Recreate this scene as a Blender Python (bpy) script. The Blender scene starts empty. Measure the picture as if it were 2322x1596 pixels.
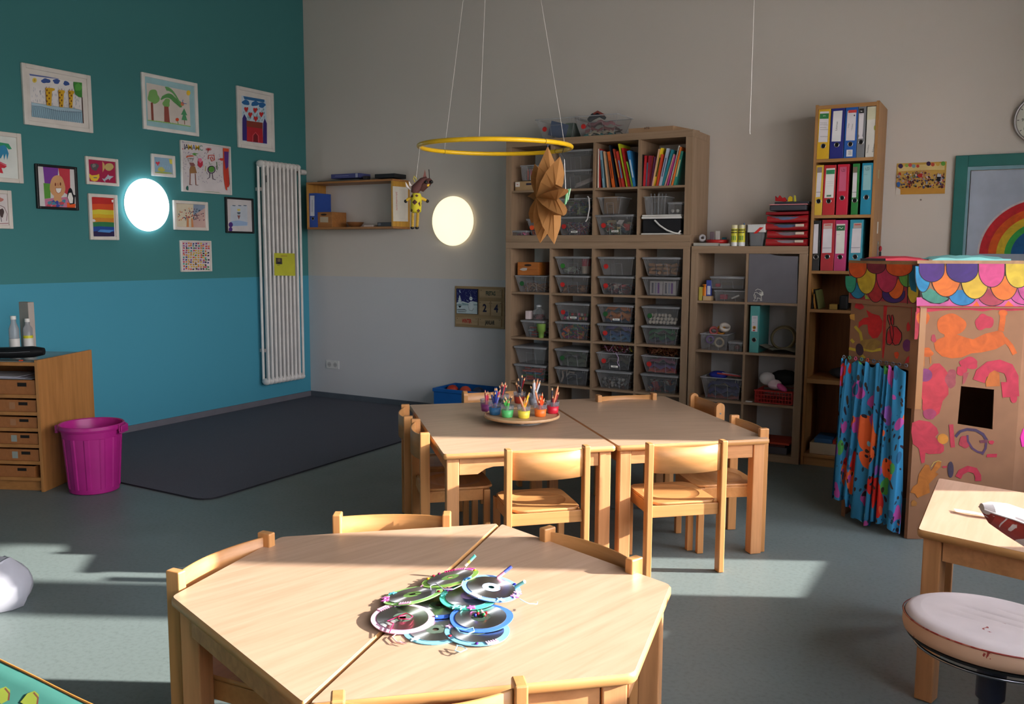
import bpy, bmesh, math, random
from math import sin, cos, pi, radians, atan2, hypot, sqrt
from mathutils import Vector as V, Matrix
random.seed(7)
S = bpy.context.scene
COL = S.collection
# ---------------------------------------------------------------- camera (1 unit = 1 m, origin = floor corner of teal and white wall)
CW, CH, FL = 2322, 1596, 1991.8
CAM = V((5.9271, -6.4638, 1.4181))
YAW, TILT, ROLL = 0.514714, 0.113287, -0.0051675
_f = V((-sin(YAW)*cos(TILT), cos(YAW)*cos(TILT), -sin(TILT)))
_r0 = V((cos(YAW), sin(YAW), 0)); _d0 = _f.cross(_r0)
CR = _r0*cos(ROLL) + _d0*sin(ROLL); CD = -_r0*sin(ROLL) + _d0*cos(ROLL)
cam = bpy.data.cameras.new('camera'); cam.sensor_width = 36; cam.lens = 36*FL/CW
cam.clip_start = .05; cam.clip_end = 60
camo = bpy.data.objects.new('camera', cam); COL.objects.link(camo)
camo.matrix_world = Matrix.Translation(CAM) @ Matrix((CR, -CD, -_f)).transposed().to_4x4()
S.camera = camo
# ---------------------------------------------------------------- light and exposure
S.view_settings.view_transform = 'Standard'; S.view_settings.look = 'None'
S.view_settings.gamma = 1; S.view_settings.use_curve_mapping = False
S.view_settings.exposure = 1.22
W = bpy.data.worlds.new('sky'); S.world = W; W.use_nodes = True
bg = W.node_tree.nodes['Background']; bg.inputs[1].default_value = 8.0
_n = W.node_tree.nodes; _tc = _n.new('ShaderNodeTexCoord'); _sx = _n.new('ShaderNodeSeparateXYZ'); _rp = _n.new('ShaderNodeValToRGB')
_rp.color_ramp.elements[0].position = .48; _rp.color_ramp.elements[0].color = (.42, .40, .38, 1); _rp.color_ramp.elements[1].position = .52; _rp.color_ramp.elements[1].color = (1, .965, .94, 1)
_e = _rp.color_ramp.elements.new(1.0); _e.color = (.45, .58, .85, 1)
_ma = _n.new('ShaderNodeMath'); _ma.operation = 'MULTIPLY_ADD'; _ma.inputs[1].default_value = .5; _ma.inputs[2].default_value = .5
_l = W.node_tree.links; _l.new(_tc.outputs['Generated'], _sx.inputs[0]); _l.new(_sx.outputs[2], _ma.inputs[0]); _l.new(_ma.outputs[0], _rp.inputs[0]); _l.new(_rp.outputs[0], bg.inputs[0])
SUN_EL = radians(19)
sl = bpy.data.lights.new('sun', 'SUN'); sl.energy = 12.6; sl.angle = radians(.9); sl.color = (1, .965, .91)
so = bpy.data.objects.new('sun', sl); COL.objects.link(so)
SD = V((-.891*cos(SUN_EL), -.454*cos(SUN_EL), -sin(SUN_EL)))
so.rotation_euler = SD.to_track_quat('-Z', 'Y').to_euler(); so.location = (9, -1, 4)
S.cycles.use_denoising = True
S.cycles.max_bounces = 8; S.cycles.diffuse_bounces = 5; S.cycles.glossy_bounces = 3; S.cycles.transparent_max_bounces = 16
S.cycles.transmission_bounces = 4; S.cycles.caustics_reflective = False; S.cycles.caustics_refractive = False
S.cycles.sample_clamp_indirect = 6
# room
XR, YF, ZC = 6.75, -8.6, 4.0
WINS = [(-2.17, -1.40, .57), (-3.15, -2.30, .72), (-4.95, -3.30, 1.06), (-6.9, -5.15, 1.0)]   # window bays in the right wall: y range, sill height
WZ1 = 2.75
for k, (a, b, WZ0) in enumerate(WINS):
    pl_ = bpy.data.lights.new('sky_portal', 'AREA'); pl_.shape = 'RECTANGLE'; pl_.size = WZ1-WZ0; pl_.size_y = b-a
    pl_.cycles.is_portal = True
    po = bpy.data.objects.new('sky_portal', pl_); COL.objects.link(po); po.location = (XR+.26, (a+b)/2, (WZ0+WZ1)/2)
    po.rotation_euler = (0, radians(90), 0)

# ---------------------------------------------------------------- pixel rays onto real planes
def ray(x, y): return _f + CR*((x-CW/2)/FL) + CD*((y-CH/2)/FL)
def onz(x, y, z): v = ray(x, y); return CAM + v*((z-CAM.z)/v.z)
def onx(x, y, X): v = ray(x, y); return CAM + v*((X-CAM.x)/v.x)
def ony(x, y, Y): v = ray(x, y); return CAM + v*((Y-CAM.y)/v.y)
def onp(x, y, o, n): v = ray(x, y); return CAM + v*((V(o)-CAM).dot(n)/v.dot(n))

# ---------------------------------------------------------------- materials
def lin(h):
    h = h.lstrip('#'); c = [int(h[i:i+2], 16)/255 for i in (0, 2, 4)]
    return [x/12.92 if x <= .04045 else ((x+.055)/1.055)**2.4 for x in c]
_M = {}
def mat(h, rough=.6, kind='plain', **k):
    key = (h, rough, kind, tuple(sorted(k.items())))
    if key in _M: return _M[key]
    m = bpy.data.materials.new('%s_%s' % (kind, h)); m.use_nodes = True; nt = m.node_tree; N = nt.nodes; Lk = nt.links
    b = N['Principled BSDF']; c = lin(h); b.inputs['Base Color'].default_value = (*c, 1); b.inputs['Roughness'].default_value = rough
    b.inputs['Metallic'].default_value = k.get('metal', 0)
    b.inputs['Specular IOR Level'].default_value = k.get('spec', .4)
    def noise(scale, detail=3, mapping=None, coord='Object', dist=0):
        t = N.new('ShaderNodeTexCoord'); mp = N.new('ShaderNodeMapping'); Lk.new(t.outputs[coord], mp.inputs[0])
        if mapping:
            mp.vector_type = 'TEXTURE'; mp.inputs['Scale'].default_value = tuple(1/x for x in mapping); mp.inputs['Rotation'].default_value = (0, 0, k.get('rz', 0))
        n = N.new('ShaderNodeTexNoise'); n.inputs['Scale'].default_value = scale; n.inputs['Detail'].default_value = detail; n.inputs['Distortion'].default_value = dist
        Lk.new(mp.outputs[0], n.inputs[0]); return n
    def ramp(src, a, ca, bb, cb):
        r = N.new('ShaderNodeValToRGB'); r.color_ramp.elements[0].position = a; r.color_ramp.elements[1].position = bb
        r.color_ramp.elements[0].color = (*ca, 1); r.color_ramp.elements[1].color = (*cb, 1); Lk.new(src, r.inputs[0]); return r
    def bump(src, s, d=.01):
        bp = N.new('ShaderNodeBump'); bp.inputs['Strength'].default_value = s; bp.inputs['Distance'].default_value = d
        Lk.new(src, bp.inputs['Height']); Lk.new(bp.outputs[0], b.inputs['Normal'])
    if kind == 'plain':
        n = noise(9, 2); r = ramp(n.outputs[0], .3, [x*.93 for x in c], .7, [min(1, x*1.06) for x in c]); Lk.new(r.outputs[0], b.inputs['Base Color'])
    elif kind == 'wood':
        sc = k.get('grain', (3, 60, 60)); n = noise(1.0, 4, sc, dist=.6)
        n2 = noise(2.2, 3, tuple(x*.12 for x in sc), dist=1)
        mx = N.new('ShaderNodeMath'); mx.operation = 'MULTIPLY_ADD'; mx.inputs[1].default_value = .6; Lk.new(n.outputs[0], mx.inputs[0])
        m2 = N.new('ShaderNodeMath'); m2.operation = 'MULTIPLY'; m2.inputs[1].default_value = .4; Lk.new(n2.outputs[0], m2.inputs[0]); Lk.new(m2.outputs[0], mx.inputs[2])
        d = k.get('dark', .78); r = ramp(mx.outputs[0], .36, [c[0]*d, c[1]*d*.97, c[2]*d*.9], .62, [min(1, x*1.06) for x in c])
        Lk.new(r.outputs[0], b.inputs['Base Color']); bump(n.outputs[0], .08, .002)
    elif kind == 'wall':
        n = noise(220, 4); n2 = noise(1.5, 3); r = ramp(n2.outputs[0], .3, [x*.965 for x in c], .7, [x*1.02 for x in c]); Lk.new(r.outputs[0], b.inputs['Base Color']); bump(n.outputs[0], .12, .002)
    elif kind == 'teal':
        # two paint tones, the line at z = 1.18
        t = N.new('ShaderNodeNewGeometry'); sx = N.new('ShaderNodeSeparateXYZ'); Lk.new(t.outputs['Position'], sx.inputs[0])
        g = N.new('ShaderNodeMath'); g.operation = 'GREATER_THAN'; g.inputs[1].default_value = 1.182; Lk.new(sx.outputs[2], g.inputs[0])
        mx = N.new('ShaderNodeMix'); mx.data_type = 'RGBA'; Lk.new(g.outputs[0], mx.inputs[0]); mx.inputs[6].default_value = (*c, 1); mx.inputs[7].default_value = (*lin(k['top']), 1)
        Lk.new(mx.outputs[2], b.inputs['Base Color']); n = noise(220, 4); bump(n.outputs[0], .12, .002)
    elif kind == 'lino':
        n = noise(60, 6, (1, 1, 1)); n2 = noise(2.2, 3); n3 = noise(500, 2)
        ad = N.new('ShaderNodeMath'); ad.operation = 'ADD'; Lk.new(n.outputs[0], ad.inputs[0]); Lk.new(n3.outputs[0], ad.inputs[1])
        r = ramp(ad.outputs[0], .75, [x*.86 for x in c], 1.25, [x*1.13 for x in c]); Lk.new(r.outputs[0], b.inputs['Base Color'])
        r2 = ramp(n2.outputs[0], .3, [rough-.05]*3, .7, [rough+.07]*3); Lk.new(r2.outputs[0], b.inputs['Roughness']); bump(n3.outputs[0], .05, .001)
    elif kind == 'carpet':
        n = noise(700, 3); r = ramp(n.outputs[0], .35, [x*.55 for x in c], .65, [x*1.5 for x in c]); Lk.new(r.outputs[0], b.inputs['Base Color']); bump(n.outputs[0], .8, .004)
    elif kind == 'paint':   # hand-painted, streaky
        n = noise(14, 5, (1, 1, 1), dist=1.5); r = ramp(n.outputs[0], .3, [x*.8 for x in c], .7, [min(1, x*1.15) for x in c]); Lk.new(r.outputs[0], b.inputs['Base Color'])
    elif kind == 'leather':   # worn red leather under pale patches, k['red'] = share of wear
        n = noise(26, 6, (1, 1, 1), dist=.8); r = ramp(n.outputs[0], k['red'], lin('8e2a1c'), k['red']+.02, c)
        n2 = noise(5, 3); r3 = ramp(n2.outputs[0], .3, (.82, .82, .82), .7, (1, 1, 1)); mx = N.new('ShaderNodeMix'); mx.data_type = 'RGBA'; mx.blend_type = 'MULTIPLY'; mx.inputs[0].default_value = 1
        Lk.new(r.outputs[0], mx.inputs[6]); Lk.new(r3.outputs[0], mx.inputs[7]); Lk.new(mx.outputs[2], b.inputs['Base Color'])
    elif kind == 'curtain':
        t = N.new('ShaderNodeTexCoord'); mp = N.new('ShaderNodeMapping'); Lk.new(t.outputs['Object'], mp.inputs[0]); mp.inputs['Scale'].default_value = (1, 1, .55); mp.inputs['Rotation'].default_value = (.3, .2, .5)
        nz = N.new('ShaderNodeTexNoise'); nz.inputs['Scale'].default_value = 6; Lk.new(mp.outputs[0], nz.inputs[0])
        vm = N.new('ShaderNodeVectorMath'); vm.operation = 'MULTIPLY_ADD'; vm.inputs[1].default_value = (.16, .16, .16); Lk.new(nz.outputs['Color'], vm.inputs[0]); Lk.new(mp.outputs[0], vm.inputs[2])
        prev = None; base = (*c, 1)
        for sc, th, cols in ((7, .36, ('c8241a', 'd8386a', 'e0602c')), (12, .30, ('b04a9a', '8a5ab0', '4a9a48')), (15, .2, ('1f5a80', 'd85a30', '7ac0d8')), (34, .27, ('2a2030', '3a2a20', '1c3a50'))):
            v = N.new('ShaderNodeTexVoronoi'); v.inputs['Scale'].default_value = sc; Lk.new(vm.outputs[0], v.inputs[0])
            lt = N.new('ShaderNodeMath'); lt.operation = 'LESS_THAN'; lt.inputs[1].default_value = th; Lk.new(v.outputs['Distance'], lt.inputs[0])
            cr = N.new('ShaderNodeValToRGB'); cr.color_ramp.interpolation = 'CONSTANT'; cr.color_ramp.elements[0].color = (*lin(cols[0]), 1)
            cr.color_ramp.elements[1].position = .4; cr.color_ramp.elements[1].color = (*lin(cols[1]), 1); e = cr.color_ramp.elements.new(.7); e.color = (*lin(cols[2]), 1)
            sp = N.new('ShaderNodeSeparateColor'); Lk.new(v.outputs['Color'], sp.inputs[0]); Lk.new(sp.outputs[0], cr.inputs[0])
            mx = N.new('ShaderNodeMix'); mx.data_type = 'RGBA'; Lk.new(lt.outputs[0], mx.inputs[0])
            if prev: Lk.new(prev, mx.inputs[6])
            else: mx.inputs[6].default_value = base
            Lk.new(cr.outputs[0], mx.inputs[7]); prev = mx.outputs[2]
        Lk.new(prev, b.inputs['Base Color'])
    elif kind == 'clear':   # thin clear plastic, no refraction
        tr = N.new('ShaderNodeBsdfTransparent'); tr.inputs[0].default_value = (*[.9*x**.25 for x in c], 1)
        ms = N.new('ShaderNodeMixShader'); ms.inputs[0].default_value = k.get('fog', .12)
        fr = N.new('ShaderNodeLayerWeight'); fr.inputs[0].default_value = .35
        ad = N.new('ShaderNodeMath'); ad.operation = 'MULTIPLY_ADD'; ad.inputs[1].default_value = .5; ad.inputs[2].default_value = k.get('fog', .12); ad.use_clamp = True
        Lk.new(fr.outputs['Fresnel'], ad.inputs[0]); Lk.new(ad.outputs[0], ms.inputs[0])
        Lk.new(tr.outputs[0], ms.inputs[1]); Lk.new(b.outputs[0], ms.inputs[2]); Lk.new(ms.outputs[0], N['Material Output'].inputs[0])
    elif kind == 'glow':
        b.inputs['Emission Color'].default_value = (*c, 1); b.inputs['Emission Strength'].default_value = k['e']
    elif kind == 'paper':   # thin paper, a little light comes through
        b.inputs['Subsurface Weight'].default_value = 0
        tl = N.new('ShaderNodeBsdfTranslucent'); tl.inputs[0].default_value = (*c, 1); ms = N.new('ShaderNodeMixShader'); ms.inputs[0].default_value = k.get('t', .35)
        Lk.new(b.outputs[0], ms.inputs[1]); Lk.new(tl.outputs[0], ms.inputs[2]); Lk.new(ms.outputs[0], N['Material Output'].inputs[0])
    elif kind == 'cd':
        b.inputs['Anisotropic'].default_value = .85; b.inputs['Metallic'].default_value = 1
        t = N.new('ShaderNodeTangent'); t.direction_type = 'RADIAL'; t.axis = 'Z'; Lk.new(t.outputs[0], b.inputs['Tangent'])
    _M[key] = m; return m

# ---------------------------------------------------------------- mesh building
class MB:
    def __init__(s): s.v = []; s.f = []; s.m = []; s.mats = []; s.sm = []
    def add(s, vs, fs, m, smooth=False):
        if m not in s.mats: s.mats.append(m)
        k = len(s.v); i = s.mats.index(m); s.v += [V(p) for p in vs]
        for f in fs: s.f.append([k+a for a in f]); s.m.append(i); s.sm.append(smooth)
        return s
    def frame(s, P, vs): return [P(p) if callable(P) else P @ V(p) for p in vs]
    def box(s, lo, hi, m, T=None, bev=0):
        x0, y0, z0 = lo; x1, y1, z1 = hi
        if bev:
            b = min(bev, (x1-x0)*.45, (y1-y0)*.45, (z1-z0)*.45); bm = bmesh.new(); bmesh.ops.create_cube(bm, size=1)
            for v in bm.verts: v.co = V((x0+(v.co.x+.5)*(x1-x0), y0+(v.co.y+.5)*(y1-y0), z0+(v.co.z+.5)*(z1-z0)))
            bmesh.ops.bevel(bm, geom=bm.edges[:], offset=b, segments=2, affect='EDGES', profile=.5)
            bm.verts.index_update(); vs = [v.co.copy() for v in bm.verts]; fs = [[v.index for v in f.verts] for f in bm.faces]; bm.free()
        else:
            vs = [V((x, y, z)) for z in (z0, z1) for y in (y0, y1) for x in (x0, x1)]
            fs = [(0, 2, 3, 1), (4, 5, 7, 6), (0, 1, 5, 4), (2, 6, 7, 3), (0, 4, 6, 2), (1, 3, 7, 5)]
        if T: vs = [T @ p for p in vs]
        return s.add(vs, fs, m)
    def loft(s, rings, m, closed=True, caps=True, smooth=True):
        n = len(rings[0]); vs = [p for r in rings for p in r]; fs = []
        for i in range(len(rings)-1):
            for j in range(n if closed else n-1):
                a = i*n+j; b = i*n+(j+1) % n; fs.append((a, b, b+n, a+n))
        s.add(vs, fs, m, smooth)
        if caps and closed:
            s.add(rings[0], [list(range(n))[::-1]], m); s.add(rings[-1], [list(range(n))], m)
        return s
    def tube(s, pts, r, m, n=8, caps=True):
        pts = [V(p) for p in pts]; rs = r if isinstance(r, (list, tuple)) else [r]*len(pts); rings = []; up = None
        for i, p in enumerate(pts):
            t = (pts[min(i+1, len(pts)-1)]-pts[max(i-1, 0)]).normalized()
            if up is None: up = t.cross(V((0, 0, 1)) if abs(t.z) < .9 else V((1, 0, 0))).normalized()
            up = (up - t*up.dot(t)).normalized(); w = t.cross(up)
            rings.append([p+(up*cos(2*pi*k/n)+w*sin(2*pi*k/n))*rs[i] for k in range(n)])
        return s.loft(rings, m, caps=caps)
    def ring(s, c, ax, ay, r, m, rt, n=48, k=10):   # torus
        c = V(c); ax = V(ax); ay = V(ay); az = ax.cross(ay); rings = []
        for i in range(n+1):
            a = 2*pi*i/n; d = ax*cos(a)+ay*sin(a); rings.append([c+d*(r+rt*cos(2*pi*j/k))+az*rt*sin(2*pi*j/k) for j in range(k)])
        return s.loft(rings, m, caps=False)
    def lathe(s, prof, c, m, n=24, T=None, smooth=True, caps=True):   # prof: (r, z)
        rings = [[V((r*cos(2*pi*j/n), r*sin(2*pi*j/n), z)) for j in range(n)] for r, z in prof]
        M_ = Matrix.Translation(V(c)) @ (T if T else Matrix())
        return s.loft([[M_ @ p for p in r] for r in rings], m, caps=caps, smooth=smooth)
    def prism(s, poly, h, m, side=None):   # poly: points, h: extrusion vector
        n = len(poly); a = [V(p) for p in poly]; b = [p+V(h) for p in a]
        s.add(a, [list(range(n))[::-1]], m); s.add(b, [list(range(n))], m)
        return s.add(a+b, [(i, (i+1) % n, (i+1) % n+n, i+n) for i in range(n)], side or m)
    def ball(s, c, r, m, n=12, T=None):
        r = r if isinstance(r, (tuple, list)) else (r, r, r); k = n//2; rings = []
        for i in range(k+1):
            t = pi*(i/k)*.998+.003; rings.append([V((r[0]*sin(t)*cos(2*pi*j/n), r[1]*sin(t)*sin(2*pi*j/n), -r[2]*cos(t))) for j in range(n)])
        M_ = Matrix.Translation(V(c)) @ (T if T else Matrix())
        return s.loft([[M_ @ p for p in q] for q in rings], m)
    def build(s, name, parent=None, base=None):
        me = bpy.data.meshes.new(name)
        if parent is not None: inv = WM[parent.name].inverted(); org = None
        else:
            if base is None:
                xs = [p.x for p in s.v]; ys = [p.y for p in s.v]; zs = [p.z for p in s.v]; base = V(((min(xs)+max(xs))/2, (min(ys)+max(ys))/2, min(zs)))
            inv = Matrix.Translation(V(base)).inverted()
        me.from_pydata([inv @ p for p in s.v], [], s.f)
        for m in s.mats: me.materials.append(m)
        me.polygons.foreach_set('material_index', s.m); me.polygons.foreach_set('use_smooth', s.sm); me.update()
        o = bpy.data.objects.new(name, me); COL.objects.link(o)
        if parent is not None: o.parent = parent; WM[o.name] = WM[parent.name].copy()
        else: o.location = base; WM[o.name] = Matrix.Translation(V(base))
        return o
WM = {}
def tag(o, label, cat, group=None, kind=None):
    if label: o['label'] = label
    if cat: o['category'] = cat
    if group: o['group'] = group
    if kind: o['kind'] = kind
    return o
def thing(name, label, cat, loc, rz=0, group=None):
    o = bpy.data.objects.new(name, None); COL.objects.link(o); o.empty_display_size = .05; o.location = loc; o.rotation_euler = (0, 0, rz)
    WM[o.name] = Matrix.Translation(V(loc)) @ Matrix.Rotation(rz, 4, 'Z'); return tag(o, label, cat, group)
def dup(root, loc, rz, label=None, name=None, group=None):
    r = root.copy(); COL.objects.link(r); r.location = loc; r.rotation_euler = (0, 0, rz)
    WM[r.name] = Matrix.Translation(V(loc)) @ Matrix.Rotation(rz, 4, 'Z')
    if label: r['label'] = label
    if group: r['group'] = group
    for ch in list(root.children):
        c = ch.copy(); COL.objects.link(c); c.parent = r
        for g in list(ch.children):
            d = g.copy(); COL.objects.link(d); d.parent = c
    return r
def structure(mb, name, parent=None):
    o = mb.build(name, parent)
    if parent is None: o['kind'] = 'structure'
    return o

# ---------------------------------------------------------------- flat drawing on a plane, coordinates measured in crops of the photograph
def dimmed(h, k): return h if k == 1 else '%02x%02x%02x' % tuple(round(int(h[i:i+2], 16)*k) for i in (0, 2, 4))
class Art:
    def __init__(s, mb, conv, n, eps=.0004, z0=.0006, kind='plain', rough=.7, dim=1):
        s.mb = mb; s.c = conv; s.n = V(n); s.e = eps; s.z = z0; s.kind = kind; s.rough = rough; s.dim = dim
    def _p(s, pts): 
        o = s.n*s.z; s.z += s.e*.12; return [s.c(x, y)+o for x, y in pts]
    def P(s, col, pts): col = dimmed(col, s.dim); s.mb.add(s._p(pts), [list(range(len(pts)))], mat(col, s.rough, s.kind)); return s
    def E(s, col, x, y, rx, ry=None, a=0, n=22, a0=0, a1=360):
        ry = rx if ry is None else ry; a = radians(a); q = []
        full = abs(a1-a0) >= 360
        for i in range(n if full else n+1):
            t = radians(a0+(a1-a0)*i/n); u, v = rx*cos(t), ry*sin(t); q.append((x+u*cos(a)-v*sin(a), y+u*sin(a)+v*cos(a)))
        return s.P(col, q)
    def R(s, col, x0, y0, x1, y1): return s.P(col, [(x0, y0), (x1, y0), (x1, y1), (x0, y1)])
    def L(s, col, w, pts, close=False):
        if close: pts = pts+[pts[0]]
        q = []; n = len(pts); L1 = []; L2 = []
        for i, (x, y) in enumerate(pts):
            x0, y0 = pts[max(i-1, 0)]; x1, y1 = pts[min(i+1, n-1)]; d = hypot(x1-x0, y1-y0) or 1; nx, ny = -(y1-y0)/d*w/2, (x1-x0)/d*w/2
            L1.append((x+nx, y+ny)); L2.append((x-nx, y-ny))
        col = dimmed(col, s.dim); vs = s._p(L1+L2); s.mb.add(vs, [(i, i+1, n+i+1, n+i) for i in range(n-1)], mat(col, s.rough, s.kind)); return s
    def B(s, col, x, y, rx, ry, seed=0, n=26, amp=.18):
        rr = random.Random(seed); ph = [rr.random()*6.28 for _ in range(3)]; q = []
        for i in range(n):
            t = 2*pi*i/n; k = 1+amp*(sin(2*t+ph[0])*.5+sin(3*t+ph[1])*.5+sin(5*t+ph[2])*.35); q.append((x+rx*k*cos(t), y+ry*k*sin(t)))
        return s.P(col, q)
    def T(s, col, txt, x, y, h, u, v, sx=1.0, ang=0, bold=0):
        cu = bpy.data.curves.new('t', 'FONT'); cu.body = txt; cu.size = 1; cu.align_x = 'CENTER'; cu.align_y = 'CENTER'; cu.resolution_u = 2; cu.offset = bold
        ob = bpy.data.objects.new('t', cu); COL.objects.link(ob); me = bpy.data.meshes.new_from_object(ob)
        c = s.c(x, y)+s.n*s.z; s.z += s.e*.12; u = V(u); v = V(v); a = radians(ang); k = h/.7; vs = []
        for p in me.vertices:
            px, py = p.co.x*sx*k, p.co.y*k; vs.append(c+u*(px*cos(a)-py*sin(a))+v*(px*sin(a)+py*cos(a)))
        s.mb.add(vs, [list(p.vertices) for p in me.polygons], mat(col, s.rough, s.kind))
        bpy.data.objects.remove(ob); bpy.data.meshes.remove(me); bpy.data.curves.remove(cu); return s
def crop(ox, oy, sc, plane): return lambda x, y: plane(ox+x/sc, oy+y/sc)
X_, Y_, Z_ = V((1, 0, 0)), V((0, 1, 0)), V((0, 0, 1))
planeX = lambda X: (lambda x, y: onx(x, y, X))
planeY = lambda Y: (lambda x, y: ony(x, y, Y))
planeZ = lambda Z: (lambda x, y: onz(x, y, Z))
# ================================================================ SETTING
WALL = mat('cdc7c4', .85, 'wall'); TEAL = mat('4798b0', .8, 'teal', top='3f7f82'); LINO = mat('67716f', .45, 'lino', spec=.25); WHITE = mat('e4e2de', .5); SKIRT = mat('6c6a72', .55)
structure(MB().box((-.3, YF-.3, -.2), (XR+.3, .3, 0), LINO), 'floor')
structure(MB().box((-.3, YF-.3, ZC), (XR+.3, .3, ZC+.2), mat('948c84', .9, 'wall')), 'ceiling')
structure(MB().box((-.3, YF-.3, 0), (0, .3, ZC), TEAL), 'wall_left')
structure(MB().box((0, 0, 0), (XR+.3, .3, ZC), mat('c6c6c9', .8, 'teal', top='d0c8c0')), 'wall_back')
structure(MB().box((0, YF-.3, 0), (XR+.3, YF, ZC), WALL), 'wall_front')
wr = MB().box((XR, YF, WZ1), (XR+.3, 0, ZC), WALL)
ys = [YF]+[t for w in sorted(WINS) for t in w[:2]]+[0]
for i in range(0, len(ys), 2): wr.box((XR, ys[i], 0), (XR+.3, ys[i+1], WZ1), WALL)
for a, b, c in WINS: wr.box((XR, a, 0), (XR+.3, b, c), WALL)
structure(wr, 'wall_right')
GLASS = mat('ffffff', .05, 'clear', fog=.02)
for k, (a, b, WZ0) in enumerate(WINS):
    w = MB(); x0, x1 = XR+.12, XR+.19; F_ = WHITE
    w.box((x0, a, WZ0), (x1, a+.035, WZ1), F_).box((x0, b-.035, WZ0), (x1, b, WZ1), F_).box((x0, a, WZ1-.06), (x1, b, WZ1), F_).box((x0, a, WZ0), (x1, b, WZ0+.03), F_)
    bars = [[(-2.12, -1.99)], [], [(-4.72, -4.62)], [(-6.1, -5.97)]][k]
    for u, v in bars: w.box((x0, u, WZ0+.03), (x1, v, WZ1-.06), F_)
    w.box((x0, a, 2.0), (x1, b, 2.06), F_)
    wo = structure(w, 'window_%d' % (k+1))
    MB().box((XR+.15, a+.03, WZ0+.02), (XR+.156, b-.03, WZ1-.05), GLASS).build('window_pane', wo)
    MB().box((XR-.03, a-.02, WZ0-.03), (XR+.12, b+.02, WZ0), WHITE, bev=.004).build('window_sill', wo)
structure(MB().box((.0, YF, 0), (.014, 0, .055), SKIRT), 'baseboard_left')
structure(MB().box((.014, -.014, 0), (5.55, 0, .055), mat('565d66', .55)), 'baseboard_back')
# door in the back wall
GREEN = mat('1f6f6a', .45)
dr = MB(); DX0, DX1, DZ = 5.571, 6.62, 2.05
dr.box((DX0, -.03, 0), (DX0+.073, 0, DZ), GREEN, bev=.003).box((DX1-.073, -.03, 0), (DX1, 0, DZ), GREEN, bev=.003).box((DX0+.0731, -.03, DZ-.073), (DX1-.0731, 0, DZ), GREEN, bev=.003)
do = structure(dr, 'door_1')
LG = mat('7fa6b4', .35)
MB().box((DX0+.073, -.022, 0), (DX0+.088, -.001, DZ-.073), LG).box((DX1-.088, -.022, 0), (DX1-.073, -.001, DZ-.073), LG).box((DX0+.0881, -.022, DZ-.095), (DX1-.0881, -.001, DZ-.073), LG).build('door_stop', do)
leaf = MB().box((DX0+.094, -.016, .01), (DX1-.094, -.002, DZ-.101), mat('aab4c6', .45)).build('door_leaf', do)
MB().tube([(DX1-.15, -.018, 1.05), (DX1-.15, -.07, 1.05), (DX1-.27, -.07, 1.05)], .009, mat('b8b8b8', .3, metal=1)).build('door_handle', do)
# faint chips and screw holes in the white wall
# ================================================================ CARPET
def rounded(pts, r, n=5):
    out = []; k = len(pts)
    for i in range(k):
        p, a, b = V(pts[i]), V(pts[i-1]), V(pts[(i+1) % k]); rr = r[i] if isinstance(r, list) else r
        if rr <= 0: out.append(p); continue
        d1 = (a-p).normalized(); d2 = (b-p).normalized()
        for j in range(n+1):
            t = j/n; q0 = p+d1*rr*(1-t); q1 = p+d2*rr*t; out.append(q0*(1-t)+q1*t if 0 else p+d1*rr*(1-t)**2+d2*rr*t**2)
    return out
c0 = onz(467, 1138, 0); c1 = onz(200, 1080, 0); c2 = onz(906, 1004, 0)
e1 = (c1-c0).normalized(); e2 = (c2-c0).normalized()
rug = [c0, c0+e2*3.3, V((1.2, -.03, 0)), V((.03, -.03, 0)), V((.03, -2.95, 0)), c0+e1*1.35]
rb = MB().prism(rounded([(p.x, p.y, .001) for p in rug], [.12, 0, 0, 0, 0, 0]), (0, 0, .009), mat('54555f', .95, 'carpet'), mat('24232a', .8))
tag(rb.build('carpet'), 'dark grey speckled carpet with black edging in the corner by the teal wall', 'carpet')

# ================================================================ PICTURES ON THE TEAL WALL
K1 = (0, 120, 3.0686)
def picture(name_l, y0, y1, z0, z1, fw, fcol, matcol, inset, fn, kr=K1, depth=.022, frame_rough=.45, cols=None):
    t = thing('framed_picture', name_l, 'picture', (0, (y0+y1)/2, z0), 0, 'framed children\'s pictures on the teal wall')
    f = MB(); FM = mat(fcol, frame_rough)
    f.box((.0005, y0, z0), (depth, y0+fw, z1), FM, bev=.004).box((.0005, y1-fw, z0), (depth, y1, z1), FM, bev=.004)
    f.box((.0005, y0+fw, z0), (depth, y1-fw, z0+fw), FM, bev=.004).box((.0005, y0+fw, z1-fw), (depth, y1-fw, z1), FM, bev=.004)
    f.build('frame', t)
    if matcol: MB().box((.001, y0+fw*.9, z0+fw*.9), (.008, y1-fw*.9, z1-fw*.9), mat(matcol, .8)).build('mount', t)
    xx = .0085 if matcol else .008
    a0, a1, b0, b1 = inset   # drawing edges
    d = MB().box((.001 if not matcol else .0075, a0, b0), (xx, a1, b1), mat((cols or 'e6e2e2'), .8))
    A = Art(d, crop(*kr, planeX(xx)), X_)
    fn(A); d.build('drawing', t)
    return t
wallxy = lambda x, y: onx(x, y, .008)
def yz(kr, x, y): p = onx(kr[0]+x/kr[2], kr[1]+y/kr[2], .008); return p.y, p.z
rnd = random.Random(3)
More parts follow.
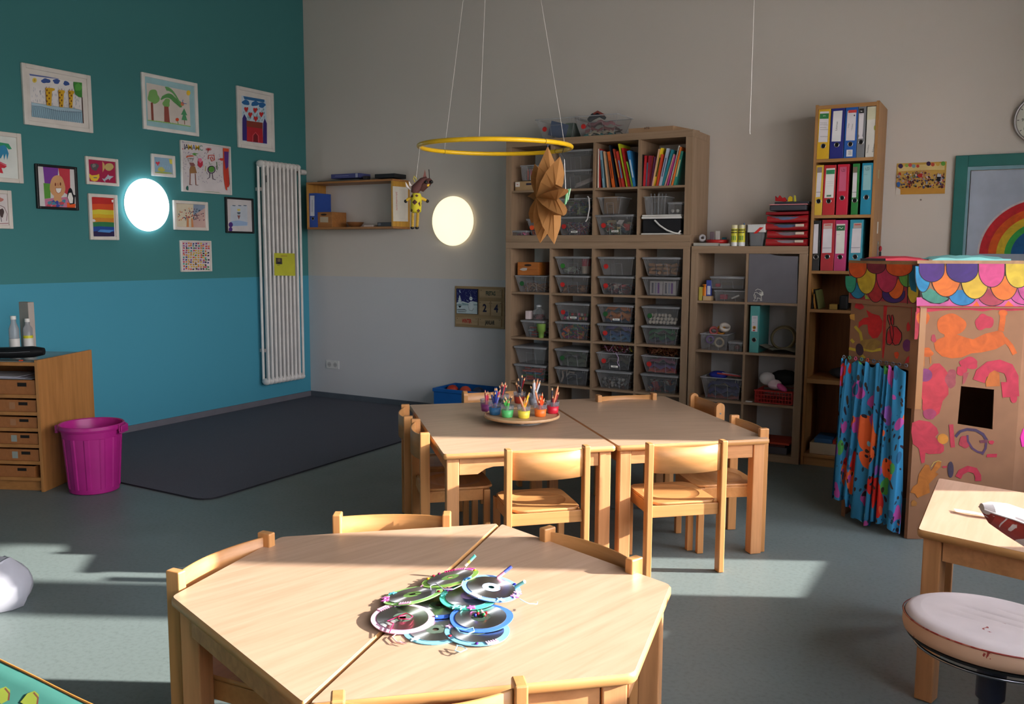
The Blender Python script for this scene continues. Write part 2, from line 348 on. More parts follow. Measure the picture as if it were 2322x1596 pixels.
# --- giraffes in the rain
KG = (40, 140, 9.67)
def dr_giraffe(A):
    A.P('5f6ea8', [(250, 262), (620, 320), (900, 372), (900, 382), (600, 345), (270, 302)])
    A.E('e8d060', 370, 405, 50, 55); A.E('d8a83a', 370, 405, 22, 26)
    for x, y, rx, ry in ((615, 420, 95, 55), (850, 430, 80, 50), (1065, 475, 68, 48)): A.B('3d5a9e', x, y, rx, ry, int(x), a if False else 26)
    for i in range(95):
        x = rnd.uniform(290, 1380); y = rnd.uniform(470+x*.1, 850+x*.12); A.L('7d8ba8', 5, [(x, y), (x+rnd.uniform(-6, 8), y+rnd.uniform(35, 60))])
    A.P('3f8a3a', [(1215, 440), (1400, 460), (1405, 785), (1330, 775), (1260, 720), (1240, 640), (1215, 520)]); A.B('57a548', 1320, 560, 70, 90, 4)
    A.P('8fb2c4', [(295, 895), (640, 950), (900, 1000), (1200, 1020), (1400, 1075), (1430, 1350), (300, 1205)])
    A.P('a8c4d4', [(295, 895), (640, 950), (900, 990), (1390, 1060), (1395, 1105), (1100, 1095), (860, 1080), (640, 1020), (500, 985), (300, 965)])
    A.L('3a4660', 7, [(300, 965), (500, 985), (640, 1020), (860, 1080), (1100, 1095), (1395, 1105)]); A.L('4a6a70', 6, [(295, 895), (640, 950), (900, 995), (1200, 1020), (1390, 1065)])
    for i in range(24):
        x = 320+i*45; A.L('3a4660', 6, [(x, 985+i*5.2), (x+30, 1215+i*6)])
    for x0, x1, y0, y1, hx in ((598, 725, 575, 975, 800), (880, 985, 625, 1005, 1020), (1098, 1185, 635, 1025, 1225)):
        A.P('d8a820', [(x0, y0), (x1, y0), (hx, y0+15), (hx, y0+55), (x1+15, y0+75), (x1, y1), (x0+28, y1-15)])
        for k in range(6): A.E('7a4a18', x0+30+(k % 2)*(x1-x0)*.4, y0+50+k*(y1-y0)/6.6, 16, 22)
        A.L('8a4a20', 7, [(x0, y0), (x0+28, y1-15)]); A.L('c05a50', 8, [(x0+22, y0), (x0+20, y0-30)]); A.L('c05a50', 8, [(x0+75, y0), (x0+80, y0-28)])
    A.P('4a2c2a', [(1392, 780), (1408, 780), (1435, 1350), (1412, 1350)])
a = yz(KG, 250, 262); b = yz(KG, 1420, 1355)
picture('wide white frame with child\'s drawing of three giraffes in the rain, upper left', -2.775, -2.259, 2.266, 2.676, .03, 'dcd6d0', 'dcd6d0', (a[0], b[0], b[1], a[1]), dr_giraffe, KG)
# --- trees
def dr_trees(A):
    A.B('7fb266', 1068, 305, 40, 48, 2); A.B('7fb266', 1158, 350, 26, 32, 5)
    A.L('8a4a3c', 16, [(1056, 345), (1062, 472)]); A.P('9a5046', [(1142, 372), (1172, 375), (1182, 490), (1143, 485)])
    for k in range(16):
        t = k/15; x = 1135+t*125; y = 300-60*sin(min(1, t*1.6)*pi*.6)+t*100-0; A.L('5a9a58', 11, [(x, y), (x-14+t*6, y+26+t*10)])
    for k in range(12):
        x = 1150+k*9; y = 245+(k*k)*.95; A.L('6aa868', 9, [(x, y-10), (x+14, y+18)])
    A.E('d07a5a', 1268, 355, 12, 14); A.L('4a6ab0', 4, [(1270, 350), (1298, 354)]); A.L('4a6ab0', 4, [(1268, 345), (1272, 325)])
    A.E('f0c83a', 1310, 278, 14, 18); A.P('4f9a6a', [(1280, 385), (1302, 435), (1290, 432), (1302, 470), (1262, 466), (1272, 430), (1258, 430)]); A.L('7a5a40', 5, [(1282, 468), (1284, 498)])
    A.E('d8502c', 1232, 464, 12, 12); A.L('4f9a4a', 4, [(1234, 475), (1240, 498)]); A.L('8fbf70', 6, [(1025, 468), (1110, 478), (1220, 494), (1325, 512)])
    for k in range(8): A.L('8fbf70', 3, [(1090+k*16, 482+k*2), (1088+k*16, 470+k*2)])
picture('white frame with light blue mount round a painting of trees, top centre', -1.823, -1.288, 2.352, 2.780, .028, 'e4e0dc', '9cc4cc', (*(sorted([yz(K1, 1018, 205)[0], yz(K1, 1325, 512)[0]])), yz(K1, 1028, 468)[1], yz(K1, 1018, 207)[1]), dr_trees, cols='d8cfc8')
# --- castle with hearts
def dr_castle(A):
    A.P('2a6aa0', [(1692, 300), (1840, 325), (1840, 345), (1700, 322)])
    for x, y in ((1710, 345), (1775, 353), (1822, 362)): A.B('2a6aa8', x, y, 26, 18, int(x))
    for k in range(46): x = rnd.uniform(1695, 1845); y = rnd.uniform(375, 470); A.L('3a8a90', 3, [(x, y), (x-2, y+14)])
    for x, y in ((1712, 393), (1740, 430), (1775, 398), (1817, 428), (1778, 458)):
        A.P('c82a2c', [(x, y+22), (x-15, y-3), (x-12, y-16), (x-4, y-16), (x, y-8), (x+5, y-16), (x+13, y-14), (x+14, y-2)])
    A.P('3a2a7a', [(1685, 455), (1698, 425), (1715, 455), (1718, 612), (1686, 608)]); A.P('3a2a7a', [(1830, 490), (1840, 455), (1855, 490), (1856, 632), (1828, 628)])
    A.P('8a3a2a', [(1714, 470), (1826, 486), (1826, 530), (1714, 515)]); A.P('b82430', [(1716, 512), (1826, 528), (1828, 628), (1716, 615)]); A.P('7a1c28', [(1762, 620), (1762, 575), (1776, 560), (1790, 575), (1792, 624)])
    A.L('e0606a', 4, [(1756, 618), (1757, 575), (1776, 552), (1796, 577), (1798, 624)])
picture('white frame with red castle and hearts painting, nearest the radiator', -.862, -.426, 2.310, 2.834, .03, 'dcd8d4', 'e0dcd8', (yz(K1, 1680, 300)[0], yz(K1, 1850, 320)[0], yz(K1, 1690, 612)[1], yz(K1, 1692, 298)[1]), dr_castle, cols='c9dcec')
# --- dino hands (cut by the frame edge)
def dr_dino(A):
    A.P('2f86b0', [(-60, 640), (0, 625), (40, 640), (60, 700), (50, 745), (42, 700), (28, 745), (22, 702), (5, 735), (-60, 700)]); A.P('2f9a70', [(-60, 645), (0, 622), (60, 632), (82, 668), (60, 672), (30, 640), (-60, 660)])
    A.P('c8283a', [(-60, 790), (-10, 760), (48, 790), (30, 802), (10, 800), (22, 838), (5, 835), (-60, 820)]); A.L('d84a6a', 8, [(-60, 765), (0, 760), (44, 782)])
picture('white frame with blue and red hand-print dinosaurs, cut by the left picture edge', -3.26, -2.806, 1.865, 2.199, .03, 'd8d0c8', None, (-3.23, -2.836, 1.895, 2.169), dr_dino, cols='d8dcd8')
def dr_dark(A):
    A.B('4a3a3a', 12, 1112, 14, 34, 3); A.L('7a5a60', 4, [(0, 1060), (30, 1075), (50, 1120), (45, 1170)]); A.L('3a3040', 4, [(5, 1130), (10, 1175)]); A.B('c07a70', -10, 1020, 30, 18, 4); A.L('9a6a6a', 5, [(-40, 1190), (60, 1185)])
picture('small white frame with brown scribble, lowest at the left picture edge', -3.22, -2.896, 1.556, 1.813, .026, 'd8d0c8', None, (-3.194, -2.922, 1.582, 1.787), dr_dark, cols='d8d0d0')
# --- portrait with penguin
def dr_peng(A):
    A.P('7a3a9a', [(298, 790), (405, 798), (400, 930), (310, 905)]); A.P('c83a4a', [(405, 798), (485, 805), (490, 1000), (430, 960)]); A.P('5a9a3a', [(302, 905), (350, 910), (352, 1010), (310, 1015)])
    A.P('c87a9a', [(310, 1015), (490, 1000), (500, 1086), (315, 1078)]); A.B('d8a070', 400, 930, 54, 78, 2, amp=.06); A.P('d8a070', [(375, 990), (425, 990), (430, 1045), (372, 1040)])
    A.E('7a3020', 385, 915, 5, 12); A.E('7a3020', 420, 912, 5, 12); A.L('b0603a', 4, [(402, 905), (404, 925)]); A.P('f4efe8', [(385, 940), (428, 940), (422, 968), (405, 978), (390, 965)]); A.L('a03a2a', 3, [(385, 940), (390, 965), (405, 978), (422, 968), (428, 940)], True)
    for k in range(12): A.B(('3a4aa0', 'c04a5a', '4a8aa0')[k % 3], 330+rnd.random()*130, 1030+rnd.random()*45, 14, 12, k)
    A.P('e85a20', [(465, 1040), (525, 1052), (520, 1088), (466, 1084)]); A.P('15151c', [(478, 945), (490, 938), (500, 950), (510, 985), (535, 995), (520, 1000), (518, 1050), (485, 1055), (466, 1000), (470, 970)]); A.P('f0ece8', [(478, 975), (495, 972), (508, 1010), (505, 1045), (485, 1046), (470, 1005)])
picture('black frame with painted smiling face and small penguin', -2.717, -2.403, 1.701, 2.010, .018, '141418', 'd8d4d4', (yz(K1, 250, 790)[0], yz(K1, 524, 800)[0], yz(K1, 255, 1078)[1], yz(K1, 252, 786)[1]), dr_peng, cols='d8d4d4')
KF = (180, 340, 7.6)
def dr_fish(A):
    A.B('5a5458', 262, 290, 62, 70, 3, amp=.25); A.B('8a8480', 250, 270, 30, 34, 7); A.B('c8b070', 512, 292, 76, 66, 9, amp=.05); A.P('d0a86a', [(395, 195), (430, 240), (445, 300), (400, 385), (398, 300)])
    A.P('e8c038', [(165, 405), (215, 438), (300, 430), (340, 412), (345, 470), (310, 528), (260, 540), (200, 520), (170, 460)]); A.P('3a5a80', [(240, 470), (305, 472), (300, 486), (245, 484)])
    A.P('b0b8c4', [(390, 490), (430, 500), (470, 455), (495, 420), (510, 445), (590, 455), (530, 500), (520, 525), (500, 495), (440, 530), (450, 560), (425, 540)])
picture('small white frame with two fish, banana and dolphin on crimson', -2.331, -2.062, 1.895, 2.097, .022, 'dcd4cc', None, (-2.309, -2.084, 1.917, 2.075), dr_fish, KF, cols='a8214c')
def dr_rain(A):
    for i, (c, y0, y1) in enumerate((('c02420', 815, 940), ('d84a1c', 930, 1050), ('d8c83a', 1035, 1120), ('e0b020', 1110, 1180), ('d88a28', 1170, 1260), ('2f7a4a', 1245, 1340), ('1f4a9a', 1325, 1420), ('2a1c4a', 1405, 1490))):
        s_ = i*6; A.P(c, [(195+s_*.8, y0), (330, y0-8+rnd.uniform(-8, 8)), (450, y0+rnd.uniform(-8, 8)), (585+s_*.4, y0+4), (588+s_*.4, y1), (195+s_, y1)])
    A.B('e6dede', 240, 1215, 38, 22, 2); A.B('e6dede', 568, 880, 14, 26, 3); A.P('4a8ad0', [(310, 1410), (360, 1370), (600, 1380), (520, 1425)])
picture('white frame with rainbow stripe painting, left of the bright lamp', -2.323, -2.083, 1.492, 1.830, .025, 'dcd4cc', None, (-2.298, -2.108, 1.517, 1.805), dr_rain, KF)
def dr_heart(A):
    A.P('d83a4a', [(1098, 786), (1082, 765), (1088, 755), (1097, 762), (1106, 753), (1112, 766)]); A.P('d8cc50', [(1175, 738), (1198, 742), (1198, 775), (1182, 770)]); A.B('c8c45a', 1122, 810, 24, 16, 2); A.P('a8b858', [(1068, 830), (1120, 826), (1196, 834), (1196, 840), (1068, 838)])
    for k in range(9): A.L('a8cfe8', 2, [(1078+k*12, 770+k*2), (1086+k*12, 800+k*2)])
picture('smallest white frame with a red heart on pale blue', -1.762, -1.538, 2.0, 2.171, .024, 'dcd8d4', None, (-1.738, -1.562, 2.024, 2.147), dr_heart, cols='8fb0c8')
KP = (400, 310, 11.4)
def dr_pir(A):
    uv = (Y_, Z_)
    for ch, x, c in (('L', 140, 'c83a3a'), ('I', 208, '303048'), ('A', 265, '303048'), ('M', 352, 'd8b030'), ('A', 450, '4a5a80'), ('M', 540, 'd8b030'), ('C', 632, '5a8a7a')): A.T(c, ch, x, 262+(x-140)*.07, .042, *uv, bold=.01)
    for k in range(130):
        x = rnd.uniform(130, 1170); y = rnd.uniform(360+x*.06, 1200); 
        if (300 < x < 540 and y > 460) or (790 < x < 1000 and y > 440): continue
        A.L(('54508a', '7a6a9a', '3f4560')[k % 3], 9, [(x, y), (x+rnd.uniform(-22, 22), y+rnd.uniform(14, 30))])
    A.P('c85a3a', [(235, 550), (260, 490), (400, 480), (450, 500), (430, 510), (300, 520)]); A.P('5a9a4a', [(390, 440), (450, 420), (570, 440), (480, 460), (530, 500), (450, 480)]); A.L('5a4a5a', 10, [(285, 540), (300, 620), (400, 640), (440, 540)])
    for k in range(5): A.L('4a6a60', 7, [(325+k*20, 545), (330+k*20, 590)])
    A.P('8a5a5a', [(325, 665), (430, 670), (480, 740), (400, 780), (350, 740)]); A.P('9a7048', [(360, 760), (470, 760), (520, 940), (335, 950), (330, 850)])
    A.L('8a5040', 20, [(348, 950), (342, 1240)]); A.L('8a5040', 20, [(478, 950), (495, 1245)]); A.L('6a4038', 14, [(330, 1240), (395, 1242)]); A.L('6a4038', 14, [(485, 1245), (555, 1250)])
    A.P('c03048', [(540, 620), (570, 640), (600, 680), (640, 650), (672, 620), (672, 740), (610, 808), (545, 750)]); A.P('e07a9a', [(550, 560), (640, 560), (650, 640), (600, 670), (555, 620)])
    for k in range(9): t = k/9*2*pi; A.L('b03030', 13, [(820, 320), (820+80*cos(t), 325+45*sin(t))])
    A.L('b03030', 12, [(820, 330), (795, 415)]); A.L('c8402c', 22, [(810, 580), (820, 480), (960, 475), (975, 600), (900, 630), (860, 540), (900, 520), (940, 590)]); A.L('5a8a5a', 10, [(830, 650), (860, 720), (910, 700)])
    A.E('5a9a40', 895, 840, 75, 78); A.L('3a2a4a', 20, [(895+95*cos(k/14*2*pi), 850+92*sin(k/14*2*pi)) for k in range(15)])
    A.L('3a2a4a', 14, [(855, 940), (850, 1050), (785, 1095)]); A.L('3a2a4a', 14, [(915, 940), (935, 1090), (1000, 1112)]); A.L('8a5a7a', 8, [(965, 800), (1060, 750)]); A.L('4a7a4a', 16, [(1030, 650), (1045, 860)]); A.L('b0a040', 12, [(745, 760), (735, 890)])
    A.P('d0402c', [(1090, 590), (1130, 555), (1200, 555), (1195, 610), (1160, 625)]); A.P('d8502c', [(1190, 290), (1340, 310), (1345, 400), (1190, 370)])
    A.P('c8402a', [(1195, 370), (1240, 380), (1290, 900), (1300, 1390), (1280, 1380), (1255, 1350), (1215, 1100), (1200, 900)]); A.P('5a3080', [(1220, 380), (1340, 390), (1330, 800), (1270, 900), (1230, 600)]); A.P('c03a2c', [(1250, 850), (1330, 780), (1360, 1250), (1330, 1310), (1290, 1300)]); A.P('3a4a40', [(1335, 420), (1350, 900), (1365, 1230), (1352, 1240)])
    A.B('2f6a60', 272, 1330, 32, 55, 6); A.L('7a9a5a', 8, [(590, 1415), (740, 1420), (940, 1425), (1100, 1440)]); A.L('d8a050', 8, [(460, 1412), (620, 1420)]); A.L('5a4a8a', 10, [(120, 140), (180, 140)])
picture('white frame with two stick-figure pirates in the rain', -1.478, -.952, 1.894, 2.306, .012, 'dcd8d4', None, (-1.466, -.964, 1.906, 2.294), dr_pir, KP, cols='d6cfd2')
def dr_pink(A):
    A.P('d8ccb4', [(1225, 1050), (1345, 1052), (1345, 1140), (1340, 1210), (1225, 1208)]); A.P('8a9ab0', [(1345, 1052), (1432, 1060), (1432, 1075), (1345, 1130)])
    for k in range(80):
        t = rnd.random()*pi; r = rnd.uniform(20, 95); x = 1325+r*cos(t)*1.1; y = 1165-r*sin(t)*.95
        A.E(('c87a5a', '3f5a70', 'd89a6a', 'c05a5a')[k % 4] if x < 1345 else ('30485a', '7a4a5a')[k % 2], x, y, 3.2, 5, rnd.random()*90)
    A.P('d08a5a', [(1300, 1150), (1310, 1150), (1312, 1212), (1296, 1212)]); A.P('d08a5a', [(1328, 1150), (1338, 1150), (1345, 1214), (1330, 1214)])
picture('white frame with fingerprint tree on pink, right of the bright lamp', -1.570, -1.220, 1.583, 1.821, .025, 'dcd4cc', None, (-1.545, -1.245, 1.608, 1.796), dr_pink, cols='c8a8a0')
def dr_boat(A):
    A.P('c4ccd8', [(1603, 1062), (1720, 1062), (1722, 1205), (1605, 1205)]); 
    for x in (1628, 1668, 1705): A.P('5a6a80', [(x-12, 1058), (x+12, 1060), (x+8, 1066), (x-10, 1064)])
    A.P('d8c870', [(1650, 1085), (1672, 1085), (1670, 1100), (1652, 1100)]); A.P('5a6a7a', [(1648, 1108), (1674, 1108), (1670, 1122), (1654, 1122)]); A.P('8a5a5a', [(1650, 1130), (1672, 1130), (1662, 1160)]); A.P('9ab4d8', [(1605, 1172), (1660, 1165), (1722, 1178), (1720, 1200), (1606, 1205)])
    A.E('4a2a7a', 1605, 1195, 15, 18); A.E('4a2a7a', 1604, 1228, 13, 16)
picture('black frame with pale boat drawing and purple seahorse', -1.026, -.705, 1.570, 1.877, .016, '141418', None, (-1.010, -.721, 1.586, 1.861), dr_boat, cols='cfcacc')
def dr_mos(A):
    cs = ['3a8a4a', 'c84a2c', '2a3a80', 'e0c030', '8a4a90', '3f9a90', 'd87a3a', 'c03a5a', '20202a']
    for i in range(12):
        for j in range(12):
            x = 1262+i*16.8+rnd.uniform(-3, 3); y = 1325+j*16+i*.4+rnd.uniform(-3, 3)
            if i in (0, 11) and j % 3 == 0: continue
            inner = 3 <= i <= 8 and 3 <= j <= 10
            A.B(('d8b030' if rnd.random() < .5 else 'c8922c') if inner and rnd.random() < .7 else rnd.choice(cs), x, y, 6.5, 6, i*13+j, n=7)
picture('square white frame with colourful paper mosaic, lowest on the teal wall', -1.516, -1.198, 1.242, 1.499, .012, 'dcd4cc', None, (-1.504, -1.210, 1.254, 1.487), dr_mos, cols='d4c8cc')

# ================================================================ WALL LAMPS
def wall_lamp(label, c, ax, r, col, e, d=.085):
    t = thing('wall_lamp', label, 'lamp', c)
    R_ = Matrix.Rotation(radians(90), 4, 'Y') if ax == 'x' else Matrix.Rotation(radians(90), 4, 'X')
    MB().lathe([(r*.8, .0005), (r*.92, .0005), (r*.94, .02), (r*.8, .02)], c, WHITE, 48, R_).build('base', t)
    prof = [(r*.97, .018), (r, .026)]+[(r*cos(a), .026+(d-.026)*sin(a)) for a in [radians(x) for x in range(8, 89, 8)]]+[(.004, d)]
    MB().lathe(prof, c, mat(col, .4, 'glow', e=e), 56, R_).build('diffuser', t)
wall_lamp('round glowing cool white lamp on the teal wall among the pictures', (0, -1.829, 1.768), 'x', .203, 'eef6ff', 2.6)
wall_lamp('round glowing warm white lamp on the white wall, right of the wall shelf', (1.690, 0, 1.682), 'y', .213, 'fff0c8', .5)

# ================================================================ RADIATOR
t = thing('radiator', 'tall white tubular radiator on the teal wall next to the corner', 'radiator', (.09, -.455, .21))
RW = mat('e2dedb', .35)
ny = 10; y0, y1 = -.682, -.232
for k in range(ny):
    y = y0+(y1-y0)*k/(ny-1); tb = MB()
    for x in (.06, .125): tb.tube([(x, y, .235), (x, y, .25), (x, y, 2.17), (x, y, 2.185)], .0125, RW, 10)
    for z in (.235, 2.185): tb.ball((.0925, y, z), (.052, .0235, .032), RW, 12)
    tb.build('radiator_tube', t)
MB().tube([(.0925, y0-.01, 2.185), (.0925, y1+.01, 2.185)], .018, RW).build('header_pipe', t)
MB().tube([(.0925, y0-.01, .235), (.0925, y1+.01, .235)], .018, RW).build('header_pipe', t)
MB().tube([(.0925, y1+.01, 2.15), (.0925, y1+.05, 2.15)], .012, mat('6a6460', .3, metal=1)).tube([(.0925, y1+.045, 2.15), (.0925, y1+.06, 2.15), (.0925, y1+.11, 2.15), (.0925, y1+.118, 2.15)], [.02, .026, .025, .018], mat('d0ccca', .4), 14).build('thermostat_valve', t)
MB().tube([(.0925, y1+.01, .235), (.0925, y1+.045, .235)], .009, mat('5a5854', .3, metal=1)).build('bleed_valve', t)
MB().box((.0015, y0+.02, 1.95), (.06, y0+.04, 1.98), RW).box((.0015, y1-.04, 1.95), (.06, y1-.02, 1.98), RW).box((.0015, y0+.02, .5), (.06, y0+.04, .53), RW).box((.0015, y1-.04, .5), (.06, y1-.02, .53), RW).build('wall_bracket', t)
MB().tube([(.14, -.665, 2.02), (.14, -.665, 2.08)], .005, mat('3a3a3a', .3)).build('clip', t)
KR = (560, 340, 5.32); XN = .1395
t = thing('note', 'yellow paper note with small photo stuck on the white radiator', 'note', (XN, *[(onx(560+450/5.32, 340+1500/5.32, XN))[i] for i in (1, 2)]))
nb = MB(); A = Art(nb, crop(*KR, planeX(XN)), X_, z0=.0); q = A._p([(328, 1243), (575, 1248), (583, 1518), (332, 1515)]); nb.prism(q, (.0012, 0, 0), mat('c4c43a', .7)); A.z = .0022
[A.L('9a4a3a', 4, [(412+k*12, 1274), (415+k*12, 1286), (420+k*12, 1275)]) for k in range(6)]; A.P('4a4230', [(345, 1300), (420, 1305), (424, 1378), (347, 1376)]); A.E('7a6a50', 384, 1330, 17, 20); A.P('23203a', [(362, 1376), (365, 1352), (405, 1352), (410, 1378)]); A.R('8a8440', 362, 1385, 395, 1393)
nb.build('paper', t)
# ================================================================ WALL SHELF
BEECH = mat('a8723e', .45, 'wood', grain=(3, 50, 50)); BEECHX = mat('b5833f', .45, 'wood', grain=(40, 40, 3))
def cuboid(name, lo, hi, m, bev=0, parent=None): return MB().box(lo, hi, m, bev=bev).build(name, parent)
t = thing('wall_shelf', 'open beech box shelf hung on the white wall near the corner', 'shelf', (.72, -.125, 1.617))
sx0, sx1, sz0, sz1, sy = .224, 1.215, 1.617, 2.045, -.25
cuboid('top_board', (sx0, sy, sz1-.018), (sx1, -.001, sz1), BEECH, .0015, t); cuboid('bottom_board', (sx0, sy, sz0), (sx1, -.001, sz0+.018), BEECH, .0015, t)
cuboid('side_panel', (sx0, sy, sz0+.0182), (sx0+.018, -.001, sz1-.0182), BEECHX, .0015, t); cuboid('side_panel', (sx1-.018, sy, sz0+.0182), (sx1, -.001, sz1-.0182), mat('c8963c', .45, 'wood', grain=(40, 40, 3)), .0015, t)
KW = (690, 380, 8.93)
def cx(kr, x, y, Y): return ony(kr[0]+x/kr[2], kr[1]+y/kr[2], Y)
def prect(kr, Y, x0, y0, x1, y1):
    a = cx(kr, x0, y1, Y); b = cx(kr, x1, y0, Y); return a.x, b.x, a.z, b.z
def block(name, label, cat, kr, Y, r, depth, col, rough=.6, kind='plain', group=None, zbase=None, bev=.002, extra=None):
    """a boxy thing whose front face lies on y = Y, front edges measured in a crop"""
    x0, x1, z0, z1 = prect(kr, Y, *r)
    if zbase is not None: z1 += zbase-z0; z0 = zbase
    mb = MB().box((x0, Y, z0+.0003), (x1, Y+depth, z1), mat(col, rough, kind), bev=bev)
    if extra:
        o = thing(name, label, cat, ((x0+x1)/2, Y+depth/2, z0), 0, group); mb.build('body', o); extra(o, x0, x1, z0, z1, Y); return o
    return tag(mb.build(name), label, cat, group)
SB = sz0+.018
def binder(label, x0, x1, z0, z1, Y, col, art=None, depth=.285, group='ring binders on the tall shelf', hole=True, lean=0, holez=.26):
    t = thing('ring_binder', label, 'binder', ((x0+x1)/2, Y+depth/2, z0), 0, group)
    m = mat(col, .35, spec=.6); w = x1-x0; b = MB()
    b.box((x0, Y, z0+.0005), (x1, Y+.003, z1), m, bev=.0012).box((x0, Y+.0031, z0+.0005), (x0+.003, Y+depth, z1), m).box((x1-.003, Y+.0031, z0+.0005), (x1, Y+depth, z1), m); b.build('cover', t)
    MB().box((x0+.004, Y+.02, z0+.006), (x1-.004, Y+depth-.01, z1-.015), mat('cfcbc4', .8)).build('paper', t)
    if hole:
        zc = z0+(z1-z0)*holez; xc = (x0+x1)/2
        MB().lathe([(.0125, 0), (.0125, .0012), (.0155, .0014), (.0165, .0002)], (xc, Y-.0002, zc), mat('b8b8b8', .25, metal=1), 20, Matrix.Rotation(pi/2, 4, 'X'), caps=False).build('finger_ring', t)
        MB().lathe([(.0128, 0), (.0128, .0006)], (xc, Y-.0003, zc), mat('0c0c0e', .9), 20, Matrix.Rotation(pi/2, 4, 'X')).build('finger_hole', t)
    if art:
        a2 = getattr(art, 'second', None); mb = MB(); art(mb); mb.build('spine_label', t)
        if a2: mb = MB(); a2(mb); mb.build('barcode_sticker', t)
    return t
def lab(kr, Y, fn):
    def g(mb): A = Art(mb, crop(*kr, planeY(Y)), -Y_, z0=.0008); fn(A)
    return g
# blue binder on the wall shelf
x0, x1, _, z1 = prect(KW, -.235, 105, 515, 240, 1220)
binder('blue ring binder standing at the left end of the wall shelf', x0, x1, SB, z1, -.235, '1f4aa0', lab(KW, -.235, lambda A: (A.R('cfd2dc', 118, 568, 207, 978), [A.L('5a6a90', 5, [(150+k*18, 650), (150+k*18, 900)]) for k in range(2)])), depth=.2, group='binders below')
def crate_extra(o, x0, x1, z0, z1, Y):
    mb = MB(); A = Art(mb, crop(*KW, planeY(Y)), -Y_); A.P('b8a890', [(322, 995), (485, 998), (485, 1110), (322, 1106)]); mb.build('paper_label', o)
    mb = MB(); A = Art(mb, crop(*KW, planeY(Y)), -Y_); A.E('2a1810', 395, 952, 60, 20); mb.build('handle_hole', o)
block('wooden_box', 'brown wooden box with paper label in the wall shelf', 'box', KW, -.22, (245, 905, 560, 1220), .2, 'a8703c', .5, 'wood', zbase=SB, extra=crate_extra)
p = cx(KW, 1045, 1205, -.1); r = .07
tag(MB().lathe([(.03, 0), (.055, .01), (.078, .04), (.08, .046), (.074, .042), (.05, .014), (.01, .008)], (p.x, -.11, SB+.001), mat('8a5a34', .5, 'wood'), 24).build('bowl'), 'small brown wooden bowl on the wall shelf', 'bowl')
block('booklet', 'thin pale booklet lying in the wall shelf beside the bowl', 'booklet', KW, -.2, (1200, 1165, 1385, 1205), .12, 'c8b8ae', zbase=SB)
block('cassette_player', 'small black cassette player at the right inside the wall shelf', 'radio', KW, -.22, (1480, 1115, 1762, 1205), .1, '1c1c20', .4, zbase=SB, extra=lambda o, x0, x1, z0, z1, Y: MB().box((x0+.01, Y-.002, z0+.012), (x0+.04, Y, z0+.03), mat('4a4a50', .3)).build('display', o))
ST = sz1
block('flat_case', 'long flat dark grey case on top of the wall shelf', 'case', KW, -.22, (260, 188, 1120, 255), .17, '4a4e4c', .5, zbase=ST)
zc_ = prect(KW, -.22, 260, 188, 1120, 255); hh = zc_[3]-zc_[2]
block('magazine', 'pale magazine lying between grey case and purple book', 'magazine', KW, -.21, (535, 170, 1100, 200), .15, 'b8bcc0', .5, zbase=ST+hh+.001)
block('thick_book', 'thick purple-blue book on top of the wall shelf pile', 'book', KW, -.21, (540, 30, 1110, 150), .16, '454a80', .45, zbase=ST+hh+.015, extra=lambda o, x0, x1, z0, z1, Y: MB().box((x1-.04, Y-.0006, z0+.002), (x1-.033, Y, z1-.002), mat('c8ccd8')).box((x1-.026, Y-.0006, z0+.002), (x1-.019, Y, z1-.002), mat('c8ccd8')).box((x0+.05, Y-.0006, z0+.02), (x1-.12, Y, z0+.024), mat('8a90b8')).build('spine_print', o))
block('tape_roll_box', 'little black box beside the books on the wall shelf', 'box', KW, -.2, (1185, 150, 1262, 245), .05, '2a2428', zbase=ST)
block('folder', 'flat grey folder lying on the right half of the wall shelf top', 'folder', KW, -.2, (1270, 205, 1790, 228), .16, '4c4f5e', zbase=ST)
q0 = onx(690+1870/8.93, 380+200/8.93, 1.12)
tag(MB().box((.98, -.2, ST+.014), (1.2, -.03, ST+.05), mat('15151a', .5), bev=.004).build('black_case'), 'black padded case on the right end of the wall shelf', 'case')
# notice sheet on the shelf's right side
XN = sx1+.0006; t = MB(); A = Art(t, crop(*KW, planeX(XN)), X_, z0=0)
q = A._p([(1790, 375), (2045, 392), (2100, 400), (2100, 1092), (1800, 1085)]); t.prism([q[0], q[2], q[3], q[4]], (.0006, 0, 0), mat('d8d4cc', .8)); A.z = .0012
A.T('b83a4a', 'Jahresübersicht', 1870, 680, .022, -Z_, Y_, sx=.82)
for k in range(22): A.L('a8a8b0', 2.5, [(1925, 440+k*28), (2040, 447+k*28)])
tag(t.build('notice_sheet'), 'white notice sheet with red vertical handwriting taped to the wall shelf side', 'notice')

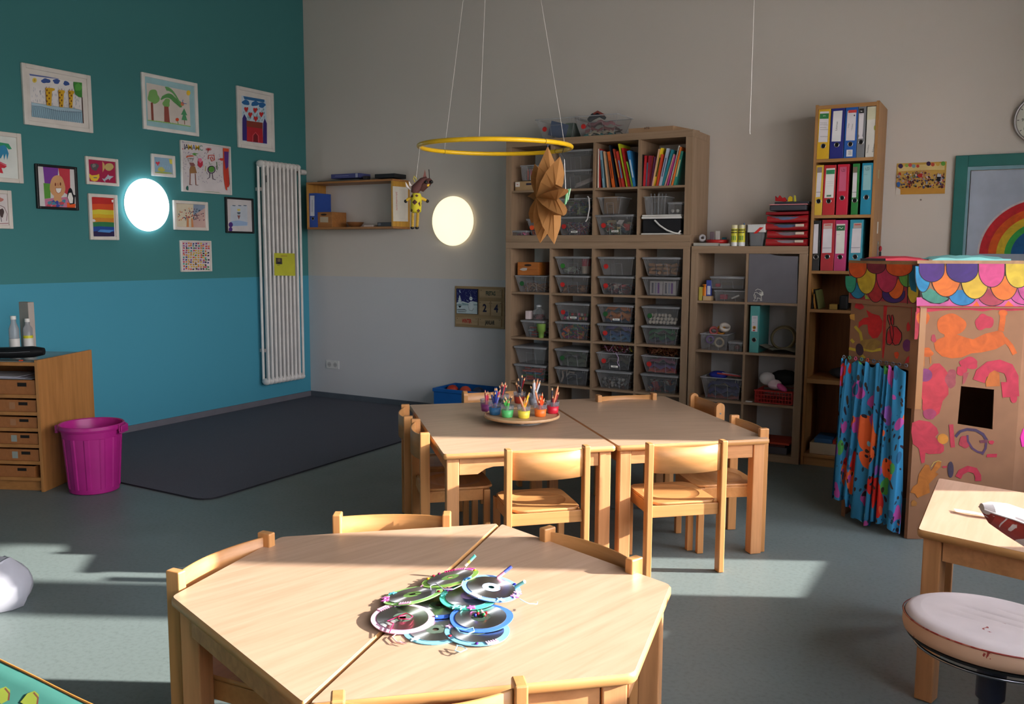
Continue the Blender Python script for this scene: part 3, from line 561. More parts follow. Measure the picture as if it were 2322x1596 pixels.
# ================================================================ SHELF UNITS
OAKV = mat('9a8068', .5, 'wood', grain=(45, 45, 2.5), dark=.8); OAKH = mat('9a8068', .5, 'wood', grain=(2.5, 45, 45), dark=.8)
UY = -.4575; UD = .39
def unit(label, x0, z0, w, h, cols, rows, fr=.05, th=.016, depth=UD, Y=UY, cat='shelf'):
    t = thing('storage_unit', label, cat, (x0+w/2, Y+depth/2, z0), 0)
    y1 = Y+depth; e = .0003
    cuboid('top_board', (x0, Y, z0+h-fr), (x0+w, y1, z0+h), OAKH, .0015, t); cuboid('bottom_board', (x0, Y, z0+e), (x0+w, y1, z0+fr), OAKH, .0015, t)
    for xa in (x0, x0+w-fr): cuboid('side_panel', (xa, Y+.0005, z0+fr+e), (xa+fr, y1, z0+h-fr-e), OAKV, .001, t)
    cw = (w-2*fr-(cols-1)*th)/cols; chh = (h-2*fr-(rows-1)*th)/rows
    for i in range(1, cols):
        xx = x0+fr+i*cw+(i-1)*th; cuboid('divider', (xx, Y+.003, z0+fr+e), (xx+th, y1, z0+h-fr-e), OAKV, 0, t)
    for j in range(1, rows):
        for i in range(cols):
            xx = x0+fr+i*(cw+th); zz = z0+fr+j*chh+(j-1)*th; cuboid('shelf_board', (xx+e, Y+.004, zz), (xx+cw-e, y1, zz+th), OAKH, 0, t)
    return t, lambda i, j: (x0+fr+i*(cw+th), x0+fr+i*(cw+th)+cw, z0+fr+j*(chh+th))   # cell: left, right, floor; j counted from the bottom
UX = 2.468
_, cellA = unit('big greige shelf unit with four by four cubbies full of clear boxes', UX, 0, 1.49, 1.4955, 4, 4)
_, cellB = unit('greige two-row shelf unit with books, standing on the big unit', UX, 1.496, 1.49, .772, 4, 2)
_, cellC = unit('narrow greige shelf unit with grey door between big unit and tall binder shelf', 3.969, 0, .785, 1.466, 2, 4)
# ---- clear boxes
CLEAR = mat('dedee0', .15, 'clear', fog=.08); LIDM = mat('cacbd0', .3, 'clear', fog=.34); RIM = mat('c8c9ce', .3, 'clear', fog=.5)
def clearbox(label, xc, z0, Y=-.44, w=.285, h=.138, d=.3, dot=None, tagtxt=None, lid=True, taper=.035, name='storage_box', group='clear plastic storage boxes', tilt=0, note=None):
    t = thing(name, label, 'storage box', (xc, Y+d/2, z0), 0, group)
    y0, y1 = Y, Y+d; hb = h-.014; k = taper; mb = MB()
    def rect(z, ins): 
        x0, x1, a, b = xc-w/2+ins, xc+w/2-ins, y0+ins, y1-ins; return rounded([(x0, a, z), (x1, a, z), (x1, b, z), (x0, b, z)], .012, 3)
    zs = z0+.001; mb.loft([rect(zs, k), rect(zs+hb*.5, k*.55), rect(zs+hb, .006)], CLEAR, caps=False); mb.add(rect(zs, k), [list(range(16))], CLEAR); mb.build('box_body', t)
    r = MB().loft([rect(zs+hb-.004, .004), rect(zs+hb-.004, -.002), rect(zs+hb+.002, -.002), rect(zs+hb+.002, .006)], RIM, caps=False)
    # ribs and the moulded arch on the front
    def fx(u, v): ins = k+(.006-k)*v; return V((xc-w/2+ins+(w-2*ins)*u, y0+ins-.0009, zs+hb*v))
    for u in (.06, .12, .86, .92): r.tube([fx(u, .82), fx(u, .97)], .0012, RIM, 5)
    r.tube([fx(.31, .0), fx(.34, .68), fx(.66, .68), fx(.69, .0)], .0013, RIM, 5); r.tube([fx(0.005, .02), fx(0.005, .95)], .0011, RIM, 4); r.tube([fx(.995, .02), fx(.995, .95)], .0011, RIM, 4)
    r.build('rim', t)
    if lid: MB().loft([rect(zs+hb+.0025, -.004), rect(zs+hb+.010, -.004), rect(zs+hb+.0105, .008)], LIDM, caps=False).add(rect(zs+hb+.0105, .008), [list(range(16))], LIDM).build('lid', t)
    if dot: c = fx(.16, .52); MB().lathe([(.019, 0), (.019, .0008)], (c.x, c.y-.0022, c.z), mat(dot, .6), 20, Matrix.Rotation(pi/2, 4, 'X')).build('dot_sticker', t)
    if tagtxt:
        mb = MB(); c = fx(.5, .2); mb.box((c.x-.028, c.y-.0028, c.z-.007), (c.x+.028, c.y-.002, c.z+.007), mat('e8e6e0', .7)); A = Art(mb, lambda x, y: V((c.x, c.y-.0029, c.z)), -Y_); A.T('18181c', tagtxt, 0, 0, .0075, X_, Z_, sx=.9, bold=.02); mb.build('name_label', t)
    return t
def heap(name, label, cat, xc, z0, w, d, h, cols, n, kind='scrap', Y=-.44, seed=1, stuff=True):
    rr = random.Random(seed); mb = MB()
    for i in range(n):
        u, v, z = rr.uniform(-.5, .5)*w, rr.random()**1.4*d, rr.random()*h; c = V((xc+u, Y+.045+v, z0+.012+z)); m = mat(rr.choice(cols), .8)
        R_ = Matrix.Rotation(rr.uniform(0, 6.3), 4, V((rr.gauss(0, 1), rr.gauss(0, 1), rr.gauss(0, 1))).normalized())
        if kind == 'scrap':
            a, b = rr.uniform(.018, .045), rr.uniform(.012, .03); T = Matrix.Translation(c) @ R_; mb.add([T @ V(p) for p in ((-a, -b, 0), (a, -b, .004), (a*.8, b, 0), (-a, b*.7, -.004))], [(0, 1, 2, 3)], m)
        elif kind == 'stick': T = Matrix.Translation(c) @ R_; mb.tube([T @ V((-.05, 0, 0)), T @ V((.05, 0, 0))], .0028, m, 5)
        elif kind == 'ball': mb.ball(c, rr.uniform(.009, .015), m, 8)
        elif kind == 'slab': mb.box((c.x-.03, c.y-.004, c.z-.006), (c.x+.03, c.y+.02, c.z+.006), m)
        elif kind == 'curl':
            T = Matrix.Translation(c) @ R_; rad = rr.uniform(.02, .045); mb.tube([T @ V((rad*cos(a), rad*sin(a), .004*a)) for a in [k*.7 for k in range(8)]], .0022, m, 4)
    if any(p.z < z0+.004 for p in mb.v): 
        for p in mb.v: p.z = max(p.z, z0+.004)
    for p in mb.v: p.z = min(p.z, z0+h+.02); p.y = max(p.y, Y+.04); p.x = min(max(p.x, xc-w/2-.006), xc+w/2+.006)
    return tag(mb.build(name), label, cat, kind='stuff' if stuff else None)
K5 = (1140, 550, 4.433)
RED, GRN = 'b8201c', '1f5a2a'
col = ['first', 'second', 'third', 'fourth']; row = {3: 'top', 2: 'second', 1: 'third'}
def slot(i, j, xl, xr): # centre from lid edges in the crop
    a, b, z = cellA(i, j); xc = cx(K5, (xl+xr)/2, 300, -.44).x; return min(max(xc, a+.146), b-.146), z
BH = .141
def two(i, j, lx, top, bot, tk={}, bk={}):
    xc, z = slot(i, j, *lx)
    L = 'clear box with %s, %s of two, '+col[i]+' cubby, '+row[j]+' row'
    o2 = clearbox(L % (bot, 'lower'), xc, z, **bk); o1 = clearbox(L % (top, 'upper'), xc, z+BH+.0015, **tk); return xc, z, z+BH+.0015
# row 3 (top)
xc, z, z2 = two(1, 3, (512, 872), 'red and white ribbon reels', 'light brown scraps', dict(dot='2f7a2a'), dict(dot=RED))
heap('craft_scraps', 'light brown scraps inside a clear box in the top row', 'craft material', xc, z, .2, .14, .04, ['8a5a44', 'a87850', '6a4838'], 60, seed=2)
for dx, dz, c_ in ((.075, 0, 'c8b8a8'), (.075, .062, 'c84a5a')):
    tag(MB().lathe([(.034, 0), (.034, .055)], (xc+dx, -.34, z2+.008+dz*.9), mat(c_, .6), 20).build('ribbon_reel'), ('red' if dz else 'cream')+' ribbon reel inside the box in the top row', 'reel')
heap('craft_scraps', 'grey and white scraps inside the reel box in the top row', 'craft material', xc-.05, z2, .12, .12, .04, ['8a8a88', '6a4a4a', 'a8b0a0'], 40, seed=3)
xc, z, z2 = two(2, 3, (958, 1308), 'nothing in it', 'painted shells and paper bits', dict(dot=RED), dict(dot=RED))
heap('craft_scraps', 'painted paper bits inside a clear box in the top row', 'craft material', xc, z, .21, .1, .06, ['3a5a6a', '6a2a3a', 'b8a8a0', 'c05a5a', '2a2a34'], 60, seed=4)
xc, z, z2 = two(3, 3, (1398, 1775), 'many wine corks', 'white paper packages')
rr = random.Random(5)
ck = MB().tube([V((-.022, 0, 0)), V((.022, 0, 0))], .0115, mat('a87f5c', .9), 10).build('cork', base=(0, 0, 0)); tag(ck, 'wine cork inside the clear box in the fourth top cubby', 'cork', 'corks in a clear box')
spots = [(a, b, c) for c in range(3) for a in range(4) for b in range(2)]
for n_, (a, b, c) in enumerate(spots):
    o = ck if n_ == 0 else ck.copy()
    if n_: COL.objects.link(o)
    o.location = (xc-.085+a*.056, -.388+b*.05+rr.uniform(0, .01), z2+.024+c*.027); o.rotation_euler = (0, rr.uniform(-.3, .3)+(pi/2 if (a*3+c) % 4 == 1 and c == 1 else 0)*0, rr.uniform(-.5, .5)+(pi/2 if (a+c) % 3 == 1 else 0))
for k in range(2):
    def ex(o, x0, x1, z0, z1, Y, k=k):
        mb = MB()
        for n_, (a, b, c_) in enumerate(((.15, .3, '6a6a78'), (.4, .55, '9aa0b8'), (.62, .76, '7a4a9a'))): mb.box((x0+(x1-x0)*a, Y-.0006, z0+.012), (x0+(x1-x0)*b, Y, z1-.012), mat(c_))
        mb.build('package_print', o)
    o = thing('paper_package', ('left' if k == 0 else 'right')+' white printed package inside the fourth lower clear box', 'package', (xc-.05+k*.1, -.33, z+.004)); x0 = xc-.1+k*.102
    MB().box((x0, -.385, z+.005), (x0+.097, -.28, z+.105), mat('c8c2c4', .6), bev=.003).build('body', o); ex(o, x0, x0+.097, z+.005, z+.105, -.385)
xc, z = slot(0, 3, 105, 450)
clearbox('clear plastic box with wooden sticks, under the orange crate, top row', xc, z, dot=GRN, lid=False); heap('craft_sticks', 'pale wooden craft sticks inside the box below the orange crate', 'craft material', xc, z, .2, .12, .05, ['b8907a', 'c8a884', '9a7058'], 70, 'stick', seed=6)
def crx(o, x0, x1, z0, z1, Y):
    mb = MB(); A = Art(mb, crop(*K5, planeY(Y)), -Y_); A.E('2c1a10', 253, 227, 36, 11); mb.build('handle_hole', o)
    mb = MB(); A = Art(mb, crop(*K5, planeY(Y)), -Y_); A.B('b8b0a8', 212, 268, 38, 14, 5); mb.build('white_sticker', o)
# crate sits on the rim of the open box
block('wooden_crate', 'orange-brown wooden crate on the first clear box of the top row', 'crate', K5, -.42, (148, 190, 358, 318), .24, 'b0682c', .5, 'wood', zbase=z+.130, extra=crx)
# row 2
xc, z, z2 = two(1, 2, (530, 872), 'coloured pompoms', 'coloured feathers', dict(dot=RED, tagtxt='Pompons'), {})
heap('feathers', 'red, green and orange feathers inside the lower box of the second row', 'feather', xc, z, .22, .14, .09, ['a82a30', '2a6a5a', '2f8a4a', 'e0622a', 'd8b02a', '8a2a6a', '2a4a8a'], 130, seed=8)
rr = random.Random(9); pcs = ['d85a8a', 'e8e4e0', 'c84a5a', '8ab08a', '3a2a7a', 'e0702a', 'd8c050', 'f0a0b0', '2a4a8a', '2f7a4a', 'c82a30', '5a3a2a']
for n_ in range(16):
    c_ = pcs[n_ % len(pcs)]; lay = n_//8; cn = {'d85a8a': 'pink', 'e8e4e0': 'white', 'c84a5a': 'rose', '8ab08a': 'pale green', '3a2a7a': 'violet', 'e0702a': 'orange', 'd8c050': 'yellow', 'f0a0b0': 'light pink', '2a4a8a': 'blue', '2f7a4a': 'green', 'c82a30': 'red', '5a3a2a': 'brown'}[c_]
    tag(MB().ball((xc-.09+(n_ % 8)*.026, -.385+lay*.03+rr.uniform(0, .02), z2+.018+lay*.028), .0125 if n_ != 8 else .02, mat(c_, .95), 10).build('pompom'), cn+' pompom in the clear box of the second row, '+('front layer' if lay == 0 else 'upper layer'), 'pompom', 'pompoms in a clear box')
xc, z, z2 = two(2, 2, (960, 1310), 'orange felt', 'blue cloth', dict(dot=GRN, tagtxt='Filzreste'), dict(dot=RED))
def cloth(name, label, xc, z, w, h, cols, seed, Y=-.44, d=.16):
    mb = MB(); rr = random.Random(seed)
    for i, c_ in enumerate(cols):
        f = (i+.5)/len(cols); n = 9; rings = []
        for a in range(7):
            y = Y+.05+a*d/6; rings.append([V((xc-w/2*(1-.1*rr.random())+w*b/n, y+rr.uniform(-.006, .006), z+.008+h*f+.012*sin(b*1.7+i*2+a)+rr.uniform(-.004, .004)+(h*.35*(1-(2*b/n-1)**2) if i == len(cols)-1 else 0))) for b in range(n+1)])
        front = [p+V((0, -.004, -h/len(cols)*.95)) for p in rings[0]]; mb.loft([front]+rings, mat(c_, .9), closed=False, caps=False)
    for p in mb.v: p.z = max(p.z, z+.004); p.z = min(p.z, z+.122)
    return tag(mb.build(name), label, 'fabric')
cloth('felt_sheets', 'orange felt sheets inside the upper third box of the second row', xc, z2, .2, .1, ['1f3a5a', 'b0601c', 'c8742a', 'c06a20'], 1); cloth('folded_cloth', 'blue cloth inside the lower third box of the second row', xc, z, .21, .1, ['1f6a9a', '1f6a9a', '2a5a98', '5a5a9a'], 2)
xc, z, z2 = two(3, 2, (1398, 1782), 'white cotton balls', 'green and grey ribbon', dict(dot=GRN), {})
rr = random.Random(11); cb = MB().ball((0, 0, 0), .014, mat('d8d0c4', .95), 10).build('cotton_ball', base=(0, 0, 0)); tag(cb, 'white cotton ball inside the clear box in the fourth cubby of the second row', 'cotton ball', 'cotton balls in a clear box')
for n_ in range(22):
    o = cb if n_ == 0 else cb.copy()
    if n_: COL.objects.link(o)
    o.location = (xc-.095+(n_ % 8)*.027+rr.uniform(-.003, .003), -.382+(n_//8)*.018+rr.uniform(0, .008), z2+.018+(n_//8)*.024); o.scale = (1, 1, rr.uniform(.9, 1.1))
cloth('ribbon_bundle', 'green and mauve ribbon bundle inside the fourth lower box of the second row', xc, z, .2, .09, ['6a5a6a', '3a4a5a', '2f6a4a', '2f7a50'], 3)
xc, z = slot(0, 2, 178, 410); xc = cx(K5, 292, 850, -.44).x
clearbox('small clear plastic box with blue and red bits, first cubby of the second row', xc, z, w=.2, d=.22, h=.135); heap('craft_scraps', 'red and pale blue bits inside the small box of the second row', 'craft material', xc, z, .12, .1, .06, ['b84a4a', 'a8c0c8', '8aa8b8', 'c05a50'], 40, 'slab', seed=12)
tag(MB().lathe([(.02, 0), (.024, .045), (.034, .05), (.037, .11)], (cx(K5, 352, 880, -.46).x+.012, -.425, z+.0006), mat('7a9a4a', .35), 20).build('goblet'), 'light green cup in front of the small clear box, second row', 'cup')
tag(MB().box((xc-.07, -.42, z+.139), (xc-.03, -.36, z+.205), mat('c8b8b8', .6), bev=.003).build('paper_box'), 'small white box on the small clear box, second row', 'box'); 
t = thing('glass_jar', 'clear jar of red curls standing on the small clear box, second row', 'jar', (xc+.02, -.39, z+.137)); MB().lathe([(.045, .0), (.048, .01), (.048, .07), (.02, .085), (.02, .1)], (xc+.025, -.37, z+.137), CLEAR, 20, caps=False).build('jar_body', t); MB().lathe([(.021, .1), (.021, .112), (.008, .116)], (xc+.025, -.37, z+.137), mat('c8ccd0', .3), 16).build('stopper', t)
heap('paper_curls', 'red paper curls inside the clear jar, second row', 'craft material', xc+.025, z+.137, .06, .03, .02, ['a83a4a', 'c85a60'], 26, 'curl', seed=13, Y=-.43)
# row 1 (third)
xc, z, z2 = two(0, 1, (117, 435), 'almost nothing in it', 'red, blue and green sponges')
heap('sponges', 'red, blue and green sponge pieces inside the first lower box, third row', 'sponge', xc, z, .19, .12, .085, ['c8402c', 'c8402c', 'c83a34', '2a6a90', '1f6a4a', '3a8a50'], 46, 'slab', seed=14)
xc, z, z2 = two(1, 1, (535, 862), 'folded green netting', 'dark cloth and a bone-white strap', dict(dot=GRN), {})
cloth('netting', 'folded grey-green netting inside the second upper box, third row', xc, z2, .21, .1, ['4a5a48', '52604e', '5a6a56'], 5); cloth('dark_cloth', 'dark blue cloth inside the second lower box, third row', xc, z, .21, .085, ['1c2030', '20263a'], 6)
tag(MB().tube([(xc-.1, -.402, z+.02), (xc-.085, -.402, z+.06), (xc-.09, -.402, z+.105), (xc-.05, -.402, z+.11), (xc-.055, -.404, z+.06), (xc-.03, -.402, z+.1), (xc+.01, -.402, z+.095)], .009, mat('a89a90', .8)).build('cloth_strap'), 'bone-white strap inside the second lower box, third row', 'strap')
xc, z, z2 = two(2, 1, (950, 1302), 'dark card and string', 'shiny bottle caps', dict(dot=RED, tagtxt='Watte', lid=False), {})
cloth('dark_card', 'dark card sheets inside the third upper box, third row', xc, z2, .21, .07, ['20242c', '2a3038', '4a4438'], 7); heap('bottle_caps', 'silver bottle caps inside the third lower box, third row', 'bottle cap', xc, z, .2, .13, .06, ['9a9a9c', '7a7a7e', 'b8b4b0', '5a3a34'], 90, 'ball', seed=15)
heap('gift_ribbons', 'yellow and crimson gift ribbon curls on the third upper box, third row', 'ribbon', xc, z2+.125, .24, .12, .035, ['b8b04a', '8a1f34', '8a1f34', '3a3a2a', 'd0a8c8'], 60, 'curl', seed=16)
tag(MB().tube([(xc+.02, -.446, z2+.14), (xc+.045, -.45, z2+.10), (xc+.04, -.45, z2+.06), (xc+.055, -.45, z2+.035)], .002, mat('c8a8d8', .4)).build('ribbon_end'), 'lilac ribbon end hanging down the front of a clear box, third row', 'ribbon')
xc, z, z2 = two(3, 1, (1418, 1770), 'pink and orange scarves', 'red and blue scraps', dict(dot=RED, lid=False), {})
cloth('scarves', 'pink, lilac and orange scarves inside the fourth upper box, third row', xc, z2, .21, .08, ['c04a3a', 'a8304a', '7a5a9a', '8a4a6a'], 8); heap('craft_scraps', 'red, white and dark blue scraps inside the fourth lower box, third row', 'craft material', xc, z, .2, .12, .07, ['a02a30', '2a3a6a', 'b8b0a8', '20304a', '8a3a3a'], 60, seed=17)
heap('raffia', 'tangle of orange-brown raffia on the fourth upper box, third row', 'raffia', xc, z2+.123, .23, .15, .05, ['8a5a38', 'a06a3c', '9a5a40'], 150, 'curl', seed=18)
# ---- upper unit
K4 = (1140, 250, 4.8354); UB = -.44
a, b, z = cellB(0, 1)
block('cork_box', 'light wooden box with white label under the crayon tub, upper unit', 'box', K4, -.43, (135, 770, 345, 880), .16, 'a88860', .6, zbase=z, extra=lambda o, x0, x1, z0, z1, Y: (MB().box((x0+.002, Y-.0008, z0+.03), (x0+.042, Y-.0001, z1-.004), mat('dcd4cc')).box((x0+.015, Y-.0016, z0+.045), (x0+.028, Y-.0008, z1-.02), mat('a85048')).build('white_label', o), MB().box((x1-.07, Y-.0008, z1-.03), (x1-.02, Y, z1-.015), mat('30283a')).build('slot', o)))
xc = cx(K4, 268, 700, -.43).x; clearbox('small clear tub of crayons on the light wooden box, upper unit', xc, z+.078, w=.135, d=.13, h=.125, lid=False, taper=.015, Y=-.425)
for n_, c_ in enumerate(('d86a5a', 'e8e0dc', 'c85a6a', 'd8d0cc', 'e0a090')): tag(MB().tube([(xc-.03+n_*.014, -.36+(n_ % 2)*.012, z+.086), (xc-.03+n_*.013, -.36+(n_ % 2)*.012, z+.15), (xc-.03+n_*.012, -.36, z+.17)], [.006, .006, .001], mat(c_, .5), 8).build('crayon'), ('coral', 'white', 'rose', 'pale grey', 'salmon')[n_]+' crayon in the small clear tub, upper unit', 'crayon', 'crayons in a clear tub')
a, b, z = cellB(1, 1); xc = (a+b)/2+.005
clearbox('empty clear plastic box, upper of two behind the paper star', xc, z+.146, Y=-.435, h=.144); clearbox('clear plastic box with white rods, lower of two behind the paper star', xc, z, Y=-.435, h=.144)
for k in range(2): tag(MB().box((-.09, -.01, -.008), (.09, .01, .008), mat('c8b8b4', .6), T=Matrix.Translation((xc+.06, -.36+k*.03, z+.045+k*.022)) @ Matrix.Rotation(-.32, 4, 'Y')).build('white_rod'), ('front' if k == 0 else 'rear')+' white rod lying slanted in the lower clear box behind the paper star', 'rod')
# books
KB = (1200, 250, 5.529); CN = {}
def book(bx, tx, ty, w, colr, zb, label, by=960, depth=.2, title=None):
    Y = -.43+rnd.uniform(0, .02); p0 = cx(KB, bx, by, Y); p1 = cx(KB, tx, ty, Y); th = w/KB[2]/282; H = hypot(p1.x-p0.x, p1.z-zb); an = atan2(p1.x-p0.x, p1.z-zb)
    T = Matrix.Translation((p0.x, Y, zb+.0005+abs(sin(an))*th*.5)) @ Matrix.Rotation(an, 4, 'Y')
    t = thing('picture_book', label, 'book', (p0.x, Y+depth/2, zb), 0, 'picture books in the upper unit')
    m = mat(colr, .35, spec=.5); c_ = .0015; hh = H-.004
    MB().box((-th/2, 0, 0), (th/2, .002, hh), m, T=T).box((-th/2, .0021, 0), (-th/2+c_, depth, hh), m, T=T).box((th/2-c_, .0021, 0), (th/2, depth, hh), m, T=T).build('cover', t)
    MB().box((-th/2+c_, .006, .003), (th/2-c_, depth-.003, hh-.003), mat('d8d2c8', .8), T=T).build('pages', t)
    if title:
        mb = MB().box((-th*.22, -.0007, hh*.25), (th*.22, 0, hh*.75), mat(title, .5), T=T); mb.build('spine_title', t)
BK = [(832, 852, 485, 26, 'd2482c', 'orange-red', None), (862, 868, 478, 12, 'e4dcd0', 'thin white', None), (884, 880, 475, 18, 'b0302a', 'brick red', None), (932, 893, 500, 20, '7fa3b5', 'pale blue', '3a5a6a'), (962, 915, 510, 14, '3b4a4a', 'dark grey-green', None), (986, 936, 512, 20, 'd8a880', 'sand', None), (1010, 958, 530, 14, '7a6a5c', 'grey-brown', None), (1058, 992, 515, 34, 'd8601c', 'bright orange', '8a3010'), (1100, 1006, 436, 20, '181e2c', 'tall black', None), (1145, 1055, 482, 18, 'a83c26', 'rust', 'd8b050'), (1182, 1100, 512, 30, 'c83428', 'red with blue top', '3a9ac8'), (1228, 1122, 418, 20, 'c4c828', 'tall yellow-green', None), (1252, 1165, 470, 22, 'a81c1c', 'deep red', None), (1275, 1192, 600, 14, 'c8cce0', 'short lilac-white', None), (1294, 1220, 640, 12, '8ab63a', 'short green', None), (1322, 1240, 505, 32, '3486c8', 'blue', 'd8e4f0')]
a, b, z = cellB(2, 1)
for n_, (bx, tx, ty, w, c_, nm, ti) in enumerate(BK): book(bx, tx, ty, w, c_, z, nm+' picture book leaning left in the left book cubby', title=ti, by=962)
BK = [(1420, 1424, 548, 12, '202226', 'thin black', None), (1440, 1460, 562, 26, 'c0202a', 'red', None), (1466, 1484, 650, 12, '7ab0d8', 'short light blue', None), (1482, 1506, 562, 14, 'a02434', 'crimson', None), (1496, 1528, 562, 16, '862036', 'dark red', None), (1510, 1552, 566, 14, 'a83a28', 'rust', None), (1524, 1576, 575, 14, '5a2448', 'plum', None), (1545, 1630, 482, 16, 'e0b48c', 'sand', None), (1564, 1668, 470, 30, 'e8c828', 'yellow', '3a3a20'), (1600, 1668, 545, 18, 'd0482a', 'orange', None), (1640, 1742, 475, 32, 'b0bcd0', 'pale grey-blue', '5a6a8a'), (1672, 1800, 492, 28, '26808e', 'teal', None), (1700, 1818, 545, 14, 'c89888', 'dusty pink', None), (1732, 1828, 562, 18, 'b83c8a', 'magenta', None), (1762, 1884, 440, 14, 'e0dad4', 'tall white', None), (1790, 1904, 455, 20, 'e0762e', 'orange-yellow', None), (1822, 1920, 508, 28, '348e7e', 'sea green', 'd8d0a0')]
a, b, z = cellB(3, 1)
for n_, (bx, tx, ty, w, c_, nm, ti) in enumerate(BK): book(bx, tx, ty, w, c_, z, nm+' picture book leaning right in the right book cubby', title=ti, by=945)
# lower row of the upper unit
a, b, z = cellB(0, 0)
clearbox('flat clear box with pink paper, lower left cubby of the upper unit', cx(K4, 178, 1380, UB).x, z, w=.13, d=.14, h=.042, taper=.004); heap('pink_paper', 'pink paper bits in the flat clear box, upper unit', 'craft material', cx(K4, 178, 1380, UB).x, z, .085, .06, .012, ['d05a8a', 'c07aa0'], 20, seed=21)
xc = cx(K4, 325, 1380, UB).x+.03; clearbox('clear box with an orange dot behind the star\'s lower left edge', xc, z, w=.17, d=.2, h=.13, dot='e0501c'); heap('craft_scraps', 'orange and blue bits in the clear box with orange dot', 'craft material', xc, z, .12, .08, .05, ['d0582c', '2a3a5a', 'b0402c'], 30, seed=22)
a, b, z = cellB(1, 0); xc = (a+b)/2
clearbox('clear box with pink ribbons, lower one behind the star\'s right side', xc, z, Y=-.435, h=.142, dot=RED, tagtxt='Schleifen'); heap('ribbons', 'pink, white and violet ribbons in the lower clear box behind the star', 'ribbon', xc, z, .2, .12, .08, ['c87ab0', 'd8d0cc', '6a5a8a', '2a4a8a', 'b0584a'], 80, 'curl', seed=23)
clearbox('clear box with netting and a white band, upper one behind the star\'s right side', xc, z+.1445, Y=-.435, h=.14, lid=False); heap('netting_scraps', 'blue, pink and green netting in the upper open box behind the star', 'craft material', xc, z+.1445, .21, .13, .1, ['3a5a7a', 'a8a8a0', '6a7a48', 'c07a90', '8a8a88'], 90, seed=24)
tag(MB().tube([(xc+.12, -.4365, z+.285), (xc+.135, -.4475, z+.27), (xc+.14, -.446, z+.2), (xc+.125, -.4463, z+.12), (xc+.11, -.4465, z+.1)], .005, mat('cfcac8', .6)).build('white_band'), 'white band hanging over the front of the upper open box', 'ribbon')
a, b, z = cellB(2, 0); xc = cx(K4, 1215, 1300, UB).x
clearbox('clear box with wide lid, red dot and paper, lower middle of the upper unit', xc, z, w=.3, h=.15, dot=RED, tagtxt='Papierreste'); heap('paper_scraps', 'cream, red and green paper scraps in the lower middle clear box', 'paper', xc, z, .22, .14, .09, ['b8a878', 'c8c0b0', 'b02a24', '4a6a4a', '3a4a5a', 'd8d4d0'], 70, seed=25)
xc2 = cx(K4, 1165, 1060, UB).x; clearbox('open clear tub with brown cardboard on the red-dot box', xc2, z+.151, w=.195, d=.2, h=.135, lid=False)
t = thing('cardboard_piece', 'brown cardboard piece sticking out of the open clear tub', 'cardboard', (xc2-.01, -.37, z+.16)); MB().box((xc2-.07, -.375, z+.158), (xc2+.03, -.3, z+.285), mat('8a6c4c', .85), bev=.003).build('sheet', t); MB().box((xc2-.03, -.3756, z+.215), (xc2, -.375, z+.219), mat('3a3028')).box((xc2-.03, -.3756, z+.205), (xc2-.005, -.375, z+.208), mat('3a3028')).build('print', t)
a, b, z = cellB(3, 0); xb0, xb1, _, zt_ = prect(K4, UB, 1518, 1140, 1960, 1380); BL = mat('1a1a1e', .8)
t = thing('basket', 'black basket with white rim and white swing handle, upper unit', 'basket', ((xb0+xb1)/2, -.3, z)); MB().box((xb0+.006, -.44, z+.012), (xb1-.004, -.16, zt_-.03), BL, bev=.01).build('basket_body', t)
WR = mat('d8d6d2', .5); MB().box((xb0, -.446, zt_-.029), (xb1, -.154, zt_-.012), WR, bev=.004).box((xb0+.003, -.443, zt_-.011), (xb1-.003, -.157, zt_), WR, bev=.004).build('rim', t); MB().box((xb0, -.446, z+.001), (xb1, -.154, z+.0115), WR, bev=.003).build('base', t)
h_ = [cx(K4, x, y, -.452) for x, y in ((1665, 1205), (1720, 1262), (1800, 1315), (1880, 1345), (1925, 1350))]; MB().tube([(p.x, p.y, p.z) for p in h_]+[(h_[-1].x+.012, -.44, h_[-1].z+.02)], .0065, WR).build('handle', t)
xc = cx(K4, 1665, 1000, UB).x; clearbox('clear open tub of glass tubes standing on the black basket', xc, zt_+.0005, w=.17, d=.18, h=.14, lid=False, taper=.018)
for n_ in range(6): tag(MB().tube([(xc-.05+n_*.015, -.35+(n_ % 3)*.02, zt_+.01), (xc-.062+n_*.02, -.35+(n_ % 3)*.02, zt_+.155)], .0045, mat('c8ccd4', .1, 'clear', fog=.25), 8).build('plastic_tube'), 'clear plastic tube in the open tub on the black basket', 'tube', 'plastic tubes in a tub')
clearbox('small clear box with white rolls on the black basket, right side', cx(K4, 1880, 1060, UB).x, zt_+.0005, w=.105, d=.14, h=.088, taper=.006, Y=-.43)
for k in range(2): tag(MB().lathe([(.004, 0), (.012, 0), (.012, .012), (.004, .012)], (cx(K4, 1850+k*55, 1060, UB).x, -.405+.0, zt_+.026), mat('d8d6d0', .7), 16, Matrix.Rotation(pi/2, 4, 'X')).build('tape_roll'), ('left' if k == 0 else 'right')+' white tape roll in the small clear box on the basket', 'tape roll')
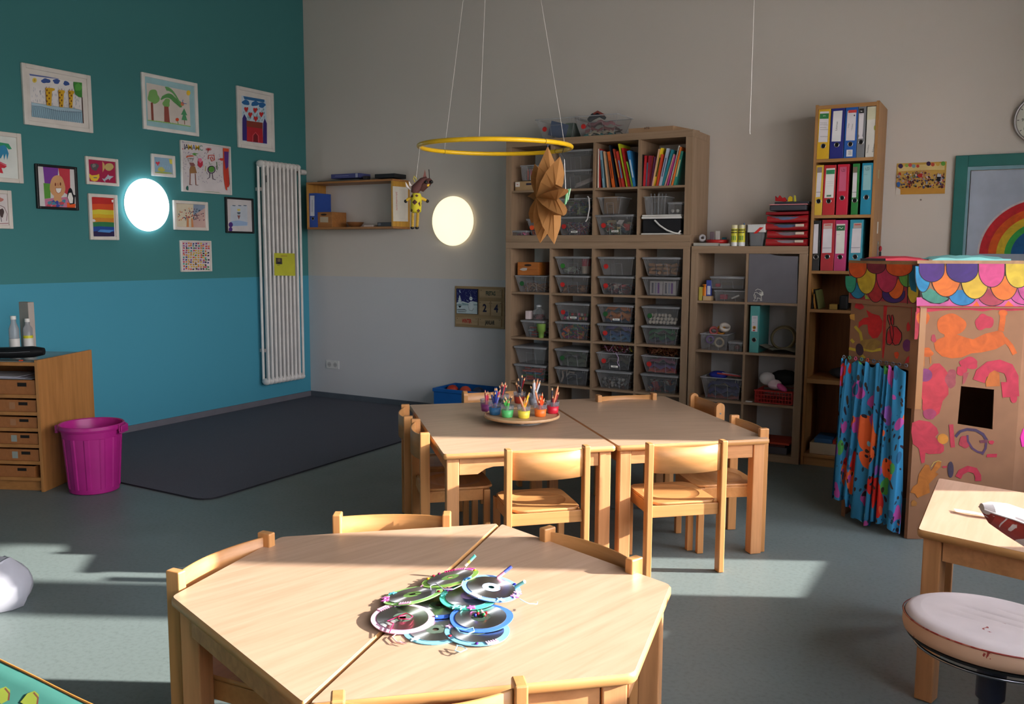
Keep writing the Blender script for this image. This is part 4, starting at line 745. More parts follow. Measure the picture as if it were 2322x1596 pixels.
# on top of the upper unit
zt = 1.496+.772
def topbox(label, x, dotc, cols, seed, w=.34):
    xc = cx(K4, x, 290, -.43).x; clearbox(label, xc, zt+.0005, Y=-.44, w=w, d=.3, h=.16, dot=dotc, lid=False, taper=.05); return xc
xc = topbox('open clear box with dark green folder on top of the bookcase, left one', 575, RED, 0, 1)
tag(MB().box((-.1, -.003, -.055), (.05, .003, .055), mat('3a5a8a', .6), T=Matrix.Translation((xc-.0, -.33, zt+.07)) @ Matrix.Rotation(.28, 4, 'Y')).build('blue_folder'), 'blue folder slanting in the left clear box on top', 'folder'); tag(MB().box((xc+.03, -.32, zt+.012), (xc+.105, -.2, zt+.125), mat('2a5a44', .7), bev=.004).build('green_folder'), 'dark green folder in the left clear box on top', 'folder')
xc = topbox('open clear box with folded pink fabric on top of the bookcase, right one', 1015, RED, 0, 2, .36)
cloth('folded_fabric', 'folded pink, cream and teal fabric in the right clear box on top', xc+.01, zt, .24, .085, ['4a7a7a', 'c8b8a0', '9a5a5a', 'b0707a'], 31); tag(MB().tube([(xc-.08, -.37, zt+.125), (xc-.04, -.38, zt+.15), (xc+.01, -.37, zt+.16), (xc+.05, -.37, zt+.13)], [.018, .026, .02, .012], mat('24303a', .8)).build('dark_scarf'), 'dark blue scarf lying over the right clear box on top', 'scarf')
tag(MB().tube([(xc-.03, -.395, zt+.165), (xc+.0, -.4, zt+.178), (xc+.05, -.395, zt+.15)], .009, mat('8a4038', .8)).build('red_band'), 'rust-red band on the right clear box on top', 'band')
x0, x1, z0_, z1_ = prect(K4, -.45, 1380, 190, 1870, 245)
t = thing('cardboard_parcel', 'flat brown cardboard parcel on the right end of the bookcase top', 'parcel', ((x0+x1)/2, -.3, zt)); MB().prism([(x0, -.452, zt+.0005), (x1, -.455, zt+.0005), (x1+.085, -.12, zt+.0005), (x0+.08, -.11, zt+.0005)], (0, 0, .032), mat('9a7a5c', .85)).build('carton', t)
mb = MB(); A = Art(mb, crop(*K4, planeY(-.4535)), -Y_); A.T('4a2c20', 'ATG', 1580, 196, .014, X_, Z_, bold=.03); mb.build('print', t)
# ================================================================ NARROW UNIT CONTENTS
K8 = (1560, 460, 6.648); K9 = (1560, 680, 3.989); CY = -.44
a, b, z = cellC(1, 3)
t = thing('cabinet_door', 'grey cubby door with wavy top edge and silver monkey sticker', 'door insert', ((a+b)/2, -.44, z))
P = [cx(K8, x, y, -.45) for x, y in ((905, 745), (1050, 742), (1160, 748), (1230, 765), (1290, 785), (1380, 800), (1660, 806))]
pts = [V((max(a+.002, min(p.x, b-.004)), -.45, p.z)) for p in P]; pts = [V((a+.002, -.45, z+.001))]+[V((a+.002, -.45, pts[0].z))]+pts[1:]+[V((b-.004, -.45, z+.001))]
MB().prism(pts[::-1], (0, .012, 0), mat('67656c', .45)).build('door_panel', t)
MB().box((a+.003, -.437, z+.001), (b-.003, -.1, z+.012), mat('55535a', .5)).build('insert_floor', t)
mb = MB(); A = Art(mb, crop(*K8, planeY(-.4506)), -Y_, rough=.3); SC = 'd8d8d0'
A.L(SC, 8, [(1015, 1320), (1050, 1298), (1090, 1310), (1130, 1345), (1135, 1385), (1105, 1405), (1070, 1370), (1030, 1345), (1010, 1350), (1000, 1375), (1020, 1400), (1015, 1440), (985, 1475), (1040, 1478), (1045, 1430)]); A.P(SC, [(1080, 1345), (1125, 1345), (1135, 1385), (1110, 1405), (1085, 1385)]); A.L(SC, 9, [(1045, 1430), (1090, 1440), (1095, 1475), (1112, 1475), (1105, 1410)]); A.L(SC, 7, [(990, 1380), (1005, 1430), (1015, 1440)]); A.E('5a585e', 1098, 1358, 8, 10); mb.build('monkey_sticker', t)
a, b, z = cellC(0, 3)
for r_, c_, nm, cat_, lb in (((112, 1278, 150, 1455), 'c8b8b0', 'card_box', 'box', 'slim white card box at the far left of the narrow unit top cubby'), ((158, 1255, 215, 1458), 'b8a84a', 'card_box', 'box', 'slim yellow card box in the narrow unit top cubby')):
    block(nm, lb, cat_, K8, CY, r_, .06, c_, .5, zbase=z)
o = block('matchbox', 'small wood and white box lying under the orange bottle, narrow unit', 'box', K8, CY, (222, 1388, 350, 1455), .06, 'c0a078', .5, zbase=z); zz = prect(K8, CY, 222, 1388, 350, 1455); zz = z+zz[3]-zz[2]+.0006
p = cx(K8, 255, 1380, -.42); tag(MB().lathe([(.018, 0), (.019, .05), (.012, .06), (.012, .07), (.02, .072), (.018, .08)], (p.x, -.415, zz), mat('d87a1c', .4), 16).build('glue_bottle'), 'orange glue bottle in the narrow unit top cubby', 'bottle')
p = cx(K8, 312, 1380, -.42); tag(MB().box((p.x-.017, -.43, zz), (p.x+.017, -.395, zz+.11), mat('3a4a9a', .4), bev=.003).box((p.x-.008, -.4312, zz+.01), (p.x+.014, -.43, zz+.07), mat('c8c8d8', .5)).build('glue_box'), 'blue and white upright box in the narrow unit top cubby', 'box')
zA = z
clearbox('flat clear box, lower of the pair in the narrow unit top cubby', cx(K8, 625, 1400, CY).x, zA, w=.225, d=.22, h=.085, taper=.012, lid=False, Y=-.435); clearbox('flat clear box, upper of the pair in the narrow unit top cubby', cx(K8, 590, 1200, CY).x-.004, zA+.0855, w=.24, d=.22, h=.088, taper=.012, Y=-.43)
tag(MB().box((cx(K8, 500, 0, CY).x, -.40, zA+.012), (cx(K8, 600, 0, CY).x, -.36, zA+.045), mat('b03a50', .6), bev=.004).build('eraser'), 'crimson eraser inside the lower flat clear box, narrow unit', 'eraser')
tag(MB().box((cx(K8, 425, 0, CY).x, -.40, zA+.098), (cx(K8, 490, 0, CY).x, -.37, zA+.12), mat('c04a5a', .6), bev=.004).build('eraser'), 'red eraser inside the upper flat clear box, narrow unit', 'eraser')
p = cx(K8, 665, 1420, CY); tag(MB().tube([(p.x-.02, -.38, zA+.018), (p.x+.03, -.37, zA+.04)], .007, mat('d8d4d4', .5)).build('chalk'), 'white chalk stick inside the lower flat clear box, narrow unit', 'chalk')
# second row
a, b, z = cellC(0, 2); xc = cx(K9, 228, 440, CY).x; clearbox('open clear tub of tape rolls in the narrow unit second cubby', xc, z, w=.2, d=.22, h=.125, lid=False, taper=.012)
for dx, dy, dz, r, c_, rx, nm in ((.02, -.365, .05, .036, 'b8a890', pi/2, 'cream masking tape roll at the front of the tub'), (-.055, -.34, .065, .03, '7a5a9a', pi/2, 'violet tape roll at the left of the tub'), (-.035, -.32, .125, .032, 'b05a5a', 1.1, 'striped red tape roll leaning on the tub'), (.012, -.30, .13, .034, 'd08a2c', 1.2, 'orange tape roll behind the cream one'), (.05, -.34, .155, .038, 'd8d0c8', .6, 'wide white tape roll on top of the tub')):
    T = Matrix.Rotation(rx, 4, 'X') @ Matrix.Rotation(.3, 4, 'Y'); tag(MB().lathe([(r*.62, -.014), (r, -.014), (r, .014), (r*.62, .014), (r*.62, -.014)], (xc+dx, dy, z+dz), mat(c_, .5), 24, T, caps=False).build('tape_roll'), nm+', narrow unit', 'tape roll')
clearbox('small clear box beside the tape tub, narrow unit', cx(K9, 425, 440, CY).x, z, w=.1, d=.14, h=.07, taper=.008); tag(MB().ball((cx(K9, 425, 440, CY).x, -.37, z+.025), .018, mat('8a4a4a', .6)).build('small_ball'), 'dark red ball in the small clear box beside the tape tub', 'ball')
a, b, z = cellC(1, 2); x0, x1, _, z1 = prect(K9, CY, 552, 55, 650, 478)
binder('turquoise ring binder standing in the narrow unit', x0, x1, z, z1, CY, '3f9a98', lab(K9, CY, lambda A: (A.P('cfd0d8', [(578, 143), (632, 143), (628, 288), (574, 284)]), A.L('8a6a7a', 3, [(588, 163), (620, 163)]), A.L('6a6a70', 2, [(586, 203), (600, 203)]), A.E('c89a30', 600, 250, 16, 16), A.E('7a3a1c', 600, 250, 9, 9), A.E('c83a2c', 597, 276, 12, 6))), group='binders below', holez=.275)
mb = MB()
for k in range(4): mb.ring((cx(K9, 850, 370, -.3).x, -.27+k*.006, z+.095), (1, 0, 0), (0, .35, .94), .075+k*.003, mat('8a7a5c', .9), .007, 24, 6)
tag(mb.build('straw_wreath'), 'straw wreath leaning at the back of the narrow unit, second row', 'wreath')
mb = MB(); n = 8
for k in range(3):
    x0, x1 = cx(K9, 640, 400, CY).x, b-.01; mb.loft([[V((x0+(x1-x0)*i/n, -.43+.2*j, z+.006+k*.007+.028*(1-i/n)**1.5*(1-j*.3)+.008*sin(i+k))) for i in range(n+1)] for j in range(2)], mat(('8a8078', '4a4038', 'a09888')[k], .7), closed=False, caps=False)
tag(mb.build('magazine_pile'), 'loose pile of magazines beside the turquoise binder', 'magazines')
# third row
a, b, z = cellC(0, 1); xc = cx(K9, 292, 900, CY).x; clearbox('clear box with blue contents in the narrow unit third cubby', xc, z, w=.3, d=.3, h=.165, lid=False)
cloth('blue_bag', 'dark blue cloth filling the clear box, narrow unit', xc, z, .22, .1, ['8a2a2a', '20285a', '222a6a', '20286a'], 41); tag(MB().ball((xc-.05, -.33, z+.16), (.07, .05, .03), mat('24309a', .5)).build('blue_pouch'), 'bright blue pouch on top of the blue box, narrow unit', 'pouch')
for k in range(2): tag(MB().tube([(xc-.04+k*.03, -.4+k*.02, z+.18), (xc+.12, -.37+k*.03, z+.165-k*.002)], .006, mat(('b03a3a', 'c8c8d0')[k], .4)).build('pen'), ('red' if k == 0 else 'white')+' felt pen lying on the blue box, narrow unit', 'pen')
a, b, z = cellC(1, 1); x0, x1 = cx(K9, 603, 900, -.43).x, b-.012; mb = MB(); RB = mat('a8201c', .45)
for zz in (.004, .03, .056, .082): mb.box((x0+.008*(1-zz/.082), -.435, z+zz), (x1, -.429, z+zz+.006), RB).box((x0+.008*(1-zz/.082), -.2, z+zz), (x1, -.194, z+zz+.006), RB)
for k in range(13): xx = x0+.004+(x1-x0-.008)*k/12; mb.box((xx-.002, -.434, z+.002), (xx+.002, -.430, z+.086), RB)
for k in range(11): yy = -.43+.23*k/10; mb.box((x0, yy-.002, z+.002), (x0+.005, yy+.002, z+.088), RB).box((x1-.005, yy-.002, z+.002), (x1, yy+.002, z+.088), RB)
mb.box((x0+.004, -.43, z+.001), (x1-.004, -.2, z+.004), RB).box((x0-.003, -.439, z+.083), (x1, -.43, z+.092), RB); tag(mb.build('plastic_basket'), 'red slatted plastic basket in the narrow unit', 'basket')
xm = (x0+x1)/2; t = thing('soft_toy', 'white and pink soft toy lying in the red basket', 'soft toy', (xm-.02, -.36, z+.09)); MB().ball((xm-.06, -.37, z+.165), (.055, .05, .045), mat('d8d4d6', .95)).ball((xm-.005, -.385, z+.13), (.05, .04, .035), mat('e0c8d0', .95)).build('body', t); MB().ball((xm+.045, -.4, z+.115), (.045, .03, .02), mat('d85a9a', .9), T=Matrix.Rotation(.6, 4, 'Y')).build('pink_leg', t)
tag(MB().ball((xm+.045, -.3, z+.17), (.10, .07, .055), mat('121214', .8)).build('black_bag'), 'black bag behind the white soft toy', 'bag'); tag(MB().box((x0-.06, -.44, z+.001), (x0-.015, -.42, z+.008), mat('c8c8c8', .4)).build('marker'), 'pale marker lying in front of the red basket', 'pen')
a, b, z = cellC(1, 0); x0 = cx(K9, 730, 1340, CY).x
tag(MB().box((x0-.06, -.43, z+.001), (x0+.12, -.2, z+.05), mat('4a4850', .6), bev=.003).build('grey_box'), 'grey flat box in the bottom cubby of the narrow unit', 'box'); tag(MB().box((a+.02, -.44, z+.07), (b-.02, -.19, z+.085), mat('b03a20', .5), bev=.002).build('orange_folder'), 'orange-red folder on the bottom shelf of the narrow unit', 'folder')
tag(MB().box((a+.02, -.42, z+.0515), (b-.05, -.2, z+.069), mat('5a2a24', .6)).build('dark_folder'), 'dark red folder beneath the orange-red folder', 'folder')
# ---- on top of the narrow unit
zt = 1.4665
block('paper_tray', 'flat grey tray with papers on the left of the narrow unit top', 'tray', K8, CY, (80, 590, 470, 638), .22, 'a8a69e', .6, zbase=zt)
p = cx(K8, 160, 560, -.40); zq = zt+.03; tag(MB().lathe([(.012, -.03), (.024, -.03), (.024, .03), (.012, .03), (.012, -.03)], (p.x+.02, -.38, zq+.022), mat('a8a4a8', .5), 20, Matrix.Rotation(1.3, 4, 'X') @ Matrix.Rotation(.3, 4, 'Y'), caps=False).build('tape_roll'), 'grey tape roll on the flat tray, narrow unit top', 'tape roll')
p = cx(K8, 430, 590, -.38); tag(MB().lathe([(.05, 0), (.075, .008), (.08, .032), (.076, .032), (.07, .012), (.01, .006)], (p.x, -.36, zt+.012), mat('a81c1c', .35), 28).build('dish'), 'flat red dish on top of the narrow unit', 'dish')
for k, (x, c_, h) in enumerate(((370, '6a5a62', .1), (440, 'c8c4c0', .11), (530, '2a6a78', .05))):
    p = cx(K8, x, 520, -.38); tag(MB().box((p.x-.02, -.38+k*.02, zt+.024), (p.x+.012, -.37+k*.02, zt+.024+h*.75), mat(c_, .4), T=None, bev=.003).build('craft_punch'), ('grey-brown', 'white', 'teal')[k]+' craft bit standing in the flat red dish', 'craft tool')
block('small_block', 'small grey block at the front edge beside the glue sticks', 'block', K8, -.45, (475, 592, 620, 632), .03, 'a8a69e', zbase=zt)
for k, x in enumerate((697, 806)):
    p = cx(K8, x, 640, -.42); t = thing('glue_stick', ('left' if k == 0 else 'right')+' of two yellow glue sticks on the narrow unit top', 'glue stick', (p.x, -.42, zt)); r = .0235
    MB().lathe([(r, .0), (r, .026)], (p.x, -.42, zt+.0006), mat('d8d8d8', .4), 20).build('twist_base', t); MB().lathe([(r*.98, .0262), (r*.98, .118)], (p.x, -.42, zt+.0006), mat('d8d03a', .4), 20).build('barrel', t); MB().lathe([(r, .1182), (r, .14), (r*.9, .143)], (p.x, -.42, zt+.0006), mat('d8cfa8', .4), 20).build('cap', t)
    mb = MB(); 
    for q_ in range(5):
        for zz, hh in ((.104, .009), (.088, .008)): aa = -pi/2+(q_-2)*.42; mb.box((-.0035, -.0004, zt+zz), (.0035, .0004, zt+zz+hh), mat('181814'), T=Matrix.Translation((p.x+r*1.01*cos(aa), -.42+r*1.01*sin(aa), 0)) @ Matrix.Rotation(aa+pi/2, 4, 'Z'))
    for q_ in range(3): aa = -pi/2+(q_-1)*.5; mb.box((-.003, -.0004, zt+.04), (.003, .0004, zt+.07), mat('4a8a3a'), T=Matrix.Translation((p.x+r*1.01*cos(aa), -.42+r*1.01*sin(aa), 0)) @ Matrix.Rotation(aa+pi/2, 4, 'Z'))
    mb.build('print', t)
p = cx(K8, 890, 600, -.36); t = thing('pen_cup', 'smoky clear pen cup behind the glue sticks', 'cup', (p.x, -.36, zt)); MB().lathe([(.03, 0), (.034, .1)], (p.x, -.36, zt+.0005), mat('8a8480', .2, 'clear', fog=.4), 20, caps=False).lathe([(.029, 0), (.029, .003)], (p.x, -.36, zt+.0005), mat('8a8480', .2, 'clear', fog=.4), 20).build('cup_body', t)
for k, (dx, dy, c_, l, lean) in enumerate(((-.012, 0, '1a1a20', .15, -.3), (-.002, .008, '3a6a9a', .16, -.16), (.006, -.005, '1c1c22', .145, -.05), (.012, .004, 'b82a24', .15, .1), (.016, .01, 'c02c28', .145, .22), (.018, -.008, 'd8c8c0', .15, .3), (.0, .014, 'd05048', .14, .16))):
    tag(MB().tube([(p.x+dx, -.36+dy, zt+.005), (p.x+dx+l*sin(lean), -.36+dy, zt+l*cos(lean))], .0048, mat(c_, .4), 8).build('pen'), ('black', 'blue', 'dark', 'red', 'bright red', 'cream', 'coral')[k]+' pen in the smoky cup on the narrow unit', 'pen')
p = cx(K8, 1035, 630, -.42); t = thing('plastic_tub', 'grey clear tub with white lid and red diagonal stripe', 'tub', (p.x, -.4, zt)); TB = mat('8c8f94', .2, 'clear', fog=.5)
def rr4(w, d, z): return rounded([(p.x-w/2, -.40-d/2, z), (p.x+w/2, -.40-d/2, z), (p.x+w/2, -.40+d/2, z), (p.x-w/2, -.40+d/2, z)], .01, 3)
MB().loft([rr4(.084, .07, zt+.001), rr4(.1, .085, zt+.092)], TB, caps=True).build('tub_body', t); MB().prism([V(q) for q in rr4(.122, .1, zt+.093)], (0, 0, .052), mat('d4d4d2', .4)).build('lid', t)
mb = MB(); A = Art(mb, crop(*K8, planeY(-.4505)), -Y_); A.P('d82a24', [(985, 460), (1040, 460), (1140, 368), (1085, 368)]); mb.build('red_stripe', t)
# stack of red document folders with felt pieces
zz = zt+.0008; x0, x1 = cx(K8, 1162, 600, -.43).x, cx(K8, 1795, 600, -.43).x
FC = ['a01820', 'a01820', 'a01820', 'a01820', '8a1420']; hts = [.052, .052, .05, .05, .028]
for k in range(5):
    mb = MB(); n = 9; y0 = -.44+(k % 2)*.012; x0k = x0+rnd.uniform(0, .012); h_ = hts[k]; top = []; mid = []; bot = []
    for i in range(n+1):
        u = i/n; xx = x0k+(x1-x0k)*u; s_ = .0035*sin(u*5+k*1.3); bot.append((xx, y0, zz+.002)); top.append((xx, y0+.006, zz+h_-.003-.010*sin(u*pi)+s_)); mid.append((xx, y0-.004+.01*sin(u*pi), zz+h_*.5+s_))
    back = lambda r: [V((x, y0+.3, z)) for x, y, z in r]
    mb.loft([back(bot), bot, mid, top, back(top)], mat(FC[k], .3, spec=.7), closed=False, caps=False); mb.add([V(q) for q in (bot[-1], top[-1])]+[V((bot[-1][0], y0+.3, zz+.002)), V((top[-1][0], y0+.3, top[-1][2]))], [(0, 1, 3, 2)], mat(FC[k], .3, spec=.7))
    t = thing('document_folder', ('lowest', 'second', 'third', 'fourth', 'fifth')[k]+' red folder from below in the stack on the narrow unit', 'folder', ((x0+x1)/2, y0+.15, zz), 0, 'red folders in a stack'); mb.build('cover', t)
    MB().box((x0k+.03, y0+.004, zz+.014), (x1-.03, y0+.28, zz+h_-.014), mat(('8a8088', '7a7078', '4a5a7a', '5a6a8a', 'a8a0a8')[k], .8)).build('sheets', t)
    if k < 3: lx = x1-.075; MB().box((lx, y0-.012, zz+h_*.45), (lx+.055, y0-.011, zz+h_*.45+.016), mat('d0c0b0', .6), T=None).build('name_label', t)
    zz += h_+.0006
tag(MB().box((x0+.02, -.43, zz), (x1-.015, -.15, zz+.035), mat('44444a', .9), bev=.008).build('felt_pack'), 'thick grey felt pack on the red folder stack', 'felt'); tag(MB().box((x0+.02, -.435, zz+.0355), (x1-.01, -.17, zz+.042), mat('c07a80', .8)).build('pink_card'), 'pink card sheet on the grey felt pack', 'card')
tag(MB().box((x0+.05, -.42, zz+.0425), (x1-.0, -.14, zz+.058), mat('3a3a40', .9), bev=.004).build('dark_felt_sheet'), 'dark grey felt sheet on the very top of the folder stack', 'felt')
zz += .0585
for k, (cx0, c_, pts) in enumerate(((1395, 'a8181c', ((-85, 0), (-85, -75), (-50, -40), (-20, -85), (20, -40), (55, -55), (90, -5), (60, 12))), (1540, 'c8a818', ((-40, 10), (-35, -50), (-5, -75), (25, -60), (30, 5))), (1605, 'c8c040', ((-12, 5), (-10, -90), (5, -85), (12, 5))))):
    mb = MB(); A = Art(mb, crop(*K8, planeY(-.40)), -Y_, z0=0); q = A._p([(cx0+x, 112+y) for x, y in pts]); dz = zz+.0005-min(p.z for p in q); q = [p+V((0, 0, dz)) for p in q]; mb.prism(q, (0, .02, 0), mat(c_, .9)); tag(mb.build('felt_shape'), ('red zigzag', 'yellow', 'thin yellow-green')[k]+' felt shape standing on the folder stack', 'felt')

# ================================================================ TALL BINDER SHELF
BSX0, BSX1, BY, BSZ = 4.762, 5.147, -.43, 2.372
K10 = (1820, 220, 10.64); K6 = (1810, 360, 6.14); K11 = (1810, 600, 3.39)
BW = mat('a87a4a', .45, 'wood', grain=(40, 40, 3)); BWH = mat('a87a4a', .45, 'wood', grain=(3, 40, 40))
t = thing('bookcase', 'tall narrow beech bookcase full of ring binders', 'bookcase', ((BSX0+BSX1)/2, -.235, 0))
cuboid('side_panel', (BSX0, BY, .001), (BSX0+.018, -.03, BSZ), BW, .001, t); cuboid('side_panel', (BSX1-.018, BY, .001), (BSX1, -.03, BSZ), BW, .001, t)
cuboid('back_panel', (BSX0+.0185, -.035, .06), (BSX1-.0185, -.0305, BSZ-.03), mat('8a5c34', .6, 'wood', grain=(40, 40, 3)), 0, t)
lv = [cx(K10, 330, 1505, BY).z, cx(K6, 220, 786, BY).z, cx(K6, 185, 1556, BY).z, cx(K11, 90, 342, BY).z, cx(K11, 75, 875, BY).z, cx(K11, 40, 1450, BY).z]
for k, z_ in enumerate(lv): cuboid('shelf_board', (BSX0+.0183, BY+.001, z_-(.03 if k == 4 else .02)), (BSX1-.0183, -.0355, z_), BWH, .001, t)
cuboid('top_board', (BSX0+.0183, BY+.001, BSZ-.03), (BSX1-.0183, -.03, BSZ-.006), BWH, .001, t); cuboid('plinth', (BSX0+.0183, BY+.012, .001), (BSX1-.0183, BY+.03, lv[5]-.021), BWH, 0, t)
def bx(kr, x, y): return cx(kr, x, y, BY+.004).x
def binrow(kr, ybot, zf, items, krt):
    prev = BSX0+.0185
    for (xa, xb, yt, c_, lb, art, hole, hz) in items:
        x0 = max(bx(kr, xa, ybot), prev+.0008); x1 = min(bx(kr, xb, ybot), BSX1-.019); z1 = cx(krt, xa, yt, BY+.004).z; prev = x1
        g_ = lab(kr, BY+.004, art) if art else None
        if art is L3: g_.second = lab(kr, BY+.004, L3b)
        binder(lb, x0, x1, zf, z1, BY+.004, c_, g_, hole=hole, holez=hz)
WL = 'd4ced2'
def sc(A, x, y, w, n=3, c='2a2a30', s=3, h=9):   # scribbled handwriting lines
    r_ = random.Random(int(x*7+y)); pts = []; k = max(6, int(w/7))
    for i in range(k): pts.append((x+w*i/k, y+(-1)**i*h*r_.uniform(.3, 1)))
    A.L(c, s, pts)
def L1(A): A.P(WL, [(420, 352), (640, 345), (598, 1085), (378, 1088)]); A.P('2a7a40', [(418, 402), (636, 392), (626, 522), (412, 528)]); A.T('d8e8d8', 'OTTO', 525, 455, .0042, X_, Z_, bold=.03); [sc(A, 425, y, w, s=6, h=14) for y, w in ((625, 165), (670, 180), (735, 150), (785, 195), (955, 180))]
def L2(A): A.P('dcdadc', [(745, 342), (965, 325), (918, 1068), (698, 1075)]); A.T('2a2a2e', 'Laternen', 822, 700, .0115, X_, Z_, ang=86, sx=.98)
def L3(A): A.P(WL, [(1085, 338), (1300, 322), (1258, 1045), (1042, 1050)]); A.P('c03a34', [(1105, 318), (1305, 305), (1300, 375), (1102, 385)]); A.T('2a2a30', 'Vorlagen', 1108, 690, .006, X_, Z_, ang=84); A.T('2a2a30', '> Schultüten', 1195, 725, .0062, X_, Z_, ang=83, sx=.9); A.E('2a2a40', 1250, 443, 16, 20)
def L3b(A): A.P('dcdadc', [(1062, 1275), (1205, 1268), (1200, 1430), (1052, 1438)]); [A.L('5a5a60', 8, [(1100, 1300+k*22), (1182, 1295+k*22)]) for k in range(5)]
def L4(A): A.P('1e1a1c', [(1365, 282), (1482, 275), (1480, 385), (1363, 390)]); A.L('d8d8d8', 14, [(1395, 335), (1415, 345), (1440, 340)]); A.P(WL, [(1362, 395), (1482, 390), (1450, 880), (1440, 930), (1462, 1000), (1340, 1008), (1365, 940), (1350, 890)]); A.L('5a5a60', 5, [(1375, 412), (1435, 410)])
def L5(A): A.P('c8c4a8', [(1565, 245), (1850, 225), (1835, 520), (1550, 555)]); A.T('303034', 'Schultüten', 1578, 1250, .0085, X_, Z_, ang=84); A.T('303034', 'Einladungen', 1712, 1225, .0085, X_, Z_, ang=82, sx=.95); A.E('a8a84a', 1745, 745, 26, 60)
binrow(K10, 1480, lv[0], [(330, 628, 285, 'd0a41c', 'yellow ring binder, top row of the tall bookcase', L1, 1, .26), (645, 968, 262, '1c2478', 'navy ring binder labelled Laternen, top row', L2, 1, .27), (985, 1282, 240, '1c58a8', 'bright blue ring binder with barcode sticker, top row', L3, 1, .27), (1292, 1478, 222, '77787c', 'grey ring binder, top row of the tall bookcase', L4, 1, .3), (1506, 1785, 238, 'd0ccc4', 'white file box labelled Schultüten Einladungen, top row', L5, 0, .3)], K10)
def M1(A): A.P('8a7a78', [(268, 120), (332, 115), (328, 190), (264, 195)]); A.P(WL, [(266, 196), (330, 192), (305, 530), (245, 536)]); A.L('2a3a60', 5, [(250, 466), (315, 464)])
def M2(A): A.P('e0dcd8', [(392, 135), (514, 128), (490, 542), (364, 546)]); A.P('2f8a5a', [(392, 158), (512, 150), (506, 212), (390, 216)]); sc(A, 400, 185, 70, c='10301c', s=3, h=8); [A.L('a0a0a4', 2, [(392, y), (490, y-3)]) for y in (322, 345, 380)]; A.P('4a7a5a', [(396, 505), (460, 502), (458, 526), (394, 528)])
def M3(A): A.P('c85a7a', [(582, 116), (676, 108), (662, 448), (564, 452)]); A.L('1e1a2a', 5, [(605, 150), (608, 178), (645, 176), (648, 150), (630, 142), (628, 165)])
def M4(A): A.P('7a6a5c', [(766, 115), (826, 110), (822, 190), (764, 195)]); A.P(WL, [(764, 195), (822, 192), (808, 536), (748, 540)]); A.L('2a2a40', 5, [(752, 466), (810, 464)])
def M5(A): A.P('8ab8bc', [(912, 95), (1020, 88), (1008, 432), (898, 438)]); A.L('16222c', 5, [(938, 128), (940, 156), (985, 154), (988, 125), (965, 118), (962, 145)]); sc(A, 915, 218, 55, c='1f5a5a', s=2, h=6)
binrow(K6, 775, lv[1], [(220, 326, 92, 'd4ac34', 'slim yellow ring binder, second row of the tall bookcase', M1, 1, .28), (334, 498, 92, 'b82028', 'red ring binder with green-topped label, second row', M2, 1, .28), (522, 678, 80, 'c00c34', 'crimson ring binder with pink label, second row', M3, 1, .335), (730, 822, 70, '1c7a34', 'slim green ring binder, second row', M4, 1, .28), (858, 1015, 62, '0c86a8', 'cyan-blue ring binder, second row of the tall bookcase', M5, 1, .335)], K6)
def N1(A): A.P(WL, [(222, 912), (284, 908), (270, 1318), (202, 1320)])
def N2(A): A.P('c8a8a0', [(355, 903), (480, 898), (474, 970), (350, 972)]); A.L('c83a34', 12, [(372, 925), (460, 920)]); A.P(WL, [(350, 975), (474, 972), (462, 1308), (332, 1312)]); A.L('4a4a60', 5, [(338, 1243), (462, 1240)])
def N3(A): A.P('dcd8d0', [(535, 908), (656, 905), (638, 1318), (518, 1320)]); A.P('2f6a44', [(532, 930), (652, 926), (648, 998), (530, 1002)]); A.L('d8e8d8', 8, [(560, 965), (580, 955), (600, 972), (625, 955)]); sc(A, 540, 1055, 45, c='2a2a30', s=2, h=7)
def N4(A): A.P('b8a098', [(772, 895), (886, 890), (882, 962), (768, 965)]); A.L('c83a34', 12, [(785, 918), (870, 914)]); A.P(WL, [(756, 970), (882, 966), (864, 1308), (732, 1310)]); A.L('4a4a60', 5, [(736, 1238), (862, 1235)])
binrow(K6, 1400, lv[2], [(190, 292, 862, '16181c', 'slim black ring binder, third row of the tall bookcase', N1, 1, .275), (312, 492, 850, 'b01c2c', 'red ring binder, third row of the tall bookcase', N2, 1, .275), (500, 662, 855, 'b8306c', 'raspberry pink ring binder, third row', N3, 1, .275), (700, 880, 848, '2a90a8', 'turquoise-blue ring binder, third row above the playhouse roof', N4, 1, .28)], K6)
# small things lower down
z_ = lv[3]
def blk(name, lb, cat, x0, x1, h, z, c, y0=-.40, d=.2, lean=0, bev=.002): return tag(MB().box((-(x1-x0)/2, 0, 0), ((x1-x0)/2, d, h), mat(c, .55), T=Matrix.Translation(((x0+x1)/2, y0, z+.0006+abs(sin(lean))*(x1-x0)/2)) @ Matrix.Rotation(lean, 4, 'Y'), bev=bev).build(name), lb, cat)
blk('notebook', 'black notebook leaning in the fourth level of the tall bookcase', 'book', BSX0+.022, BSX0+.032, .13, z_, '181412', lean=.04); blk('notebook', 'ochre notebook leaning, fourth level of the tall bookcase', 'book', BSX0+.04, BSX0+.052, .135, z_, 'a8762c', lean=-.16); blk('notebook', 'olive notebook leaning, fourth level of the tall bookcase', 'book', BSX0+.065, BSX0+.077, .125, z_, '6a6a3a', lean=-.2)
blk('tape_box', 'small pile of ochre card, fourth level of the tall bookcase', 'card', BSX0+.135, BSX0+.185, .035, z_, '9a7a34', d=.08); t = blk('hole_punch', 'black hole punch, fourth level of the tall bookcase', 'hole punch', BSX0+.195, BSX0+.25, .095, z_, '101014', d=.09, bev=.012)
tag(MB().ball((BSX0+.24, -.28, lv[4]+.037), (.11, .1, .036), mat('34343a', .8)).build('cushion'), 'dark grey cushion lying on the thick shelf of the tall bookcase', 'cushion')
